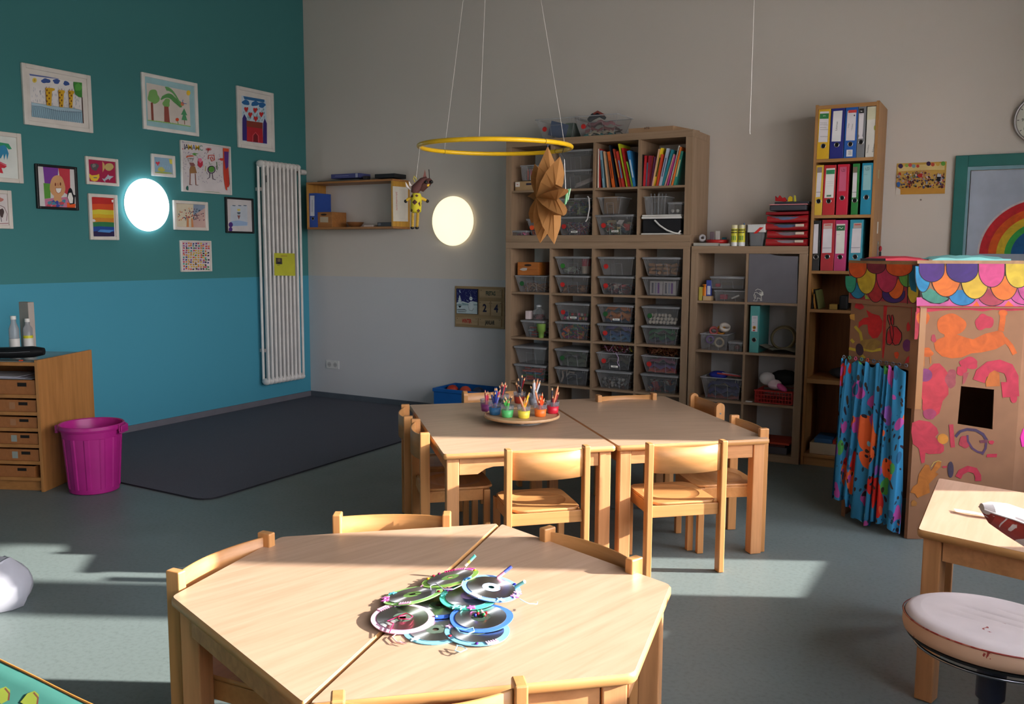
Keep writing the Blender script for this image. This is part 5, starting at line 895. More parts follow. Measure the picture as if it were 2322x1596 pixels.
blk('shallow_box', 'cream shallow box at the bottom of the tall bookcase', 'box', BSX0+.05, BSX1-.03, .075, lv[5], 'b8a890', d=.28); blk('blue_book', 'blue book lying on the cream box, tall bookcase', 'book', BSX0+.075, BSX0+.19, .03, lv[5]+.0756, '2a5a8a', y0=-.39, d=.22); blk('red_book', 'red book lying on the cream box, tall bookcase', 'book', BSX0+.195, BSX1-.045, .025, lv[5]+.0756, 'b02a24', y0=-.39, d=.22)
# notes and charm on the side panel
XN = BSX1+.0006
tag(MB().box((XN, -.33, 1.90), (XN+.002, -.3, 1.955), mat('b8b088', .6)).build('paper_tag'), 'small cream tag stuck on the side of the tall bookcase', 'tag')
a_ = onx(1990, 503, XN); b_ = onx(1993, 530, XN); tag(MB().box((XN, a_.y-.008, b_.z), (XN+.004, a_.y+.012, a_.z), mat('d8d4cc', .5)).build('magnet_strip'), 'white strip fixed to the side of the tall bookcase', 'strip')
t = thing('keyring_card', 'small picture card with red and black charm on the bookcase side', 'charm', (XN+.001, a_.y, 1.42)); p = onx(1990, 564, XN)
mb = MB(); A = Art(mb, lambda x, y: V((XN, p.y+x*.01, p.z+y*.01)), X_, z0=0); q = A._p([(-1.6, 5), (2.6, 5), (2.6, -6), (-1.6, -6)]); mb.prism(q, (.0008, 0, 0), mat('8a90a0', .6)); A.z = .0015; A.B('5a8a5a', -.3, 3, 1.1, 1.2, 2); A.B('8a6aa8', -.5, -3.5, .9, 1.4, 3); A.B('d8d8dc', 1.4, 3.6, .9, .8, 4); mb.build('card', t)
MB().ball((XN+.014, p.y+.026, p.z), (.01, .02, .02), mat('b02430', .4), 12).build('red_charm', t); MB().tube([(XN+.014, p.y+.02, p.z-.0195), (XN+.014, p.y+.018, p.z-.055)], .006, mat('16161c', .5), 8).tube([(XN+.014, p.y+.034, p.z-.0195), (XN+.014, p.y+.04, p.z-.058)], .006, mat('16161c', .5), 8).build('black_legs', t)

# ================================================================ WALL ITEMS, BACK WALL
KC = (1010, 640, 13.3); YB = -.012; WBd = mat('a48a66', .6, 'wood', grain=(3, 40, 40)); PL = mat('b39a78', .6, 'wood', grain=(3, 50, 50))
def bxy(x, y, Y=YB): return cx(KC, x, y, Y)
a_, b_ = bxy(285, 110), bxy(1775, 1420); t = thing('wall_calendar', 'wooden block calendar reading FREITAG 24 WINTER JANUAR on the white wall', 'calendar', ((a_.x+b_.x)/2, 0, b_.z))
zt_, zb_ = bxy(285, 110).z, bxy(285, 1330).z
MB().box((a_.x, YB, zb_), (bxy(1775, 800).x, -.0005, zt_), WBd, bev=.002).build('board', t)
def plate(x0, y0, x1, y1, name, fn=None, m=PL, th=.008):
    p0 = bxy(x0, y0, YB-th); p1 = bxy(x1, y1, YB-th); mb = MB().box((p0.x, YB-th, p1.z), (p1.x, YB-.0002, p0.z), m, bev=.001); o = mb.build(name, t)
    if fn: mb2 = MB(); A = Art(mb2, lambda x, y: V((p0.x+(p1.x-p0.x)*x, YB-th, p0.z+(p1.z-p0.z)*y)), -Y_); fn(A); mb2.build('lettering' if name != 'season_picture' else 'picture_print', o)
def pins(A): 
    for x in (.07, .93): A.E('3a2a1c', x, .14, .018, .05, n=8)
def txt(s, h, c, sx): return lambda A: (pins(A), A.T(c, s, .5, .52, h, X_, Z_, sx=sx, bold=.035))
plate(1030, 200, 1700, 478, 'weekday_plate', txt('FREITAG', .034, '14342c', .52)); plate(1025, 560, 1345, 1000, 'digit_plate', txt('2', .064, '14163c', .85)); plate(1372, 570, 1690, 1020, 'digit_plate', txt('4', .064, '14163c', .85))
plate(315, 1050, 975, 1290, 'season_plate', txt('WINTER', .034, 'b01818', .52)); plate(1005, 1085, 1680, 1345, 'month_plate', txt('JANUAR', .034, '141a20', .52))
def snow(A):
    A.R('181c60', .02, .015, .98, .60); A.P('c4d4d8', [(.02, .56), (.3, .5), (.55, .56), (.75, .48), (.98, .52), (.98, .985), (.02, .985)]); A.P('8aa8b0', [(.02, .62), (.3, .56), (.55, .6), (.98, .6), (.98, .64), (.4, .66), (.02, .68)])
    r_ = random.Random(2)
    for k in range(70): A.E('b8c8e8', r_.uniform(.04, .96), r_.uniform(.03, .5), .008, .006, n=6)
    A.E('c8dce0', .2, .1, .045, .06); A.E('181c60', .225, .085, .04, .052)
    for k in range(5): w = .04+k*.028; y = .3+k*.07; A.P('c8d8dc', [(.17, y-.05), (.17+w, y+.05), (.17-w, y+.05)]); A.P('3a5a58', [(.17-w*.7, y+.05), (.17+w*.7, y+.05), (.17, y+.03)])
    A.P('20282c', [(.1, .68), (.26, .68), (.2, .76), (.16, .76)]); A.E('d0dce0', .70, .68, .125, .19); A.E('d8e4e8', .70, .38, .07, .075); A.L('20303a', .012, [(.58, .6), (.575, .7), (.62, .84), (.76, .86), (.82, .76)]); A.E('20303a', .7, .385, .016, .016); [A.E('20303a', .645, .52+k*.06, .01, .01) for k in range(5)]; A.L('c8d8dc', .014, [(.6, .5), (.5, .45)]); A.L('c8d8dc', .01, [(.69, .3), (.69, .2)])
    A.L('1a1a1e', .02, [(.05, .84), (.4, .82), (.48, .86)]); A.L('1a1a1e', .015, [(.08, .92), (.44, .92), (.48, .88)]); [A.L('1a1a1e', .012, [(.1+k*.07, .83), (.1+k*.07, .92)]) for k in range(5)]
plate(328, 185, 975, 970, 'season_picture', snow, mat('20242c', .5))
# socket
a_, b_ = ony(740, 816, -.004), ony(769, 837, -.004); t = thing('wall_socket', 'double white power socket low on the white wall', 'socket', ((a_.x+b_.x)/2, 0, b_.z)); MB().box((a_.x, -.009, b_.z+.001), (b_.x, -.0004, a_.z), mat('d8d8d6', .4), bev=.002).build('plate', t)
for k in range(2): xc = a_.x+(b_.x-a_.x)*(.27+.46*k); zc = (a_.z+b_.z)/2; MB().lathe([(.02, 0), (.021, .002), (.0235, .0022)], (xc, -.0095, zc), mat('b4b4b4', .5), 20, Matrix.Rotation(pi/2, 4, 'X')).lathe([(.003, .0), (.003, .003)], (xc-.008, -.0095, zc), mat('202020'), 8, Matrix.Rotation(pi/2, 4, 'X')).lathe([(.003, .0), (.003, .003)], (xc+.008, -.0095, zc), mat('202020'), 8, Matrix.Rotation(pi/2, 4, 'X')).build('socket_insert', t)
# photo
KPH = (2020, 355, 13.88); mb = MB(); A = Art(mb, crop(*KPH, planeY(-.003)), -Y_, z0=0, rough=.3); q = A._p([(192, 218), (1760, 152), (1700, 1165), (155, 1195)]); mb.prism(q, (0, .0015, 0), mat('c8a04a', .3)); A.z = .0018
A.P('c8923a', [(160, 960), (700, 960), (1690, 1010), (1700, 1160), (300, 1195)]); A.P('d8c080', [(210, 330), (900, 260), (1700, 200), (1690, 420), (1200, 420), (700, 440), (230, 470)]); A.P('d0ccc4', [(165, 950), (300, 1030), (300, 1192), (155, 1195)])
for x, y, r, c_ in ((310, 300, 75, '3a2458'), (500, 280, 55, '8aa850'), (610, 270, 60, 'c0504a'), (720, 300, 60, '7a98a0'), (850, 300, 50, 'b8402c'), (1190, 225, 70, '3a1c4a'), (1320, 250, 60, 'c0503a'), (1480, 240, 60, 'd0a84a'), (1650, 220, 70, '5a9a3a')): A.E(c_, x, y, r, r, n=14)
r_ = random.Random(4); pc = ['5a1c24', '2a1c20', 'b03028', '8a9ab0', 'c8b0a0', '3a4a7a', '6a3a3a', 'd8d0cc', '482028', 'c06a5a', '2a2a34', '4a6a4a', 'b8a0a8']
for k in range(190): x = r_.uniform(210, 1680); y = r_.uniform(500+abs(x-900)*.05, 980); A.B(r_.choice(pc), x, y, r_.uniform(14, 38), r_.uniform(18, 46), k, n=7)
for k in range(40): x = r_.uniform(260, 1300); A.E('c89878', x, r_.uniform(430, 700), 14, 17, n=7)
A.B('3a6ab0', 250, 880, 55, 90, 3); A.B('b02420', 930, 600, 90, 60, 5); A.P('b8c0c8', [(1470, 560), (1590, 550), (1580, 640), (1460, 640)]); A.P('16161e', [(1450, 640), (1570, 640), (1570, 780), (1480, 800)])
tag(mb.build('photo_print'), 'colour photo print of a party group taped to the white wall', 'photo')
tag(MB().lathe([(.006, 0), (.006, .003)], (ony(2088, 453, 0).x, -.0002, ony(2088, 453, 0).z), mat('7a7068', .5), 10, Matrix.Rotation(pi/2, 4, 'X')).build('wall_plug'), 'tiny grey screw hole plug below the photo', 'plug')
# clock
cp = V((6.036, 0, 2.251)); t = thing('wall_clock', 'round silver-rimmed wall clock at the right picture edge', 'clock', cp); RX = Matrix.Rotation(pi/2, 4, 'X')
MB().lathe([(.138, .03), (.142, .042), (.152, .045), (.155, .03), (.15, .004), (.14, .0005)], cp, mat('b8b4b4', .3, metal=.8), 48, RX, caps=False).build('rim', t); MB().lathe([(.139, .001), (.139, .028)], cp, mat('cfcfc4', .5), 48, RX).build('face', t)
mb = MB(); A = Art(mb, lambda x, y: V((cp.x+x, -.028, cp.z+y)), -Y_)
for h_ in range(12):
    an = radians(90-30*h_); A.T('26262a', str(h_ or 12), .104*cos(an), .104*sin(an), .019, X_, Z_); A.L('26262a', .004, [(.123*cos(an), .123*sin(an)), (.134*cos(an), .134*sin(an))])
mb.build('numerals', t); mb = MB(); A = Art(mb, lambda x, y: V((cp.x+x, -.031, cp.z+y)), -Y_); A.L('1c1c20', .007, [(0, 0), (.05, .045)]); A.L('1c1c20', .005, [(0, 0), (.02, .1)]); A.E('1c1c20', 0, 0, .008); mb.build('hands', t)
# rainbow on the door
mb = MB(); c_ = ony(2360, 576, -.018); c_.y = -.0175; A = Art(mb, lambda x, y: V((c_.x+x, c_.y, c_.z+y)), -Y_, eps=.0012, kind='paint')
R0 = .342; A.E('c8c0c4', 0, 0, R0+.012, a0=0, a1=180, n=40); 
for k, (cc, w) in enumerate((('c8202a', .05), ('e05a18', .046), ('d8b42a', .046), ('3aa84a', .036), ('0c5a94', .07), ('3a2a80', .06))): A.E(cc, 0, 0, R0, a0=0, a1=180, n=40); R0 -= w
tag(mb.build('paper_rainbow'), 'painted paper rainbow stuck on the grey-blue door', 'picture')

# ================================================================ HANGING HOOP, GIRAFFE, STAR
HC = V((3.565, -2.475, 1.957)); HR = .405; YEL = mat('e8b81c', .3)
apex = V((HC.x-.005, HC.y+.01, 3.97))
t = thing('hanging_hoop', 'yellow hoop hung level from the ceiling by three thin threads', 'hoop', HC); tn = Matrix.Rotation(radians(1.2), 3, CR)
hp = MB().ring(HC, tn @ X_, tn @ Y_, HR-.0115, YEL, .0115, 72, 10); hp.build('hoop', t)
def onhoop(px, near):   # point of the hoop seen in picture column px
    best = None
    for i in range(720):
        an = i*pi/360; d = tn @ V((cos(an), sin(an), 0)); P_ = HC+d*(HR-.0115); v = P_-CAM; z = v.dot(_f); x = CW/2+FL*v.dot(CR)/z
        if (d.dot(_f) < 0) == near and (best is None or abs(x-px) < best[0]): best = (abs(x-px), P_)
    return best[1]
TH = mat('cfcac4', .5)
for px, nr in ((1008, False), (1087, True), (1279, True)): q = onhoop(px, nr); MB().tube([q+V((0, 0, .011)), apex], .0011, TH, 5).build('thread', t)
MB().tube([apex, V((apex.x, apex.y, ZC-.001))], .002, TH, 5).lathe([(.02, 0), (.02, .012)], (apex.x, apex.y, ZC-.0125), WHITE, 16).build('ceiling_hook', t)
for an in (2.9, 1.1, 5.9): d = tn @ V((cos(an), sin(an), 0)); MB().ring(HC+d*(HR-.0115), d, Z_, .0118, mat('3a3028', .5), .0012, 16, 4).build('binding', t)
FH = V((_f.x, _f.y, 0)).normalized(); KG = (900, 280, 5.502)
# giraffe marionette
hl = onhoop(952, True); gp = lambda x, y, d=0: onp(KG[0]+x/KG[2], KG[1]+y/KG[2], hl, FH)+FH*d
t = thing('giraffe_puppet', 'yellow and brown giraffe puppet with striped legs hanging from the hoop', 'puppet', gp(235, 1300)); YG = mat('c0b428', .8); BR = mat('4a2a24', .8); BK_ = mat('120e10', .4); YO = mat('d0a830', .8)
mb = MB(); c0_, c1_ = gp(245, 870), gp(235, 1105); R_ = .026; mb.tube([c1_+(c1_-c0_)*.04, c1_, c1_*.93+c0_*.07, c0_*.8+c1_*.2, c0_], [.012, .0245, .028, .028, .02], YG, 20); 
for x, y, w, h in ((230, 985, 34, 34), (195, 910, 18, 22), (292, 1000, 20, 40), (255, 905, 22, 16), (185, 1085, 20, 24), (275, 1090, 22, 24)):
    u = [gp(x+a_, y+b_) for a_, b_ in ((0, -h), (w, 0), (0, h), (-w, 0))]
    out = []
    for p_ in u:
        off = (p_-gp(238, y)).dot(CR); k_ = max(.0, 1-(off/.0283)**2); out.append(p_-FH*(.0285*sqrt(k_)+.0008))
    mb.add(out, [(0, 1, 2, 3)], BR)
mb.build('body', t)
MB().tube([gp(225, 860), gp(230, 820, -.004), gp(330, 730, -.004), gp(385, 705)], [.02, .024, .024, .019], mat('5a3634', .8), 16).build('neck', t)
MB().tube([gp(300, 820, .0), gp(345, 770, -.01), gp(395, 730, -.01), gp(415, 705)], [.018, .021, .02, .012], BR, 14).build('head', t); MB().tube([gp(330, 790, -.012), gp(395, 768, -.02), gp(412, 745, -.02)], [.006, .009, .004], YO, 8).build('snout', t)
for x in (350,): MB().add([gp(x-30, 690), gp(x, 572), gp(x+25, 700), gp(x-5, 745), gp(x-3, 690, .01)], [(0, 1, 4), (1, 2, 4), (2, 3, 4), (3, 0, 4), (0, 3, 2, 1)], mat('7a4c46', .8)).build('ear', t)
MB().tube([gp(400, 572), gp(405, 660), gp(412, 785)], .0022, mat('2a1c1c'), 6).build('ear', t)
for x, y in ((370, 738), (437, 733)): MB().ball(gp(x, y, -.028), .009, BK_, 12).build('eye', t)
for x, y in ((108, 730), (148, 718)): MB().tube([gp(x, y), gp(x+18, y+55), gp(x+70 if x < 120 else x+45, y+105 if x < 120 else y+58)], [.001, .007, .003], mat('d8ccc8', .6), 8).build('horn', t)
for s_, pts in (('l', ((185, 930), (140, 945), (110, 970))), ('r', ((300, 930), (345, 950), (380, 968)))): o = MB().tube([gp(*q) for q in pts], [.009, .008, .006], YO, 10).build('arm', t); MB().ball(gp(*pts[-1]), .009, BK_, 10).build('hand', o)
for x0_, x1_ in ((198, 193), (262, 250)):
    mb = MB(); n = 22
    for k in range(n): p0, p1 = gp(x0_+(x1_-x0_)*k/n, 1112+k*8.2), gp(x0_+(x1_-x0_)*(k+1)/n, 1112+(k+1)*8.2); mb.tube([p0, p1], .0085 if k % 2 else .0062, YO if k % 2 else mat('6a4a20', .8), 10)
    o = mb.build('leg', t); MB().ball(gp(x1_, 1300), (.011, .011, .008), BK_, 10).build('foot', o)
MB().tube([gp(225, 730), gp(205, 690), gp(215, 655), gp(245, 700)], .0025, mat('c8b838', .6), 6).build('yellow_loop', t); MB().tube([gp(238, 700), hl-V((0, 0, .0115))], .0009, TH, 5).build('thread', t)
# paper star
hs = onhoop(1242, True); sp = lambda x, y, d=0: onp(1140+x/6.648, 320+y/6.648, hs, FH)+FH*d
t = thing('paper_star', 'brown kraft paper star with pointed petals hanging from the hoop\'s right side', 'paper star', sp(640, 1550)); KP_ = mat('c08a50', .75, 'paper', t=.4)
RG = V((CR.x, CR.y, 0)).normalized(); AX = (RG*cos(radians(20))+FH*sin(radians(20))).normalized(); PH = AX.cross(Z_).normalized(); c_ = sp(500, 850, .0); n = 9; w = .12
def SP(r, th, a): return c_+(Z_*cos(th)+PH*sin(th))*r+AX*a
rs_ = random.Random(12); bl = []
for i in range(n): bl.append((2*pi*i/n+rs_.uniform(-.1, .1) if i else 0, .24+rs_.uniform(-.03, .015) if i else .25))
for i in range(n):
    th, R0 = bl[i]; th2, R2 = bl[(i+1) % n]; th2 += 2*pi if th2 < th else 0; thm = (th+th2)/2; mb = MB(); e_ = .0
    prof = [(.004, w), (.09, w), (.15, w*.9), (.20, w*.7), (R0, w*.5), (.20, w*.3), (.15, w*.1), (.09, 0), (.004, 0)]
    mb.add([SP(r, th, a_) for r, a_ in prof], [list(range(9))], KP_)
    for side in (0, 1):   # gussets fold inwards between neighbouring panels
        A0 = lambda u: w*(1-u) if side else w*u; pa = [(.004, 0), (.09, .0), (.15, .1), (.20, .3), (R0, .5)]; pb = [(.004, 0), (.09, .0), (.15, .1), (.20, .3), (R2, .5)]; pm = [(.004, .04), (.06, .33), (.085, .42), (.105, .47), (.12, .5)]
        L_ = [SP(r, th, A0(u)) for r, u in pa]; M2_ = [SP(r, thm, A0(u)) for r, u in pm]; R_2 = [SP(r, th2, A0(u)) for r, u in pb]
        mb.add(L_+M2_+R_2, [(k, k+1, 5+k+1, 5+k) for k in range(4)]+[(5+k, 5+k+1, 10+k+1, 10+k) for k in range(4)], KP_)
    mb.build('petal', t)
MB().tube([SP(.243, 0, w*.5), SP(.25, 0, w*.5)+V((0, 0, .02)), hs+V((0, 0, -.012))], .0015, mat('3a5a8a', .5), 6).build('hanging_cord', t)
# green striped straws on a dark cord
h2 = onhoop(1279, True); qp = lambda x, y, d=.03: onp(1140+x/4.8354, 250+y/4.8354, h2, FH)+FH*d
t = thing('straw_mobile', 'white thread and green striped straws hanging behind the paper star', 'mobile', qp(700, 1040)); MB().tube([h2-V((0, 0, .012)), qp(655, 470), qp(690, 530), qp(665, 585), qp(640, 550)], .0018, mat('1a1a1e'), 6).build('dark_cord', t); MB().tube([qp(680, 530), qp(685, 700), qp(693, 860)], .0022, mat('d8d8d8', .5), 6).build('white_thread', t)
for k in range(4): MB().tube([qp(705+k*14, 862-k*3), qp(684+k*12, 1045-k*22)], .003, mat('5aa86a' if k % 2 == 0 else 'b8d8b8', .5), 8).build('straw', t)
# single loose thread from the ceiling
a_ = onp(1700, 300, (4.6, -2.6, 2), FH); b_ = onp(1710, 0, (4.6, -2.6, 2), FH); d_ = (b_-a_); b2 = a_+d_*((ZC-.001-a_.z)/d_.z)
tag(MB().tube([a_, b2], .0012, TH, 5).tube([a_, a_+V((.002, 0, -.008))], .0018, TH, 5).build('ceiling_thread'), 'single loose thread hanging from the ceiling right of the bookcase', 'thread')
# ================================================================ TABLES
EDGE = mat('c08c56', .4, 'wood', grain=(5, 5, 60))
def inset(poly, d):
    n = len(poly); c = sum((V(p) for p in poly), V((0, 0, 0)))/n; out = []
    for i in range(n):
        p, a, b = V(poly[i]), V(poly[i-1]), V(poly[(i+1) % n]); e1 = (p-a).normalized(); e2 = (b-p).normalized()
        n1 = V((-e1.y, e1.x, 0)); n2 = V((-e2.y, e2.x, 0)); n1 *= 1 if n1.dot(c-p) > 0 else -1; n2 *= 1 if n2.dot(c-p) > 0 else -1
        bis = (n1+n2).normalized(); out.append(p+bis*d/max(.3, bis.dot(n1)))
    return out
TZ = .56
def table(label, corners, top, grz, legs=None, over=.018, group='beech children\'s tables', wavy=None, z=TZ):
    P = [V((p[0], p[1], 0)) for p in corners]; c = sum(P, V((0, 0, 0)))/len(P); t = thing('childrens_table', label, 'table', (c.x, c.y, 0), 0, group); th = .026
    Z = lambda pts, h: [V((p.x, p.y, h)) for p in pts]
    R = rounded([(p.x, p.y, 0) for p in P], .018, 3); e = MB(); rr_ = [Z(inset(R, .006), z-th), Z(R, z-th+.006), Z(R, z-.006), Z(inset(R, .0045), z-.0012)]
    e.loft(rr_, EDGE, caps=False).add(rr_[0], [list(range(len(R)))[::-1]], EDGE); topr = Z(inset(R, .0045), z); lm = mat(top, .33, 'wood', grain=(3.5, 46, 46), rz=grz, dark=.88, spec=.45)
    e.loft([rr_[3], topr], lm, caps=False).add(topr, [list(range(len(R)))], lm); e.build('tabletop', t)
    I = inset(P, over); LW = .055; L_ = legs if legs is not None else list(range(len(P))); n = len(P)
    lw = mat('c78f60', .42, 'wood', grain=(45, 45, 3)); aw = mat('c78f60', .42, 'wood', grain=(3, 40, 40), rz=grz)
    for i in L_:
        p = I[i]; ed = (I[(i+1) % n]-p).normalized(); e2 = (I[i-1]-p).normalized(); e3 = V((-ed.y, ed.x, 0)); e3 *= 1 if e3.dot(e2) > 0 else -1
        M_ = Matrix((ed, e3, Z_)).transposed().to_4x4(); M_.translation = p; MB().box((0, 0, .001), (LW, LW, z-th-.0005), lw, T=M_, bev=.004).build('leg', t)
    for i in range(n):
        a, b = I[i], I[(i+1) % n]; ed = (b-a).normalized(); L = (b-a).length; nn = V((-ed.y, ed.x, 0)); nn *= 1 if nn.dot(c-a) > 0 else -1
        M_ = Matrix((ed, nn, Z_)).transposed().to_4x4(); M_.translation = a; s0, s1 = LW*1.05, L-LW*1.05; h0, h1 = z-th-.065, z-th-.0005
        if wavy == i: pts = [(s0, h0-.01), (s0+.08, h0-.01), (s0+.115, h0+.012), (s0+.15, h0+.02), (s1-.15, h0+.02), (s1-.1, h0+.01), (s1-.07, h0), (s1, h0), (s1, h1), (s0, h1)]
        else: pts = [(s0, h0), (s1, h0), (s1, h1), (s0, h1)]
        MB().prism([M_ @ V((x, .008, y)) for x, y in pts], nn*.02, aw).build('apron', t)
    return t
cz = lambda x, y: (lambda p: (p.x, p.y))(onz(x, y, TZ))
Lc = 'b8977e'
A_, B_, C_, D_, E_, F_ = cz(385, 1352), cz(636, 1216), cz(1135, 1186), cz(1524, 1325), cz(1442, 1527), cz(690, 1597)
def sh(p, q, d):  # shift both seam points sideways
    v = V((q[0]-p[0], q[1]-p[1])).normalized(); return V((-v.y*d, v.x*d))
o_ = sh(C_, F_, .0035)
table('front left half of the hexagonal table pair, in the foreground', [A_, B_, (C_[0]-o_.x, C_[1]-o_.y), (F_[0]-o_.x, F_[1]-o_.y)] if V((A_[0]-C_[0], A_[1]-C_[1])).dot(o_) < 0 else [A_, B_, (C_[0]+o_.x, C_[1]+o_.y), (F_[0]+o_.x, F_[1]+o_.y)], Lc, 1.3)
table('front right half of the hexagonal table pair, in the foreground', [(C_[0]+o_.x, C_[1]+o_.y), D_, E_, (F_[0]+o_.x, F_[1]+o_.y)] if V((D_[0]-C_[0], D_[1]-C_[1])).dot(o_) > 0 else [(C_[0]-o_.x, C_[1]-o_.y), D_, E_, (F_[0]-o_.x, F_[1]-o_.y)], Lc, 1.3)
g = radians(42.8); gx, gy = V((cos(g), sin(g), 0)), V((-sin(g), cos(g), 0)); FM = onz(1399.5, 1011, TZ); FM.z = 0
rl = [FM-gx*.003, FM-gx*.003+gy*1.25, FM-gx*.785+gy*1.25, FM-gx*.785]; rr_t = [FM+gx*.003, FM+gx*.003+gy*1.25, FM+gx*.757+gy*1.25, FM+gx*.757]
Lr = 'b89a80'
table('left rectangular table of the rear pair, with the pencil tray on it', [(p.x, p.y) for p in rl], Lr, g+.25, wavy=3, legs=[0, 1, 2, 3])
table('right rectangular table of the rear pair', [(p.x, p.y) for p in rr_t], Lr, g-.1)
p0, p1, p2 = onz(2079, 1200, TZ), onz(2127, 1083, TZ), onz(2322, 1253, TZ); dx = (p2-p0).normalized(); dy = V((-dx.y, dx.x, 0)); dl = (p1-p0).length
table('table by the window at the right picture edge, with a paper strip on it', [(p0.x, p0.y), (p0.x+dx.x*.85, p0.y+dx.y*.85), (p0.x+dx.x*.85+dy.x*dl, p0.y+dx.y*.85+dy.y*dl), (p1.x, p1.y)], Lc, 1.5)
s_ = onz(2163, 1157, TZ); tag(MB().loft([[s_+V((.0, 0, .006)), s_+V((.06, -.02, .010)), s_+V((.16, -.035, .0012))], [s_+V((.008, -.035, .006)), s_+V((.07, -.05, .010)), s_+V((.165, -.06, .0012))]], mat('dcd0cc', .6), closed=False, caps=False).loft([[s_+V((.0, 0, .0055)), s_+V((.06, -.02, .0095)), s_+V((.16, -.035, .0006))], [s_+V((.008, -.035, .0055)), s_+V((.07, -.05, .0095)), s_+V((.165, -.06, .0006))]], mat('dcd0cc', .6), closed=False, caps=False).build('paper_strip'), 'narrow curled paper strip lying on the table by the window', 'paper')

# ================================================================ CHAIRS
def chair(kind, woodc='c08853'):
    t = thing('childrens_chair', 'x', 'chair', (0, 0, 0), 0); wv = mat(woodc, .38, 'wood', grain=(45, 45, 3)); wh = mat(woodc, .36, 'wood', grain=(3, 45, 45), dark=.85)
    px = .1715 if kind == 'a' else .172
    for s in (-1, 1):
        if kind == 'a': MB().box((s*px-.0135, -.025, .001), (s*px+.0135, .02, .600), wv, bev=.004).build('leg', t)
        else:
            pr = [(-.027, .001), (.021, .001), (.021, .33)]+[(.021+.004-.025+.025*cos(a), .578+.025*sin(a)) for a in [radians(k) for k in range(0, 181, 20)]]+[(-.025, .33)]
            MB().prism([V((s*px-.0125, y-.002, z)) for y, z in pr], (.025, 0, 0), wv).build('leg', t)
            MB().lathe([(.005, 0), (.005, .0015)], (s*(px+.0125)+(.0 if s > 0 else -.0), -.002, .545), mat('b8b8b8', .3, metal=1), 10, Matrix.Rotation(pi/2*s, 4, 'Y')).build('bolt', t)
        MB().box((s*.152-.0145, .275, .001), (s*.152+.0145, .305, .317), wv, bev=.003).build('leg', t)
    # seat with round hollow
    n = 32; w2, y0, y1 = .157, -.005, .325; yc = (y0+y1)/2; hy = (y1-y0)/2
    def sq(sx, sy, z, rd=.12):
        out = []
        for k in range(n):
            a = 2*pi*(k+.5)/n; c_, s_ = cos(a), sin(a); r = 1/((abs(c_)**8+abs(s_)**8)**(1/8)); out.append(V((sx*c_*r, yc+sy*s_*r, z)))
        return out
    ci = lambda r, z: [V((r*cos(2*pi*(k+.5)/n), yc+r*sin(2*pi*(k+.5)/n), z)) for k in range(n)]
    MB().loft([sq(w2-.003, hy-.003, .3185), sq(w2, hy, .321), sq(w2, hy, .328), sq(w2-.003, hy-.003, .331)], wh, caps=False).add(sq(w2-.003, hy-.003, .3185), [list(range(n))[::-1]], wh).loft([sq(w2-.003, hy-.003, .331), ci(.128, .331)], wh, caps=False, smooth=False).loft([ci(.128, .331), ci(.118, .3275), ci(.09, .3255)], wh, caps=False).add(ci(.09, .3255), [list(range(n))], wh).build('seat', t)
    MB().box((-.157, -.006, .266), (.157, .008, .318), wh, bev=.002).box((-.136, .292, .266), (.136, .306, .318), wh, bev=.002).box((-.157, .0085, .266), (-.143, .274, .318), wh, bev=.002).box((.143, .0085, .266), (.157, .274, .318), wh, bev=.002).build('seat_frame', t)
    rings = []; m = 18; bulge = .036 if kind == 'a' else .02
    for i in range(m+1):
        x = -.160+.32*i/m; u = x/.160; y = -.006-bulge*(1-u*u); tz = .588-.004*(1-u*u); bz = .468
        dydx = 2*bulge*u/.160; nx, ny = -dydx, 1; l = hypot(nx, ny); nx, ny = nx/l*.004, ny/l*.004
        rings.append([V((x-nx, y-ny, bz)), V((x+nx, y+ny, bz)), V((x+nx, y+ny, tz-.002)), V((x, y, tz)), V((x-nx, y-ny, tz-.002))])
    MB().loft(rings, wh).build('backrest', t)
    return t
ca = chair('a'); cb_ = chair('b'); used = set()
def place(k, a, b, flip, label):
    A, B = onz(*a, .598), onz(*b, .598); m = (A+B)/2; an = atan2(B.y-A.y, B.x-A.x)+(pi if flip else 0); base = {'a': ca, 'b': cb_}[k]
    if k == 'a' and 'mid' and len(a) == 2: pass
    if k in used: r = dup(base, (m.x, m.y, 0), an, label, group='beech children\'s chairs')
    else: base.location = (m.x, m.y, 0); base.rotation_euler = (0, 0, an); base['label'] = label; base['group'] = 'beech children\'s chairs'; used.add(k)
place('a', (1151, 1019), (1329.6, 1010), False, 'beech chair with its back to us, left one at the rear tables\' near side')
place('a', (1473, 1005), (1639, 998), False, 'beech chair with its back to us, right one at the rear tables\' near side')
place('a', (943.5, 950), (964, 982), False, 'beech chair on the left side of the rear tables, nearer one')
place('a', (920, 917), (926.5, 944), False, 'beech chair on the left side of the rear tables, farther one')
place('a', (1663.7, 941), (1731.4, 972), True, 'square-posted beech chair at the right side of the rear tables, nearest the playhouse')
place('b', (1570.8, 892), (1633.5, 916), True, 'round-topped beech chair at the right side of the rear tables')
place('a', (1357, 896), (1483, 891), True, 'beech chair behind the right rear table, in front of the big shelf')
place('b', (1054.5, 888), (1178.5, 882), True, 'round-topped beech chair behind the pencil tray')
place('a', (767, 1165), (1011, 1164), True, 'beech chair at the far left edge of the foreground table')
place('a', (602.8, 1209), (402.8, 1293), False, 'beech chair at the left end of the foreground table')
place('a', (1239, 1196), (1438, 1266), True, 'beech chair at the far right edge of the foreground table')
place('a', (770.6, 1576), (1173.7, 1544), False, 'beech chair cut by the bottom picture edge at the foreground table')

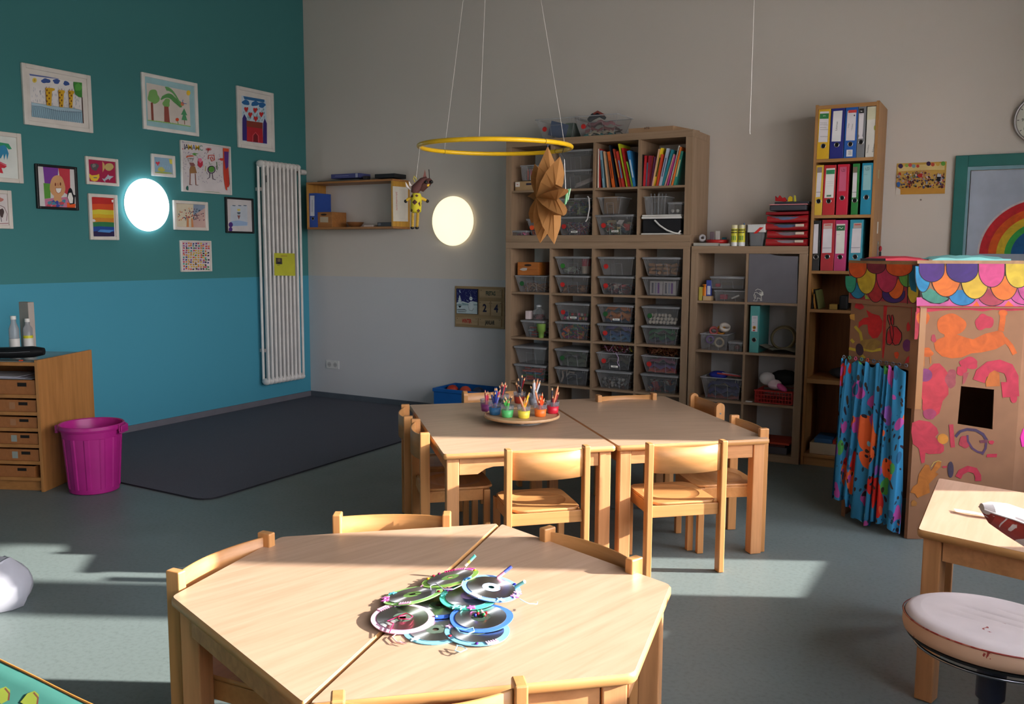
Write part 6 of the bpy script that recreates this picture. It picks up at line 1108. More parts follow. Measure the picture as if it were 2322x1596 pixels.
# ================================================================ PENCIL TRAY
TC = onz(1183.5, 941, .597); TC.z = TZ; t = thing('turntable_tray', 'round wooden turntable tray holding the pencil cups', 'tray', TC); TW = mat('c8a078', .45, 'wood', grain=(4, 40, 40))
MB().lathe([(.185, .028), (.192, .031), (.192, .043), (.187, .044), (.183, .038)], TC, TW, 56, caps=False).lathe([(.183, .038), (.004, .038)], TC, TW, 56, smooth=False, caps=False).lathe([(.185, .028), (.004, .028)], TC, TW, 56, smooth=False, caps=False).build('tray_plate', t)
MB().lathe([(.1, .0006), (.104, .004), (.07, .008), (.07, .0275), (.02, .0278)], TC, mat('c8c4c0', .2, 'clear', fog=.4), 40).build('turntable_base', t)
for k in range(4): an = k*pi/2+.5; MB().lathe([(.012, .018), (.014, .026)], TC+V((.14*cos(an), .14*sin(an), 0)), mat('b8b4b0', .3), 12).build('foot_disc', t)
CZ = TZ+.0384
PN = {'8a1c24': 'dark red', 'e8501c': 'orange', 'f0c428': 'yellow', '3faa4a': 'green', '2a4aa0': 'blue', 'c0303a': 'red', 'f0906a': 'salmon', '5ac85a': 'light green', '3a3a44': 'black', 'd8d8dc': 'white', 'e88a2a': 'amber', 'd04a6a': 'pink', '7a7ac8': 'lilac', '16286a': 'navy', '8a4a2a': 'brown'}
def pencil(x, y, an, lean, L, c_, cup, thick=.0056):
    d = V((cos(an)*sin(lean), sin(an)*sin(lean), cos(lean))); p = V((x, y, CZ+.004)); mb = MB(); m = mat(c_, .35); q = p+d*L
    mb.tube([p, q], thick, m, 6).tube([q, q+d*.012], [thick*.95, .0022], mat('d8a878', .6), 6).tube([q+d*.0121, q+d*.017], [.0021, .0005], m, 5)
    tag(mb.build('pencil'), PN[c_]+' pencil standing in the '+cup+' cup on the round tray', 'pencil', 'pencils in the '+cup+' cup')
def cup(x, y, c_, nm, pens, r=.034, h=.062, band=.62):
    P = onz(x, y, CZ); P = P+FH*.03; t = thing('pencil_cup', nm+' pencil cup on the round tray', 'cup', (P.x, P.y, CZ)); m = mat(c_, .4, spec=.5); cl = mat('c8c8d0', .1, 'clear', fog=.16); r0 = r*.8
    MB().lathe([(r0-.002, .0006), (r0, .003), (r0+(r-r0)*band, h*band), (r0+(r-r0)*band-.0016, h*band), (r0-.002, .004), (.002, .004)], (P.x, P.y, CZ), m, 24).build('cup_band', t); MB().lathe([(r0+(r-r0)*band, h*band+.0002), (r, h), (r-.0012, h)], (P.x, P.y, CZ), cl, 24, caps=False).build('cup_rim', t)
    rr = random.Random(int(x)); k = 0
    for c2, L, side in list(pens)+[(p_[0], p_[1]*rr.uniform(.8, 1.0), p_[2]*rr.uniform(-.9, .6)) for p_ in pens[:4]]:
        an = atan2(CR.y, CR.x)+(0 if side > 0 else pi)+rr.uniform(-.5, .5); lean = abs(side); off = r0*.62; bx_, by_ = P.x-cos(an)*off*min(1, lean*2.4)+rr.uniform(-.006, .006), P.y-sin(an)*off*min(1, lean*2.4)+rr.uniform(-.006, .006); pencil(bx_, by_, an, min(lean, .42), L, c2, nm); k += 1
    return P
cup(1103, 934, '8a3a7a', 'purple', [('d04a6a', .09, -.1), ('c0303a', .085, .1)])
cup(1122, 942, '2f6a9a', 'blue', [('16286a', .1, -.25), ('2a4aa0', .12, .05), ('16286a', .105, .2), ('7a7ac8', .09, .3), ('2a4aa0', .095, -.1), ('d04a6a', .12, .38)])
cup(1150.5, 948, '5ac070', 'green', [('5ac85a', .075, -.35), ('5ac85a', .08, -.1), ('3faa4a', .07, .1), ('5ac85a', .072, .3), ('3a3a44', .1, .35), ('3faa4a', .085, -.2), ('3a3a44', .09, -.28)])
cup(1188, 950, 'f0d84a', 'yellow', [('f0c428', .075, -.25), ('f0c428', .07, -.05), ('f0c428', .065, .12), ('e88a2a', .09, .36), ('e88a2a', .08, .3), ('f0906a', .1, -.4), ('f0c428', .115, .33)])
cup(1225.5, 946, 'f0762a', 'orange', [('e8501c', .08, -.05), ('e8501c', .082, .04), ('e8501c', .1, .1), ('e8501c', .078, .38), ('f0906a', .12, -.25), ('e8501c', .07, -.3), ('8a1c24', .07, -.36)])
cup(1254, 939, 'd02038', 'red', [('8a1c24', .08, -.25), ('8a1c24', .085, -.05), ('8a1c24', .075, .1), ('c0303a', .075, .3), ('8a1c24', .1, .38), ('3a3a44', .115, .02), ('f0906a', .13, .25), ('8a1c24', .07, .2)])
cup(1178, 916, 'a03020', 'dark red', [('8a1c24', .13, .32), ('3a3a44', .14, .1), ('8a4a2a', .1, -.2), ('3a3a44', .1, -.3), ('3a3a44', .09, -.15)])
cup(1212, 920, '8a8a90', 'grey', [('d8d8dc', .12, -.04), ('f0906a', .125, .18), ('d8d8dc', .12, .3), ('3a3a44', .09, -.25)])
cup(1140, 921, '3a3a3e', 'black', [('3a3a44', .1, .1), ('c0303a', .11, .25), ('16286a', .1, -.1), ('3a3a44', .1, .38)])

# ================================================================ CD DECORATIONS ON THE FRONT TABLE
KD = (820, 1240, 5.53); DISC = mat('dcdfe2', .33, 'cd', spec=.6)
def disc(label, x, y, z, foam, tilt=(0, 0), irregular=.012, stickers=(), stick=None, ribbon=None, R=.074, ir=None):
    c = onz(KD[0]+x/KD[2], KD[1]+y/KD[2], TZ+z); t = thing('disc_ornament', label, 'craft ornament', c, 0, 'decorated discs in a pile'); T = Matrix.Translation(c) @ Matrix.Rotation(tilt[0], 4, CR) @ Matrix.Rotation(-tilt[1], 4, FH); rr = random.Random(int(x+y)); n = 40
    m = mat(foam, .75); ro = [R*(1+irregular*sin(3*a+x)+irregular*.6*sin(5*a+y)) for a in [2*pi*k/n for k in range(n)]]
    ring_ = lambda rf, zz: [T @ V(((ro[k] if rf == 0 else rf)*cos(2*pi*k/n), (ro[k] if rf == 0 else rf)*sin(2*pi*k/n), zz)) for k in range(n)]
    MB().loft([ring_(.02, 0), ring_(0, 0), ring_(0, .002), ring_(.02, .002), ring_(.02, 0)], m, caps=False, smooth=False).build('foam_ring', t)
    MB().loft([ring_(.0075, .0023), ring_(.060, .0023), ring_(.060, .0035), ring_(.023, .0035)], DISC, caps=False, smooth=False).build('compact_disc', t)
    MB().loft([ring_(.0228, .0036), ring_(.018, .0036), ring_(.0075, .0036)], mat(ir or '5a6a5c', .25), caps=False, smooth=False).build('disc_hub', t)
    for k, (kd, an, c_) in enumerate(stickers):
        a = radians(an); pc = V((.067*cos(a), .067*sin(a), .0022)); mm = mat(c_, .7)
        if kd == 'star': pts = [pc+V((q*cos(b+a), q*sin(b+a), 0)) for b, q in [(pi*i/5, .0115 if i % 2 == 0 else .005) for i in range(10)]]; MB().prism([T @ p for p in pts], (T.to_3x3() @ V((0, 0, .0025))), mm).build('foam_star', t)
        elif kd == 'flower': pts = [pc+V((q*cos(b), q*sin(b), 0)) for b, q in [(2*pi*i/20, .008+.0035*cos(5*2*pi*i/20)) for i in range(20)]]; MB().prism([T @ p for p in pts], (T.to_3x3() @ V((0, 0, .0025))), mm).build('foam_flower', t)
        elif kd == 'gem': MB().ball(T @ (pc+V((0, 0, .0015))), (.0045, .0045, .0025), mat(c_, .1, metal=.4), 8).build('gem', t)
        elif kd == 'comb':
            mb = MB(); ta = V((-sin(a), cos(a), 0)); ra = V((cos(a), sin(a), 0)); q = [pc-ta*.014+ra*.006, pc+ta*.014+ra*.006, pc+ta*.014+ra*.002, pc-ta*.014+ra*.002]; h_ = T.to_3x3() @ V((0, 0, .0022)); mb.prism([T @ p for p in q], h_, mm)
            for i in range(5): w_ = pc+ta*(-.012+i*.006); mb.prism([T @ p for p in (w_-ta*.0014+ra*.0019, w_+ta*.0014+ra*.0019, w_+ta*.0014-ra*.007, w_-ta*.0014-ra*.007)], h_, mm)
            mb.build('foam_crown', t)
    if stick:
        (xa, ya), (xb, yb), cs = stick; P0 = onz(KD[0]+xa/KD[2], KD[1]+ya/KD[2], TZ+z+.004); P1 = onz(KD[0]+xb/KD[2], KD[1]+yb/KD[2], TZ+max(z, .02)+.03); mb = MB(); k_ = len(cs)
        for i, c_ in enumerate(cs): mb.tube([P0.lerp(P1, i/k_), P0.lerp(P1, (i+1)/k_)], .0042, mat(c_, .4), 10)
        mb.build('paper_straw', t)
    if ribbon:
        c_, pts = ribbon; mb = MB()
        for off in (0, .004): mb.tube([onz(KD[0]+px/KD[2], KD[1]+py/KD[2], TZ+z+.006+hh+off) for px, py, hh in pts], .0012, mat(c_, .35), 5)
        mb.build('ribbon', t)
disc('light blue foam ring disc at the lower left of the pile', 930, 1050, .0006, '74aebc', stickers=(('flower', 215, 'e8d0f0'), ('star', 260, 'b8e8f0')), ribbon=('e8b8c0', [(430, 1090, -.003), (380, 1130, -.004), (440, 1190, -.004), (560, 1210, -.004), (480, 1180, -.004)]))
disc('light blue foam ring disc nearest us, with orange star', 1455, 1065, .003, '74aec4', stickers=(('star', 160, 'f0a030'), ('flower', 190, 'f0b8e0'), ('gem', 235, 'c83040'), ('comb', 330, 'f0c8e0'), ('gem', 300, '5a2a8a')), ribbon=('9cd4e8', [(1200, 1235, 0), (1170, 1300, -.004), (1240, 1320, -.004), (1320, 1280, -.003), (1260, 1245, 0), (1190, 1230, 0)]))
disc('dark blue foam ring disc half hidden in the middle of the pile', 960, 745, .0055, '2a58b8', stickers=(('star', 225, '8ae03a'), ('gem', 300, '8ab8f0')), ir='30402c')
disc('pink foam ring disc with crimson bow at the left of the pile', 515, 900, .008, 'cf9db4', (.06, -.03), stickers=(('comb', 170, 'f0a8c8'), ('gem', 120, '3a2a8a'), ('flower', 140, 'e8c8f0')), ribbon=('d82a5a', [(560, 860, 0), (470, 870, .004), (460, 900, .004), (600, 905, .003), (640, 870, .003), (560, 830, .003), (320, 930, 0), (400, 960, 0), (350, 1070, -.003)]))
disc('cobalt blue foam ring disc with gem cluster, lower right of the pile', 1495, 890, .0115, '3f70cc', (.05, .02), .02, stickers=(), ir='3a4a40')
o = [x for x in bpy.data.objects if x.name.startswith('disc_ornament')][-1]; c_ = onz(KD[0]+1495/KD[2], KD[1]+845/KD[2], TZ+.02); rr = random.Random(3)
for k in range(12): MB().ball(c_+V((rr.uniform(-.016, .016), rr.uniform(-.016, .016), rr.uniform(-.002, .003))), .0042, mat(('c02838', '28a050', '2a2a90', 'd8c8c8', 'b02030', '3ab05a')[k % 6], .1, metal=.3), 7).build('gem', o)
MB().tube([onz(KD[0]+x/KD[2], KD[1]+y/KD[2], TZ+.018+h) for x, y, h in ((1180, 1010, 0), (1230, 1070, .002), (1330, 1090, .004), (1410, 1060, .004), (1400, 1010, .004), (1300, 1040, .003), (1200, 1020, 0))], .0016, mat('8cc8ec', .4), 5).build('ribbon', o)
disc('green foam ring disc with pink flowers, left of the pile', 640, 610, .0165, '8fc46a', (-.1, .16), stickers=(('flower', 205, 'e070c0'), ('flower', 225, 'e070c0'), ('comb', 95, 'f09ac8'), ('star', 175, '5ab8c8'), ('comb', 290, 'f0b0d0'), ('gem', 20, '8a1c2c')), ir='7fae5a')
disc('teal foam ring disc with white bow in the centre of the pile', 1360, 620, .021, '4cc0a0', (.06, .05), stickers=(('star', 200, '7ae0d8'), ('flower', 175, 'c060d0'), ('star', 270, '8ae8e0'), ('star', 285, '8ae8e0'), ('flower', 305, 'f06ac0')), ribbon=('d8d0ec', [(870, 540, .004), (860, 490, .01), (930, 455, .012), (1030, 530, .012), (1150, 530, .012), (1250, 480, .012), (1260, 440, .012)]), ir='b89ac8')
disc('green foam ring disc with pink letters at the top of the pile', 1115, 395, .027, '9ac85a', (-.1, .2), stickers=(('comb', 100, 'f070b0'), ('comb', 70, 'e050a0'), ('gem', 150, '8a1c5a'), ('gem', 165, 'c03040'), ('gem', 185, 'f0a020'), ('comb', 125, 'd83a7a'), ('gem', 50, 'f0a020'), ('star', 345, '3a7ab8')), stick=((1300, 235), (1425, 105), ('f0e8d0', 'f0d060', '70d8c0', '60d8c8')), ir='7fae5a')
disc('pale blue foam ring disc lying on top at the right of the pile', 1625, 520, .031, '6f93cc', (.06, -.13), stickers=(('gem', 60, '2a2a9a'), ('comb', 265, 'f0e0f0'), ('star', 320, '90d0f0'), ('flower', 0, 'e080c8'), ('flower', 20, 'f0b0d8')), stick=((1700, 390), (1880, 245), ('f09ab0', 'e88aa8', '5a6ac8', '4a58c0')), ribbon=('a8e0e8', [(1980, 650, -.004), (2050, 690, -.01), (2110, 712, -.014), (2200, 715, -.018), (2205, 690, -.018)]), ir='a8c0e0')
o = [x for x in bpy.data.objects if x.name.startswith('disc_ornament')][-1]; MB().tube([onz(KD[0]+1930/KD[2], KD[1]+500/KD[2], TZ+.03), onz(KD[0]+2045/KD[2], KD[1]+435/KD[2], TZ+.05)], .0045, mat('80dcd0', .4), 10).build('paper_straw', o)

# ================================================================ PLAYHOUSE
CB = mat('845d42', .8, 'plain'); CBE = mat('8a6240', .85); Lp, Cp = V((5.200, -1.533, 0)), V((5.553, -1.774, 0)); dR = V((.886, .464, 0)).normalized(); Rp = Cp+dR*.5; R2 = Rp+V((cos(1.2), sin(1.2), 0))*.42; B2 = V((5.62, -.86, 0)); B1 = V((5.30, -1.10, 0))
t = thing('playhouse', 'cardboard playhouse painted with scales and blobs, blue curtain in its doorway', 'playhouse', (5.65, -1.4, 0)); ZT0, ZT1 = 1.160, 1.383
def wallp(a, b): return V((b.y-a.y, -(b.x-a.x), 0)).normalized()
nR = wallp(Cp, Rp); nL = wallp(Lp, Cp)
nR = nR if nR.dot(CAM-Cp) > 0 else -nR; nL = nL if nL.dot(CAM-Cp) > 0 else -nL; th = .006
# front panel with its window
onR = lambda x, y: onp(x, y, Cp, nR); hole = [onR(2179.3, 875.3), onR(2254.3, 883.2), onR(2250.6, 973.7), onR(2171.4, 961)]
tl, tr, br, bl_ = Cp+V((0, 0, ZT0+.02)), Rp+V((0, 0, ZT0+.02)), Rp+V((0, 0, .002)), Cp+V((0, 0, .002)); O_ = [tl, tr, br, bl_]; mb = MB()
for i in range(4): mb.prism([O_[i], O_[(i+1) % 4], hole[(i+1) % 4], hole[i]], -nR*th, CB)
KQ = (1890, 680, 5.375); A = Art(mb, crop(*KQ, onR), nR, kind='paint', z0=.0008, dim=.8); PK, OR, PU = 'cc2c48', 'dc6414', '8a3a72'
A.P(PK, [(1012, 85), (2322, 90), (2310, 125), (2120, 135), (1950, 118), (1820, 140), (1660, 120), (1480, 118), (1300, 130), (1120, 150), (1010, 145)]); A.P('b82c40', [(1000, 145), (1060, 140), (1060, 330), (1020, 480), (985, 480)])
A.B(OR, 1090, 222, 78, 88, 3, amp=.08); A.B(OR, 1435, 300, 172, 135, 4, amp=.08); A.P(OR, [(1350, 410), (1500, 420), (1620, 460), (1700, 480), (1850, 410), (2000, 375), (2060, 390), (2100, 470), (2100, 530), (1980, 600), (1800, 640), (1680, 650), (1560, 700), (1440, 712), (1320, 685), (1240, 610), (1225, 530), (1270, 480), (1350, 450)]); A.L(OR, 70, [(2065, 150), (2060, 250), (2040, 380)]); A.E(OR, 2065, 160, 55, 40); A.L(OR, 62, [(2080, 470), (2160, 560), (2210, 660)])
A.B(PK, 1835, 270, 105, 100, 7, amp=.2); A.B('b83a4a', 1220, 470, 30, 48, 2); A.B(OR, 1130, 640, 78, 62, 8); A.P('c8742c', [(1075, 690), (1110, 690), (1105, 810), (1060, 830)]); A.P('c8742c', [(1170, 690), (1195, 690), (1190, 770), (1175, 780)])
A.P('cf3444', [(1160, 830), (1220, 775), (1290, 772), (1350, 830), (1400, 900), (1400, 1150), (1330, 1230), (1290, 1380), (1240, 1420), (1140, 1400), (1080, 1330), (1085, 1220), (1020, 1100), (1050, 1010), (1150, 980)]); A.B('a84a52', 1430, 960, 70, 110, 5); A.E(PU, 1115, 915, 88, 80); A.B('a83a60', 1170, 1390, 78, 68, 3, amp=.08)
A.B(PK, 1650, 770, 120, 68, 6); A.B(PK, 1560, 860, 62, 60, 9); A.P('b04a50', [(1580, 890), (1650, 880), (1600, 1010), (1570, 1030)])
A.L(PK, 150, [(1770, 990), (1800, 900), (1900, 820), (2020, 800), (2130, 840), (2180, 940), (2180, 1080), (2190, 1180)]); A.P(PK, [(2040, 1000), (2130, 1000), (2150, 1180), (2060, 1190)]); A.E(PK, 2195, 1200, 42, 55); A.P('cc6a20', [(1850, 1000), (1900, 890), (1960, 855), (2020, 890), (2025, 1050), (1860, 1055)])
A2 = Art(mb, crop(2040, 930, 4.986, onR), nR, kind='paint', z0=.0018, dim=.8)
A2.P('cf3448', [(140, 140), (220, 110), (340, 130), (420, 200), (440, 260), (400, 300), (430, 340), (500, 400), (500, 460), (460, 490), (330, 495), (290, 480), (280, 590), (245, 600), (215, 430), (150, 380), (130, 250)]); A2.E('e09028', 487, 323, 62, 58, 20); A2.L('c83448', 50, [(580, 160), (590, 300), (600, 420)]); A2.B('c0384a', 730, 360, 60, 68, 2)
A2.L('4a3458', 32, [(630, 300), (680, 240), (760, 215), (860, 225), (940, 270), (985, 340)]); A2.L('5a3a60', 26, [(980, 340), (970, 430), (930, 500)]); A2.L('5a3a60', 24, [(765, 280), (770, 350), (820, 430), (880, 470), (930, 480)]); A2.P('7a3a4a', [(900, 340), (990, 330), (990, 370), (910, 370)])
A2.P(PK, [(985, 495), (1100, 490), (1095, 530), (980, 530)]); A2.B(PK, 1035, 362, 28, 24, 3); A2.L('cc3048', 70, [(660, 760), (690, 700), (770, 660), (850, 680), (885, 740), (885, 800)]); A2.E('4a3a50', 575, 670, 34, 92); A2.P('c83448', [(480, 630), (535, 628), (530, 650), (485, 652)])
A2.P('c87420', [(290, 610), (330, 620), (350, 690), (420, 580), (470, 575), (460, 640), (400, 700), (440, 720), (330, 830), (340, 930), (200, 990), (170, 940), (120, 930), (150, 860), (200, 830), (215, 720)]); A2.B('b87830', 160, 1050, 30, 38, 4); A2.L('d8b858', 8, [(355, 640), (385, 590), (435, 570), (470, 580)])
mb.build('front_panel', t)
# left panel with the doorway
onL = lambda x, y: onp(x, y, Cp, nL); zd = onL(2058, 838).z; dl_ = (Cp-Lp).normalized(); mb = MB()
def LP(s, z): return Lp+dl_*s+V((0, 0, z))
Ls = (Cp-Lp).length; a0 = .022; a1 = Ls-.018
mb.prism([LP(0, zd), LP(Ls, zd), LP(Ls, ZT0+.02), LP(0, ZT0+.02)], -nL*th, CB).prism([LP(0, .002), LP(a0, .002), LP(a0, zd), LP(0, zd)], -nL*th, CB).prism([LP(a1, .002), LP(Ls, .002), LP(Ls, zd), LP(a1, zd)], -nL*th, CB)
mb.prism([LP(a1, zd), LP(a1-.05, zd)]+[LP(a1-.05+.05*sin(q_), zd-.05+.05*cos(q_)) for q_ in (.5, 1.0)]+[LP(a1, zd-.05)], -nL*th, CB)
A = Art(mb, crop(*KQ, onL), nL, kind='paint', z0=.0008)
A.P('a81c1c', [(615, 40), (660, 45), (645, 200), (630, 560), (610, 720), (595, 700), (605, 300)]); A.P('a82430', [(640, 20), (1000, 40), (1000, 170), (940, 90), (640, 75)]); A.P('a82438', [(950, 60), (1002, 60), (990, 340), (975, 560), (985, 720), (960, 640), (940, 500), (945, 200)]); A.B('b02024', 315, 72, 55, 45, 2); A.P('b01c1c', [(400, 120), (470, 165), (560, 190), (600, 260), (590, 380), (540, 460), (480, 470), (430, 410), (415, 300), (360, 300), (305, 345), (310, 270), (370, 220), (430, 210)])
for q_ in ([(262, 320), (330, 400), (350, 520)], [(215, 480), (250, 520)], [(190, 590), (270, 610), (330, 600)], [(360, 600), (470, 620), (580, 600)], [(330, 660), (380, 710)]): A.L('a89028', 34, q_)
A.B('8a6a30', 455, 540, 110, 75, 3); A.E('3a2430', 320, 605, 48, 75, -10)
A.P('a01c20', [(700, 310), (740, 320), (800, 350), (835, 430), (800, 530), (750, 548), (690, 540), (655, 520), (660, 400)]); A.P('a01c20', [(668, 180), (690, 180), (705, 290), (690, 310)]); A.P('a01c20', [(705, 180), (728, 190), (735, 290), (712, 310)])
for q_ in ([(690, 320), (655, 370), (645, 480), (655, 540), (690, 548), (718, 520), (735, 420), (725, 320), (708, 290)], [(735, 322), (770, 322), (800, 360), (832, 400), (835, 480), (800, 545), (750, 552), (725, 520), (705, 460), (692, 380), (690, 320)], [(690, 315), (665, 240), (662, 185), (680, 180), (700, 250), (705, 295)], [(705, 250), (706, 190), (722, 180), (738, 230), (735, 310)]): A.L('140c10', 9, q_)
A.E('5a2050', 898, 555, 52, 75); A.B('b83a14', 772, 670, 26, 45, 3); A.B('a81c1c', 915, 330, 20, 60, 4); A.P('b02428', [(870, 770), (900, 700), (960, 660), (950, 760)]); A.P('b8863a', [(200, 180), (260, 170), (262, 250), (205, 230)])
mb.build('door_panel', t)
# corner tape, side and back panels
MB().prism([Cp-dl_*.045+nL*.0018+V((0, 0, z_)) for z_ in (.66, 1.16)]+[Cp+nL*.0018+V((0, 0, z_)) for z_ in (1.16, .66)], nL*.0006, mat('84593a', .4)).prism([Cp+dR*.03+nR*.0026+V((0, 0, z_)) for z_ in (.66, 1.16)]+[Cp+nR*.0026+V((0, 0, z_)) for z_ in (1.16, .66)], nR*.0006, mat('96683f', .4)).build('corner_tape', t)
for nm, a, b in (('side_panel', Rp, R2), ('back_panel', R2, B2), ('back_panel', B2, B1), ('side_panel', B1, Lp)):
    e_ = (b-a).normalized()*.001; nn = V((b.y-a.y, -(b.x-a.x), 0)).normalized(); nn = -nn if nn.dot((a+b)/2-V((5.62, -1.35, 0))) < 0 else nn; mb = MB().prism([a+e_+V((0, 0, .002)), b-e_+V((0, 0, .002)), b-e_+V((0, 0, ZT0+.02)), a+e_+V((0, 0, ZT0+.02))], -nn*th, CB); o = mb.build(nm, t)
    if nm == 'side_panel' and a is Rp: q_ = onp(2314, 992, a, nn); MB().prism(rounded([(q_+(b-a).normalized()*u+V((0, 0, v))) for u, v in ((-.01, 0), (.02, .045), (.05, .03), (.05, -.05), (.02, -.05))], .006, 2), nn*.004, mat('d83a9a', .5)).build('pink_shape', o)
# roof box
base = [Lp, Cp, Rp, R2, B2, B1]; RO = [V((p.x, p.y, 0)) for p in inset([V((p.x, p.y, 0)) for p in base], -.012)]; mb = MB(); n = 6
for i in range(6):
    a, b = RO[i], RO[(i+1) % 6]; nn = V((b.y-a.y, -(b.x-a.x), 0)).normalized(); nn = -nn if nn.dot((a+b)/2-V((5.62, -1.35, 0))) < 0 else nn; mb.prism([a+V((0, 0, ZT0)), b+V((0, 0, ZT0)), b+V((0, 0, ZT1)), a+V((0, 0, ZT1))], -nn*.005, CB)
    if i == 0: nTL = nn; pTL = b
    if i == 1: nTR = nn; pTR = a
mb.prism([V((p.x, p.y, ZT1-.0055)) for p in inset(RO, .0055)], (0, 0, .005), mat('9a7250', .8)); 
KT = (1890, 570, 5.375)
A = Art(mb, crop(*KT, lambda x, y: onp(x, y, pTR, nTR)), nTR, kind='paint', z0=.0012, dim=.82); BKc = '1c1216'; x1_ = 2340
A.P('cc5a96', [(1012, 560), (x1_, 560), (x1_, 668), (1012, 662)]); A.P('1c1216', [(1050, 470), (1420, 560), (1400, 600), (1290, 642), (1180, 632), (1090, 580), (1055, 540)]); A.P('3f8a76', [(1075, 505), (1180, 450), (1300, 520), (1400, 575), (1330, 625), (1230, 630), (1150, 600), (1090, 560)])
def scale(c_, x0, x1, y0, yb, lw=9):
    A.P(BKc, [(x0-lw, y0), (x1+lw, y0)]+[((x0+x1)/2+((x1-x0)/2+lw)*cos(q), y0+(yb-y0)*.35+((yb-y0)*.65+lw)*sin(q)) for q in [pi*k/14 for k in range(15)]]); A.P(c_, [(x0, y0), (x1, y0)]+[((x0+x1)/2+(x1-x0)/2*cos(q), y0+(yb-y0)*.35+(yb-y0)*.65*sin(q)) for q in [pi*k/14 for k in range(15)]])
scale('1f7ab0', 1410, 1735, 470, 655); scale('a8384a', 1765, 2100, 460, 660); A.P('e8641c', [(1690, 662), (1745, 605), (1780, 665)]); A.P('e8641c', [(2080, 665), (2130, 600), (2200, 667)]); scale('c04a8a', 2150, 2500, 430, 645)
scale('1f86b8', 1000, 1178, 180, 492); scale('e07020', 1195, 1545, 180, 548); scale('d8b030', 1560, 1885, 240, 575); scale('e07020', 1915, 2235, 300, 592); scale('c04a8a', 2245, 2500, 300, 600)
scale('4a2078', 1045, 1345, 145, 368); scale('3c1a70', 1378, 1755, 145, 375); scale('d04480', 1770, 2080, 135, 432); scale('d4b430', 2098, 2400, 135, 440)
A.L('b08660', 40, [(1020, 128), (x1_, 132)]); A.L('b01c30', 8, [(1010, 666), (x1_, 672)])
A = Art(mb, crop(*KT, lambda x, y: onp(x, y, pTL, nTL)), nTL, kind='paint', z0=.0012)
A.P('8a2a34', [(190, 130), (1015, 150), (1010, 640), (200, 575)]); A.P('7a8f3a', [(375, 500), (450, 585), (390, 580)])
scale('1f7090', 205, 400, 380, 572, 7); scale('9a2428', 425, 610, 380, 618, 7); scale('38205a', 600, 870, 480, 625, 7); scale('b89a28', 905, 1040, 360, 628, 7); scale('2f8a6a', 150, 275, 300, 500, 7); scale('c8581c', 665, 855, 340, 575, 7); scale('b89a28', 292, 515, 200, 515, 7); scale('a82a48', 530, 780, 180, 498, 7); scale('5a8f3a', 800, 1000, 200, 430, 7)
A.P('14607a', [(925, 180), (1020, 170), (1012, 500), (950, 470), (925, 380)]); scale('c8501c', 190, 405, 128, 320, 7); scale('742430', 415, 635, 138, 268, 7); scale('c8501c', 650, 965, 145, 300, 7); A.L('8f6a44', 34, [(190, 122), (640, 138), (1018, 145)]); A.L('2a1a18', 10, [(915, 270), (905, 640)])
mb.build('roof_box', t)
# curtain
mb = MB(); NC, NR_ = 180, 26; rows_ = []; zt_c = onL(2000, 828).z; s0_, s1_ = -.008, Ls-.035
for j in range(NR_+1):
    v = j/NR_; r_ = []
    for i in range(NC+1):
        u = i/NC; ph = 2*pi*(7.5*u+.35*sin(u*9)+.25*sin(u*17+2*v)); amp = .006+(.015+.007*sin(u*13))*v**.7; zb = .045+.045*sin(u*9)*.6+(.04 if u < .25 else 0)+(-.03 if u > .8 else 0)+.012*sin(u*31)
        z = zt_c+.012*cos(ph*1.0)*(1-v)**3*1.2-(zt_c-zb)*v-.02*(1-u)*0; s = s0_+(s1_-s0_)*u-(.03*(1-u))*v+.007*sin(ph*2)*v
        r_.append(LP(0, 0)+dl_*s+nL*(.035+amp*cos(ph)+.004*cos(ph*2.3+1))+V((0, 0, z)))
    rows_.append(r_)
mb.loft(rows_, mat('2a7eac', .8, 'curtain'), closed=False, caps=False); cu = mb.build('curtain', t)
for k in range(11):
    u = (k+.0)/10.2+.01; p_ = LP(0, 0)+dl_*(s0_+(s1_-s0_)*u)+nL*.03+V((0, 0, zt_c+.02+.0)); c_ = ('8a8f98', '3fae7a', 'e05090', '3a9a9a', 'd8402c', '3a5a7a')[k] if k < 6 else '5a5a66'
    MB().ring(p_, dl_, Z_, .008, mat(c_, .4), .0022, 12, 6).build('clip', cu)
MB().tube([LP(-.005, zt_c+.026)+nL*.03, LP(Ls-.03, zt_c+.022)+nL*.03], .0018, mat('3a3a3a'), 6).build('curtain_string', cu)
# things on the roof
p_ = onz(2070, 588, ZT1+.004); q1 = LP(.33, ZT1)+V((.06, .16, 0)); mb = MB(); pts = [onz(2010, 590.5, ZT1), onz(2075, 590.5, ZT1)]
ra = Cp-dl_*.05+V((.03, .06, ZT1)); ux = RG; uy = FH
def sheet(name, lb, o_, w_, d_, c_, h_, wave=.006, seed=1):
    rs = random.Random(seed); n_, m_ = 10, 6; g_ = [[o_+ux*(w_*i/n_)+uy*(d_*j/m_)+V((0, 0, .003+h_*sin(pi*i/n_)**.5*sin(pi*min(1, j/m_+.15))+wave*sin(i*1.4+j*2)*.5+wave*.5)) for i in range(n_+1)] for j in range(m_+1)]
    mb = MB().loft(g_, mat(c_, .6), closed=False, caps=False); bot = [[V((p.x, p.y, ZT1+.0008)) for p in r] for r in g_]; mb.loft([bot[0], g_[0]], mat(c_, .6), closed=False, caps=False)
    return mb, g_
mb, g_ = sheet('red_folder', '', Cp-ux*.14+uy*.30+V((0, 0, ZT1)), .31, .2, 'b8283c', .02, .004); tag(mb.build('red_bag'), 'crimson cloth bag lying flat on the playhouse roof', 'bag')
mb, g_ = sheet('teal', '', Cp+ux*.16+uy*.24+V((0, 0, ZT1)), .40, .25, '7cc4c0', .022, .01); rs = random.Random(5)
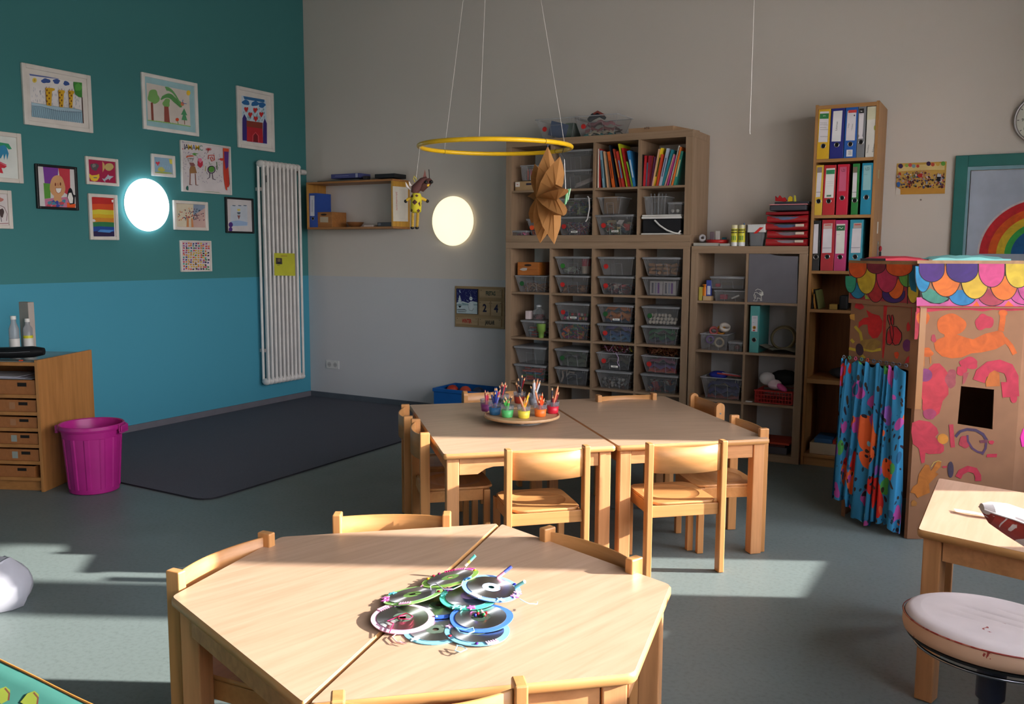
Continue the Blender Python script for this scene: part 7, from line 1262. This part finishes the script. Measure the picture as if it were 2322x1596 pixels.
for k in range(26):
    i, j = rs.randrange(9), rs.randrange(5); a = g_[j][i].lerp(g_[j+1][i+1], .5)+V((0, 0, .0012)); r_ = rs.uniform(.004, .011); mb.add([a+ux*r_, a+uy*r_*.5, a-ux*r_, a-uy*r_*.5], [(0, 1, 2, 3)], mat(('2a3a6a', 'a8506a', '5a6a9a', 'c87a80')[k % 4], .6))
tag(mb.build('patterned_cloth'), 'mint green patterned cloth lying on the playhouse roof', 'cloth'); tag(MB().box((-.06, -.004, 0), (.06, .004, .012), mat('1c1414', .7), T=Matrix.Translation(Cp-ux*.13+uy*.275+V((0, 0, ZT1+.0003)))).build('black_strap'), 'black strap end on the left of the playhouse roof', 'strap')

# ================================================================ STOOL (swivel chair) AT THE RIGHT EDGE
SC_ = V((5.945, -4.015, 0)); SZ = .505; t = thing('swivel_stool', 'worn cream leather swivel stool with small backrest at the right edge', 'stool', SC_); TT = Matrix.Translation(SC_+V((0, 0, SZ))) @ Matrix.Rotation(radians(3.5), 4, FH) @ Matrix.Rotation(radians(-2), 4, RG)
LTt = mat('cfc0bc', .6, 'leather', red=.27); LTs = mat('cda68a', .6, 'leather', red=.33); R_ = .212
rings = []; nn_ = 64
def rg(r, z, f=None): return [TT @ V((r*cos(2*pi*k/nn_), r*sin(2*pi*k/nn_), z+(f(r*cos(2*pi*k/nn_), r*sin(2*pi*k/nn_)) if f else 0))) for k in range(nn_)]
def fold(x, y):
    q = V((x, y, 0)); u = q.dot(RG); v = q.dot(FH); d = 0
    for c0, l0, l1 in ((.035, -.11, .09), (-.02, -.10, .12), (-.075, -.12, -.02), (.10, -.02, .09)):
        w_ = (v+u*.95)*.7-c0*.8; s_ = (u-v)*.7; 
        if l0 < s_ < l1: d -= .0045*math.exp(-(w_/.006)**2)*min(1, (s_-l0)/.03, (l1-s_)/.03)*(1 if c0 > -.05 else .5)
    return d
MB().loft([rg(R_-.018, -.058), rg(R_-.004, -.054), rg(R_, -.04), rg(R_, -.022), rg(R_-.003, -.014)], LTs, caps=False).add(rg(R_-.018, -.058), [list(range(nn_))], LTs).build('seat_side', t)
mb = MB(); rad = [R_-.004, R_-.010, R_-.022, R_-.04]; zz_ = [-.0135, -.004, .001, .003]; mb.loft([rg(r, z) for r, z in zip(rad, zz_)], LTt, caps=False)
NG = 110; idx = {}; vs = []; fs = []; rm = R_-.04
for j in range(60):
    r = rm*(1-j/60); vs += rg(r, .003+.002*(1-r/rm), fold)
for j in range(59):
    for k in range(nn_): a = j*nn_+k; b = j*nn_+(k+1) % nn_; fs.append((a, b, b+nn_, a+nn_))
fs.append([59*nn_+k for k in range(nn_)]); mb.add(vs, fs, LTt, True); mb.build('seat_cushion', t)
MB().loft([rg(R_+.0005, -.0155), rg(R_+.0022, -.0135), rg(R_-.001, -.0118)], mat('a8604c', .5, 'leather', red=.5), caps=False).build('piping', t)
MB().loft([rg(R_-.012, -.066), rg(R_-.008, -.0585)], mat('141416', .5), caps=True).build('base_plate', t)
MB().ring(TT @ V((0, 0, -.083)), (TT.to_3x3() @ X_), (TT.to_3x3() @ Y_), R_-.03, mat('8a8c92', .25, metal=1), .004, 48, 8).build('lever_ring', t)
MB().tube([SC_+V((0, 0, .43)), SC_+V((0, 0, .30))], .034, mat('23283a', .4), 20).tube([SC_+V((0, 0, .2995)), SC_+V((0, 0, .09))], .026, mat('23283a', .35), 20).build('column', t)
mb = MB()
for k in range(5): an = k*2*pi/5+.3; mb.tube([SC_+V((.02*cos(an), .02*sin(an), .085)), SC_+V((.26*cos(an), .26*sin(an), .06))], [.022, .014], mat('1c1c20', .5), 8)
mb.build('star_base', t)
for k in range(5): an = k*2*pi/5+.3; MB().tube([SC_+V((.26*cos(an)-.02*sin(an), .26*sin(an)+.02*cos(an), .026)), SC_+V((.26*cos(an)+.02*sin(an), .26*sin(an)-.02*cos(an), .026))], .0245, mat('141416', .5), 14).build('caster', t)
# backrest: bean-shaped padded bar whose left end shows
bc = [onp(2322*.0+x, y, SC_+FH*-.03, FH) for x, y in ((2226, 1152), (2245, 1158), (2290, 1172), (2350, 1195), (2430, 1222))]; bc = [p+FH*d for p, d in zip(bc, (0, .0, .01, .0, -.05))]
hh_ = (.008, .032, .05, .066, .07); tt_ = (.012, .026, .034, .038, .038); up_ = (.012, .022, .030, .034, .034); rings = []; rt = []
for p, h, w_, u in zip(bc, hh_, tt_, up_):
    rings.append([p+Z_*(u*sin(a) if sin(a) > 0 else h*sin(a)*1.0)+FH*w_*cos(a)*(1 if sin(a) > 0 else 1-.35*abs(sin(a))) for a in [2*pi*k/24 for k in range(24)]])
LTb = mat('c8bcb8', .6, 'leather', red=.16); LTr = mat('c0b0a8', .6, 'leather', red=.56)
mb = MB(); n = 24; vs = [p for r in rings for p in r]
for i in range(4):
    for k in range(n):
        a = i*n+k; b = i*n+(k+1) % n
        mb.add([vs[a], vs[b], vs[b+n], vs[a+n]], [(0, 1, 2, 3)], LTb if k < 12 else LTr, True)
mb.add(rings[0], [list(range(n))], LTb); mb.add(rings[-1], [list(range(n))], LTb); mb.build('backrest', t)
MB().tube([r[0]+(-FH)*.0 for r in rings], .0022, mat('b8aaa4', .5), 6).tube([r[12] for r in rings], .0025, mat('b8aaa4', .5), 6).build('backrest_piping', t)
MB().tube([bc[4]-Z_*.04, bc[4]-Z_*.2+FH*.03, SC_+RG*.18+V((0, 0, .425)), SC_+V((0, 0, .425))], .012, mat('3a3c44', .3, metal=1), 10).build('backrest_arm', t)

# ================================================================ LEFT: CABINET, BIN, FOREGROUND THINGS
P1 = onz(101, 1116, 0); P2 = onz(224, 1062, 0); P1.z = P2.z = 0; ds = (P2-P1).normalized(); P2 = P1+ds*.56; df = V((-ds.y, ds.x, 0)); df = df if df.x < 0 else -df; CH_ = .782; nF = -ds
t = thing('drawer_cabinet', 'beech cabinet with rows of small wooden boxes at the left edge', 'cabinet', (P1+P2)/2+df*.4)
M_ = Matrix((df, ds, Z_)).transposed().to_4x4(); M_.translation = P1; CBW = mat('b07842', .45, 'wood', grain=(40, 40, 3)); CBH = mat('a8713c', .45, 'wood', grain=(3, 40, 40)); WD = .95
MB().box((0, 0, .001), (.019, .56, CH_), CBW, T=M_, bev=.001).build('side_panel', t); MB().box((WD-.019, 0, .001), (WD, .56, CH_), CBW, T=M_, bev=.001).build('side_panel', t); MB().box((.0192, .54, .05), (WD-.0192, .555, CH_-.02), CBH, T=M_).build('back_panel', t)
MB().box((.0192, .0, CH_-.034), (WD-.0192, .5395, CH_-.014), CBH, T=M_).build('top_panel', t); MB().box((.03, .02, CH_-.0138), (WD-.03, .53, CH_-.011), mat('7f8c8c', .25), T=M_).build('top_mat', t)
K0 = (0, 660, 3.325); fz = lambda y: onp(K0[0]+262/K0[2], K0[1]+y/K0[2], P1, nF).z
lv0 = [fz(792), fz(922), fz(1043), fz(1166), fz(1292), fz(1415)]
for z_ in lv0: MB().box((.0192, .004, z_-.014), (WD-.0192, .5395, z_+.006), CBH, T=M_).build('shelf_board', t)
MB().box((.0192, .03, .001), (WD-.0192, .045, lv0[5]-.0145), CBH, T=M_).build('plinth', t)
rn = ['top', 'second', 'third', 'fourth', 'fifth', 'lowest']
for r in range(6):
    zb = lv0[r]+.0065; up = lv0[r-1]-.0145 if r else zb+.125
    for c in range(3):
        x0 = .03+c*.3; w_ = .285; h_ = min(.085, up-zb-.012); pull = .012+(.0, .01, .0)[c]; dp = .3
        if r == 5 and c == 0: x0 += .03; 
        bo = M_ @ V((x0+w_/2, .15, zb)); t2 = thing('wooden_drawer_box', ('right', 'middle', 'far left')[c]+' small wooden box in the '+rn[r]+' row of the beech cabinet', 'box', bo, 0, 'wooden boxes in the beech cabinet'); wbx = mat('9a5f32', .5, 'wood', grain=(30, 30, 30), dark=.85)
        g0 = x0; g1 = x0+w_; y0_ = .008+pull*.3; MB().box((g0, y0_, zb), (g1, y0_+.009, zb+h_), wbx, T=M_, bev=.001).box((g0, y0_+.0092, zb), (g0+.008, y0_+dp, zb+h_), wbx, T=M_).box((g1-.008, y0_+.0092, zb), (g1, y0_+dp, zb+h_), wbx, T=M_).box((g0+.0082, y0_+.0092, zb), (g1-.0082, y0_+dp, zb+.005), wbx, T=M_).build('box_body', t2)
        hx = g0+w_*(.28 if c % 2 == 0 else .5); MB().box((hx-.028, y0_-.0008, zb+h_*.55), (hx+.028, y0_-.0001, zb+h_*.82), mat('120c08', .9), T=M_, bev=.0003).build('finger_slot', t2)
        if (r, c) in ((3, 0), (4, 0), (2, 0), (1, 0)): MB().box((hx+.05, y0_-.0012, zb+h_*.2), (hx+.085, y0_-.0002, zb+h_*.8), mat('8a8f88' if r > 2 else '9a6a48', .6), T=M_).build('picture_label', t2)
z_ = lv0[0]+.0065+.087
for k in range(3): tag(MB().box((.06+k*.05, .03+k*.01, z_+.004*k), (.5+k*.08, .28, z_+.003+.004*k), mat(('a8a8b0', 'b8b4c4', 'c8c8d0')[k], .6), T=M_).build('paper_sheet'), ('lowest', 'middle', 'top')[k]+' loose paper sheet on the upper boxes of the beech cabinet', 'paper')
zt_ = CH_-.0105; kc = lambda x, y, d=0: onp(K0[0]+x/K0[2], K0[1]+y/K0[2], P1+ds*.2, nF)
pp = [M_ @ V((x, .12+y, zt_+.032+z)) for x, y, z in ((.06, .04, .012), (.12, .03, .010), (.25, .02, .003), (.45, .0, 0))]; t2 = thing('pencil_case', 'black padded pencil case lying on the beech cabinet', 'case', pp[1]-V((0, 0, .03)))
MB().tube(pp, [.022, .034, .034, .032], mat('0e0e12', .5), 16).build('case_body', t2); MB().tube([p-ds*.033+V((0, 0, .004)) for p in pp[1:]], .0012, mat('8a8a90', .4), 5).build('zip', t2)
tag(MB().box((.115, .03, zt_), (.135, .045, zt_+.006), mat('e8461c', .5), T=M_, bev=.002).build('orange_clip'), 'small orange clip at the front edge of the beech cabinet top', 'clip')
for k, (x, y, h, r) in enumerate(((.36, .33, .23, .030), (.31, .39, .21, .028))):
    c_ = M_ @ V((x, y, zt_)); t2 = thing('plastic_bottle', ('left' if k == 0 else 'right')+' clear and white bottle on the beech cabinet at the left edge', 'bottle', c_); MB().lathe([(r, 0), (r, .1)], c_, mat('d0ccc8', .4), 20).build('white_label', t2); MB().lathe([(r*.97, .1002), (r*.95, .16), (r*.5, h-.03), (r*.5, h-.012)], c_, mat('c8c8cc', .15, 'clear', fog=.35), 20, caps=False).build('bottle_body', t2); MB().lathe([(r*.55, h-.0118), (r*.55, h+.01)], c_, mat('d8d4d0', .4), 16).build('cap', t2)
    if k: MB().lathe([(r*1.01, .098), (r*1.01, .115)], c_, mat('c8c028', .4), 20, caps=False).build('yellow_band', t2)
c_ = M_ @ V((.35, .45, zt_)); tag(MB().box((c_.x-.05, c_.y-.02, zt_), (c_.x+.05, c_.y+.02, zt_+.32), mat('a89c94', .7), bev=.004).build('cardboard_box'), 'greyish upright carton behind the bottles on the beech cabinet', 'box')
# bin
bc_ = onz(190, 1124, 0)+FH*.135; bc_.z = 0; t = thing('waste_bin', 'magenta ribbed plastic bin in front of the beech cabinet', 'bin', bc_); BM_ = mat('a8207a', .35, spec=.5); nb_ = 144
def rb(r, z, amp=0): return [bc_+V(((r+amp*(1 if (k % 12) in (4, 5, 6, 7) else 0))*cos(2*pi*k/nb_), (r+amp*(1 if (k % 12) in (4, 5, 6, 7) else 0))*sin(2*pi*k/nb_), z)) for k in range(nb_)]
MB().loft([rb(.13, .001), rb(.137, .006), rb(.139, .03), rb(.1395, .031, .004), rb(.160, .33, .004), rb(.161, .332), rb(.166, .37), rb(.1665, .372), rb(.178, .374), rb(.181, .385), rb(.180, .402), rb(.175, .405), rb(.168, .400), rb(.160, .33), rb(.134, .012)], BM_, caps=False, smooth=False).add(rb(.13, .001), [list(range(nb_))[::-1]], BM_).add(rb(.134, .012), [list(range(nb_))], BM_).build('bin_body', t)
for s in (-1, 1): d = RG*s; q_ = bc_+d*.183; T = Matrix((d, V((-d.y, d.x, 0)), Z_)).transposed().to_4x4(); T.translation = q_; MB().box((-.004, -.045, .35), (.014, .045, .362), BM_, T=T, bev=.003).box((-.004, -.045, .362), (.004, -.038, .40), BM_, T=T).box((-.004, .038, .362), (.004, .045, .40), BM_, T=T).box((.006, -.045, .3622), (.014, .045, .395), BM_, T=T, bev=.003).build('handle', t)
# blue crate behind the rear table
t = thing('plastic_crate', 'blue plastic crate with red things on the floor by the back wall', 'crate', (2.0, -.25, 0)); mb = MB(); BLc = mat('1458a0', .4)
x0, x1, y0, y1, hz_ = 1.74, 2.28, -.40, -.06, .275
mb.box((x0, y0, .001), (x1, y1, .012), BLc).box((x0, y0, .0121), (x0+.006, y1, hz_), BLc).box((x1-.006, y0, .0121), (x1, y1, hz_), BLc).box((x0+.0061, y0, .0121), (x1-.0061, y0+.006, hz_), BLc).box((x0+.0061, y1-.006, .0121), (x1-.0061, y1, hz_), BLc); mb.build('crate_body', t); MB().box((x0-.008, y0-.01, hz_-.03), (x1+.008, y0-.0005, hz_), BLc, bev=.003).box((x0-.008, y0, hz_-.03), (x0-.0005, y1, hz_), BLc).build('crate_rim', t)
for k in range(3): tag(MB().ball((1.83+k*.13, -.25, .235), .055, mat(('a8301c', 'b8402a', '24304a')[k], .6), 12).build('toy_ball'), ('left red', 'middle rust-red', 'right dark blue')[k]+' ball in the blue crate', 'ball')
# crumpled white paper bag on the floor, left edge
c_ = onz(0, 1396, 0)+FH*.10-RG*.07; mb = MB(); rs = random.Random(8); n, k_ = 14, 9; rings = []
for j in range(k_):
    v = j/(k_-1); rr_ = .13*(sin(pi*(.28+.62*v))**.8); r_ = []
    for i in range(n): q_ = 2*pi*i/n; kk = 1+.10*sin(i*2.3+j*.4)+rs.uniform(-.03, .03); r_.append(c_+V((rr_*kk*cos(q_), rr_*kk*sin(q_), max(.002, .002+.185*v+rs.uniform(-.008, .008)*(j > 0)))))
    rings.append(r_)
tag(mb.loft(rings, mat('b8b6be', .7), smooth=True).build('paper_bag'), 'crumpled white paper bag on the floor at the left picture edge', 'bag')
# covered bench, bottom left corner
ZB_ = .50; e0, e1_ = onz(0, 1503, ZB_), onz(187, 1597, ZB_); ed = (e1_-e0).normalized(); pn = V((ed.y, -ed.x, 0)); pn = pn if pn.dot(CAM-e0) > 0 else -pn; t = thing('covered_bench', 'bench covered with teal oilcloth edged in orange, bottom left corner', 'bench', e0+pn*.2-V((0, 0, ZB_)))
a0_, a1_ = e0-ed*.35, e1_+ed*.30; TLc = mat('35695f', .55)
mb = MB(); gr = [[a0_.lerp(a1_, i/20)+pn*(.42*j/10)+V((0, 0, .008+.002*sin(i*.5+j*.7)+.0015*sin(i*.8-j))) for i in range(21)] for j in range(11)]; drop = [p-pn*.004-V((0, 0, .12)) for p in gr[0]]; mb.loft([drop]+gr+[[p+pn*.004-V((0, 0, .12)) for p in gr[-1]]], TLc, closed=False, caps=False); mb.build('oilcloth', t)
MB().tube([p+V((0, 0, .001)) for p in gr[0]], .0025, mat('d8863c', .5), 6).build('orange_hem', t)
mb = MB(); up3 = V((0, 0, .014)); Ay = Art(mb, lambda x, y: V((lambda p: (p.x, p.y, ZB_+.0125))(onz(x, y, ZB_))), Z_, eps=.0006)
for x, y in ((10, 1588), (75, 1598), (130, 1640), (30, 1660)): Ay.P('6f7a24', [(x-28, y+8), (x-12, y-12), (x+4, y-18), (x+14, y-10), (x+12, y+12), (x-6, y+22)]); Ay.L('5a3020', 4, [(x+2, y-14), (x+12, y-2), (x+10, y+14)]); Ay.mb.build('printed_motif', t); Ay.mb = MB()
qa, qb = a0_+pn*.03, a1_+pn*.03; MB().prism([qa-V((0, 0, .02)), qb-V((0, 0, .02)), qb+pn*.36-V((0, 0, .02)), qa+pn*.36-V((0, 0, .02))], (0, 0, .018), CBH).build('bench_top', t)
for a in (qa+ed*.03, qb-ed*.07):
    for d_ in (.02, .3): q_ = a+pn*d_; MB().prism([V((p.x, p.y, .001)) for p in (q_, q_+ed*.04, q_+ed*.04+pn*.04, q_+pn*.04)], (0, 0, ZB_-.022), CBW).build('leg', t)
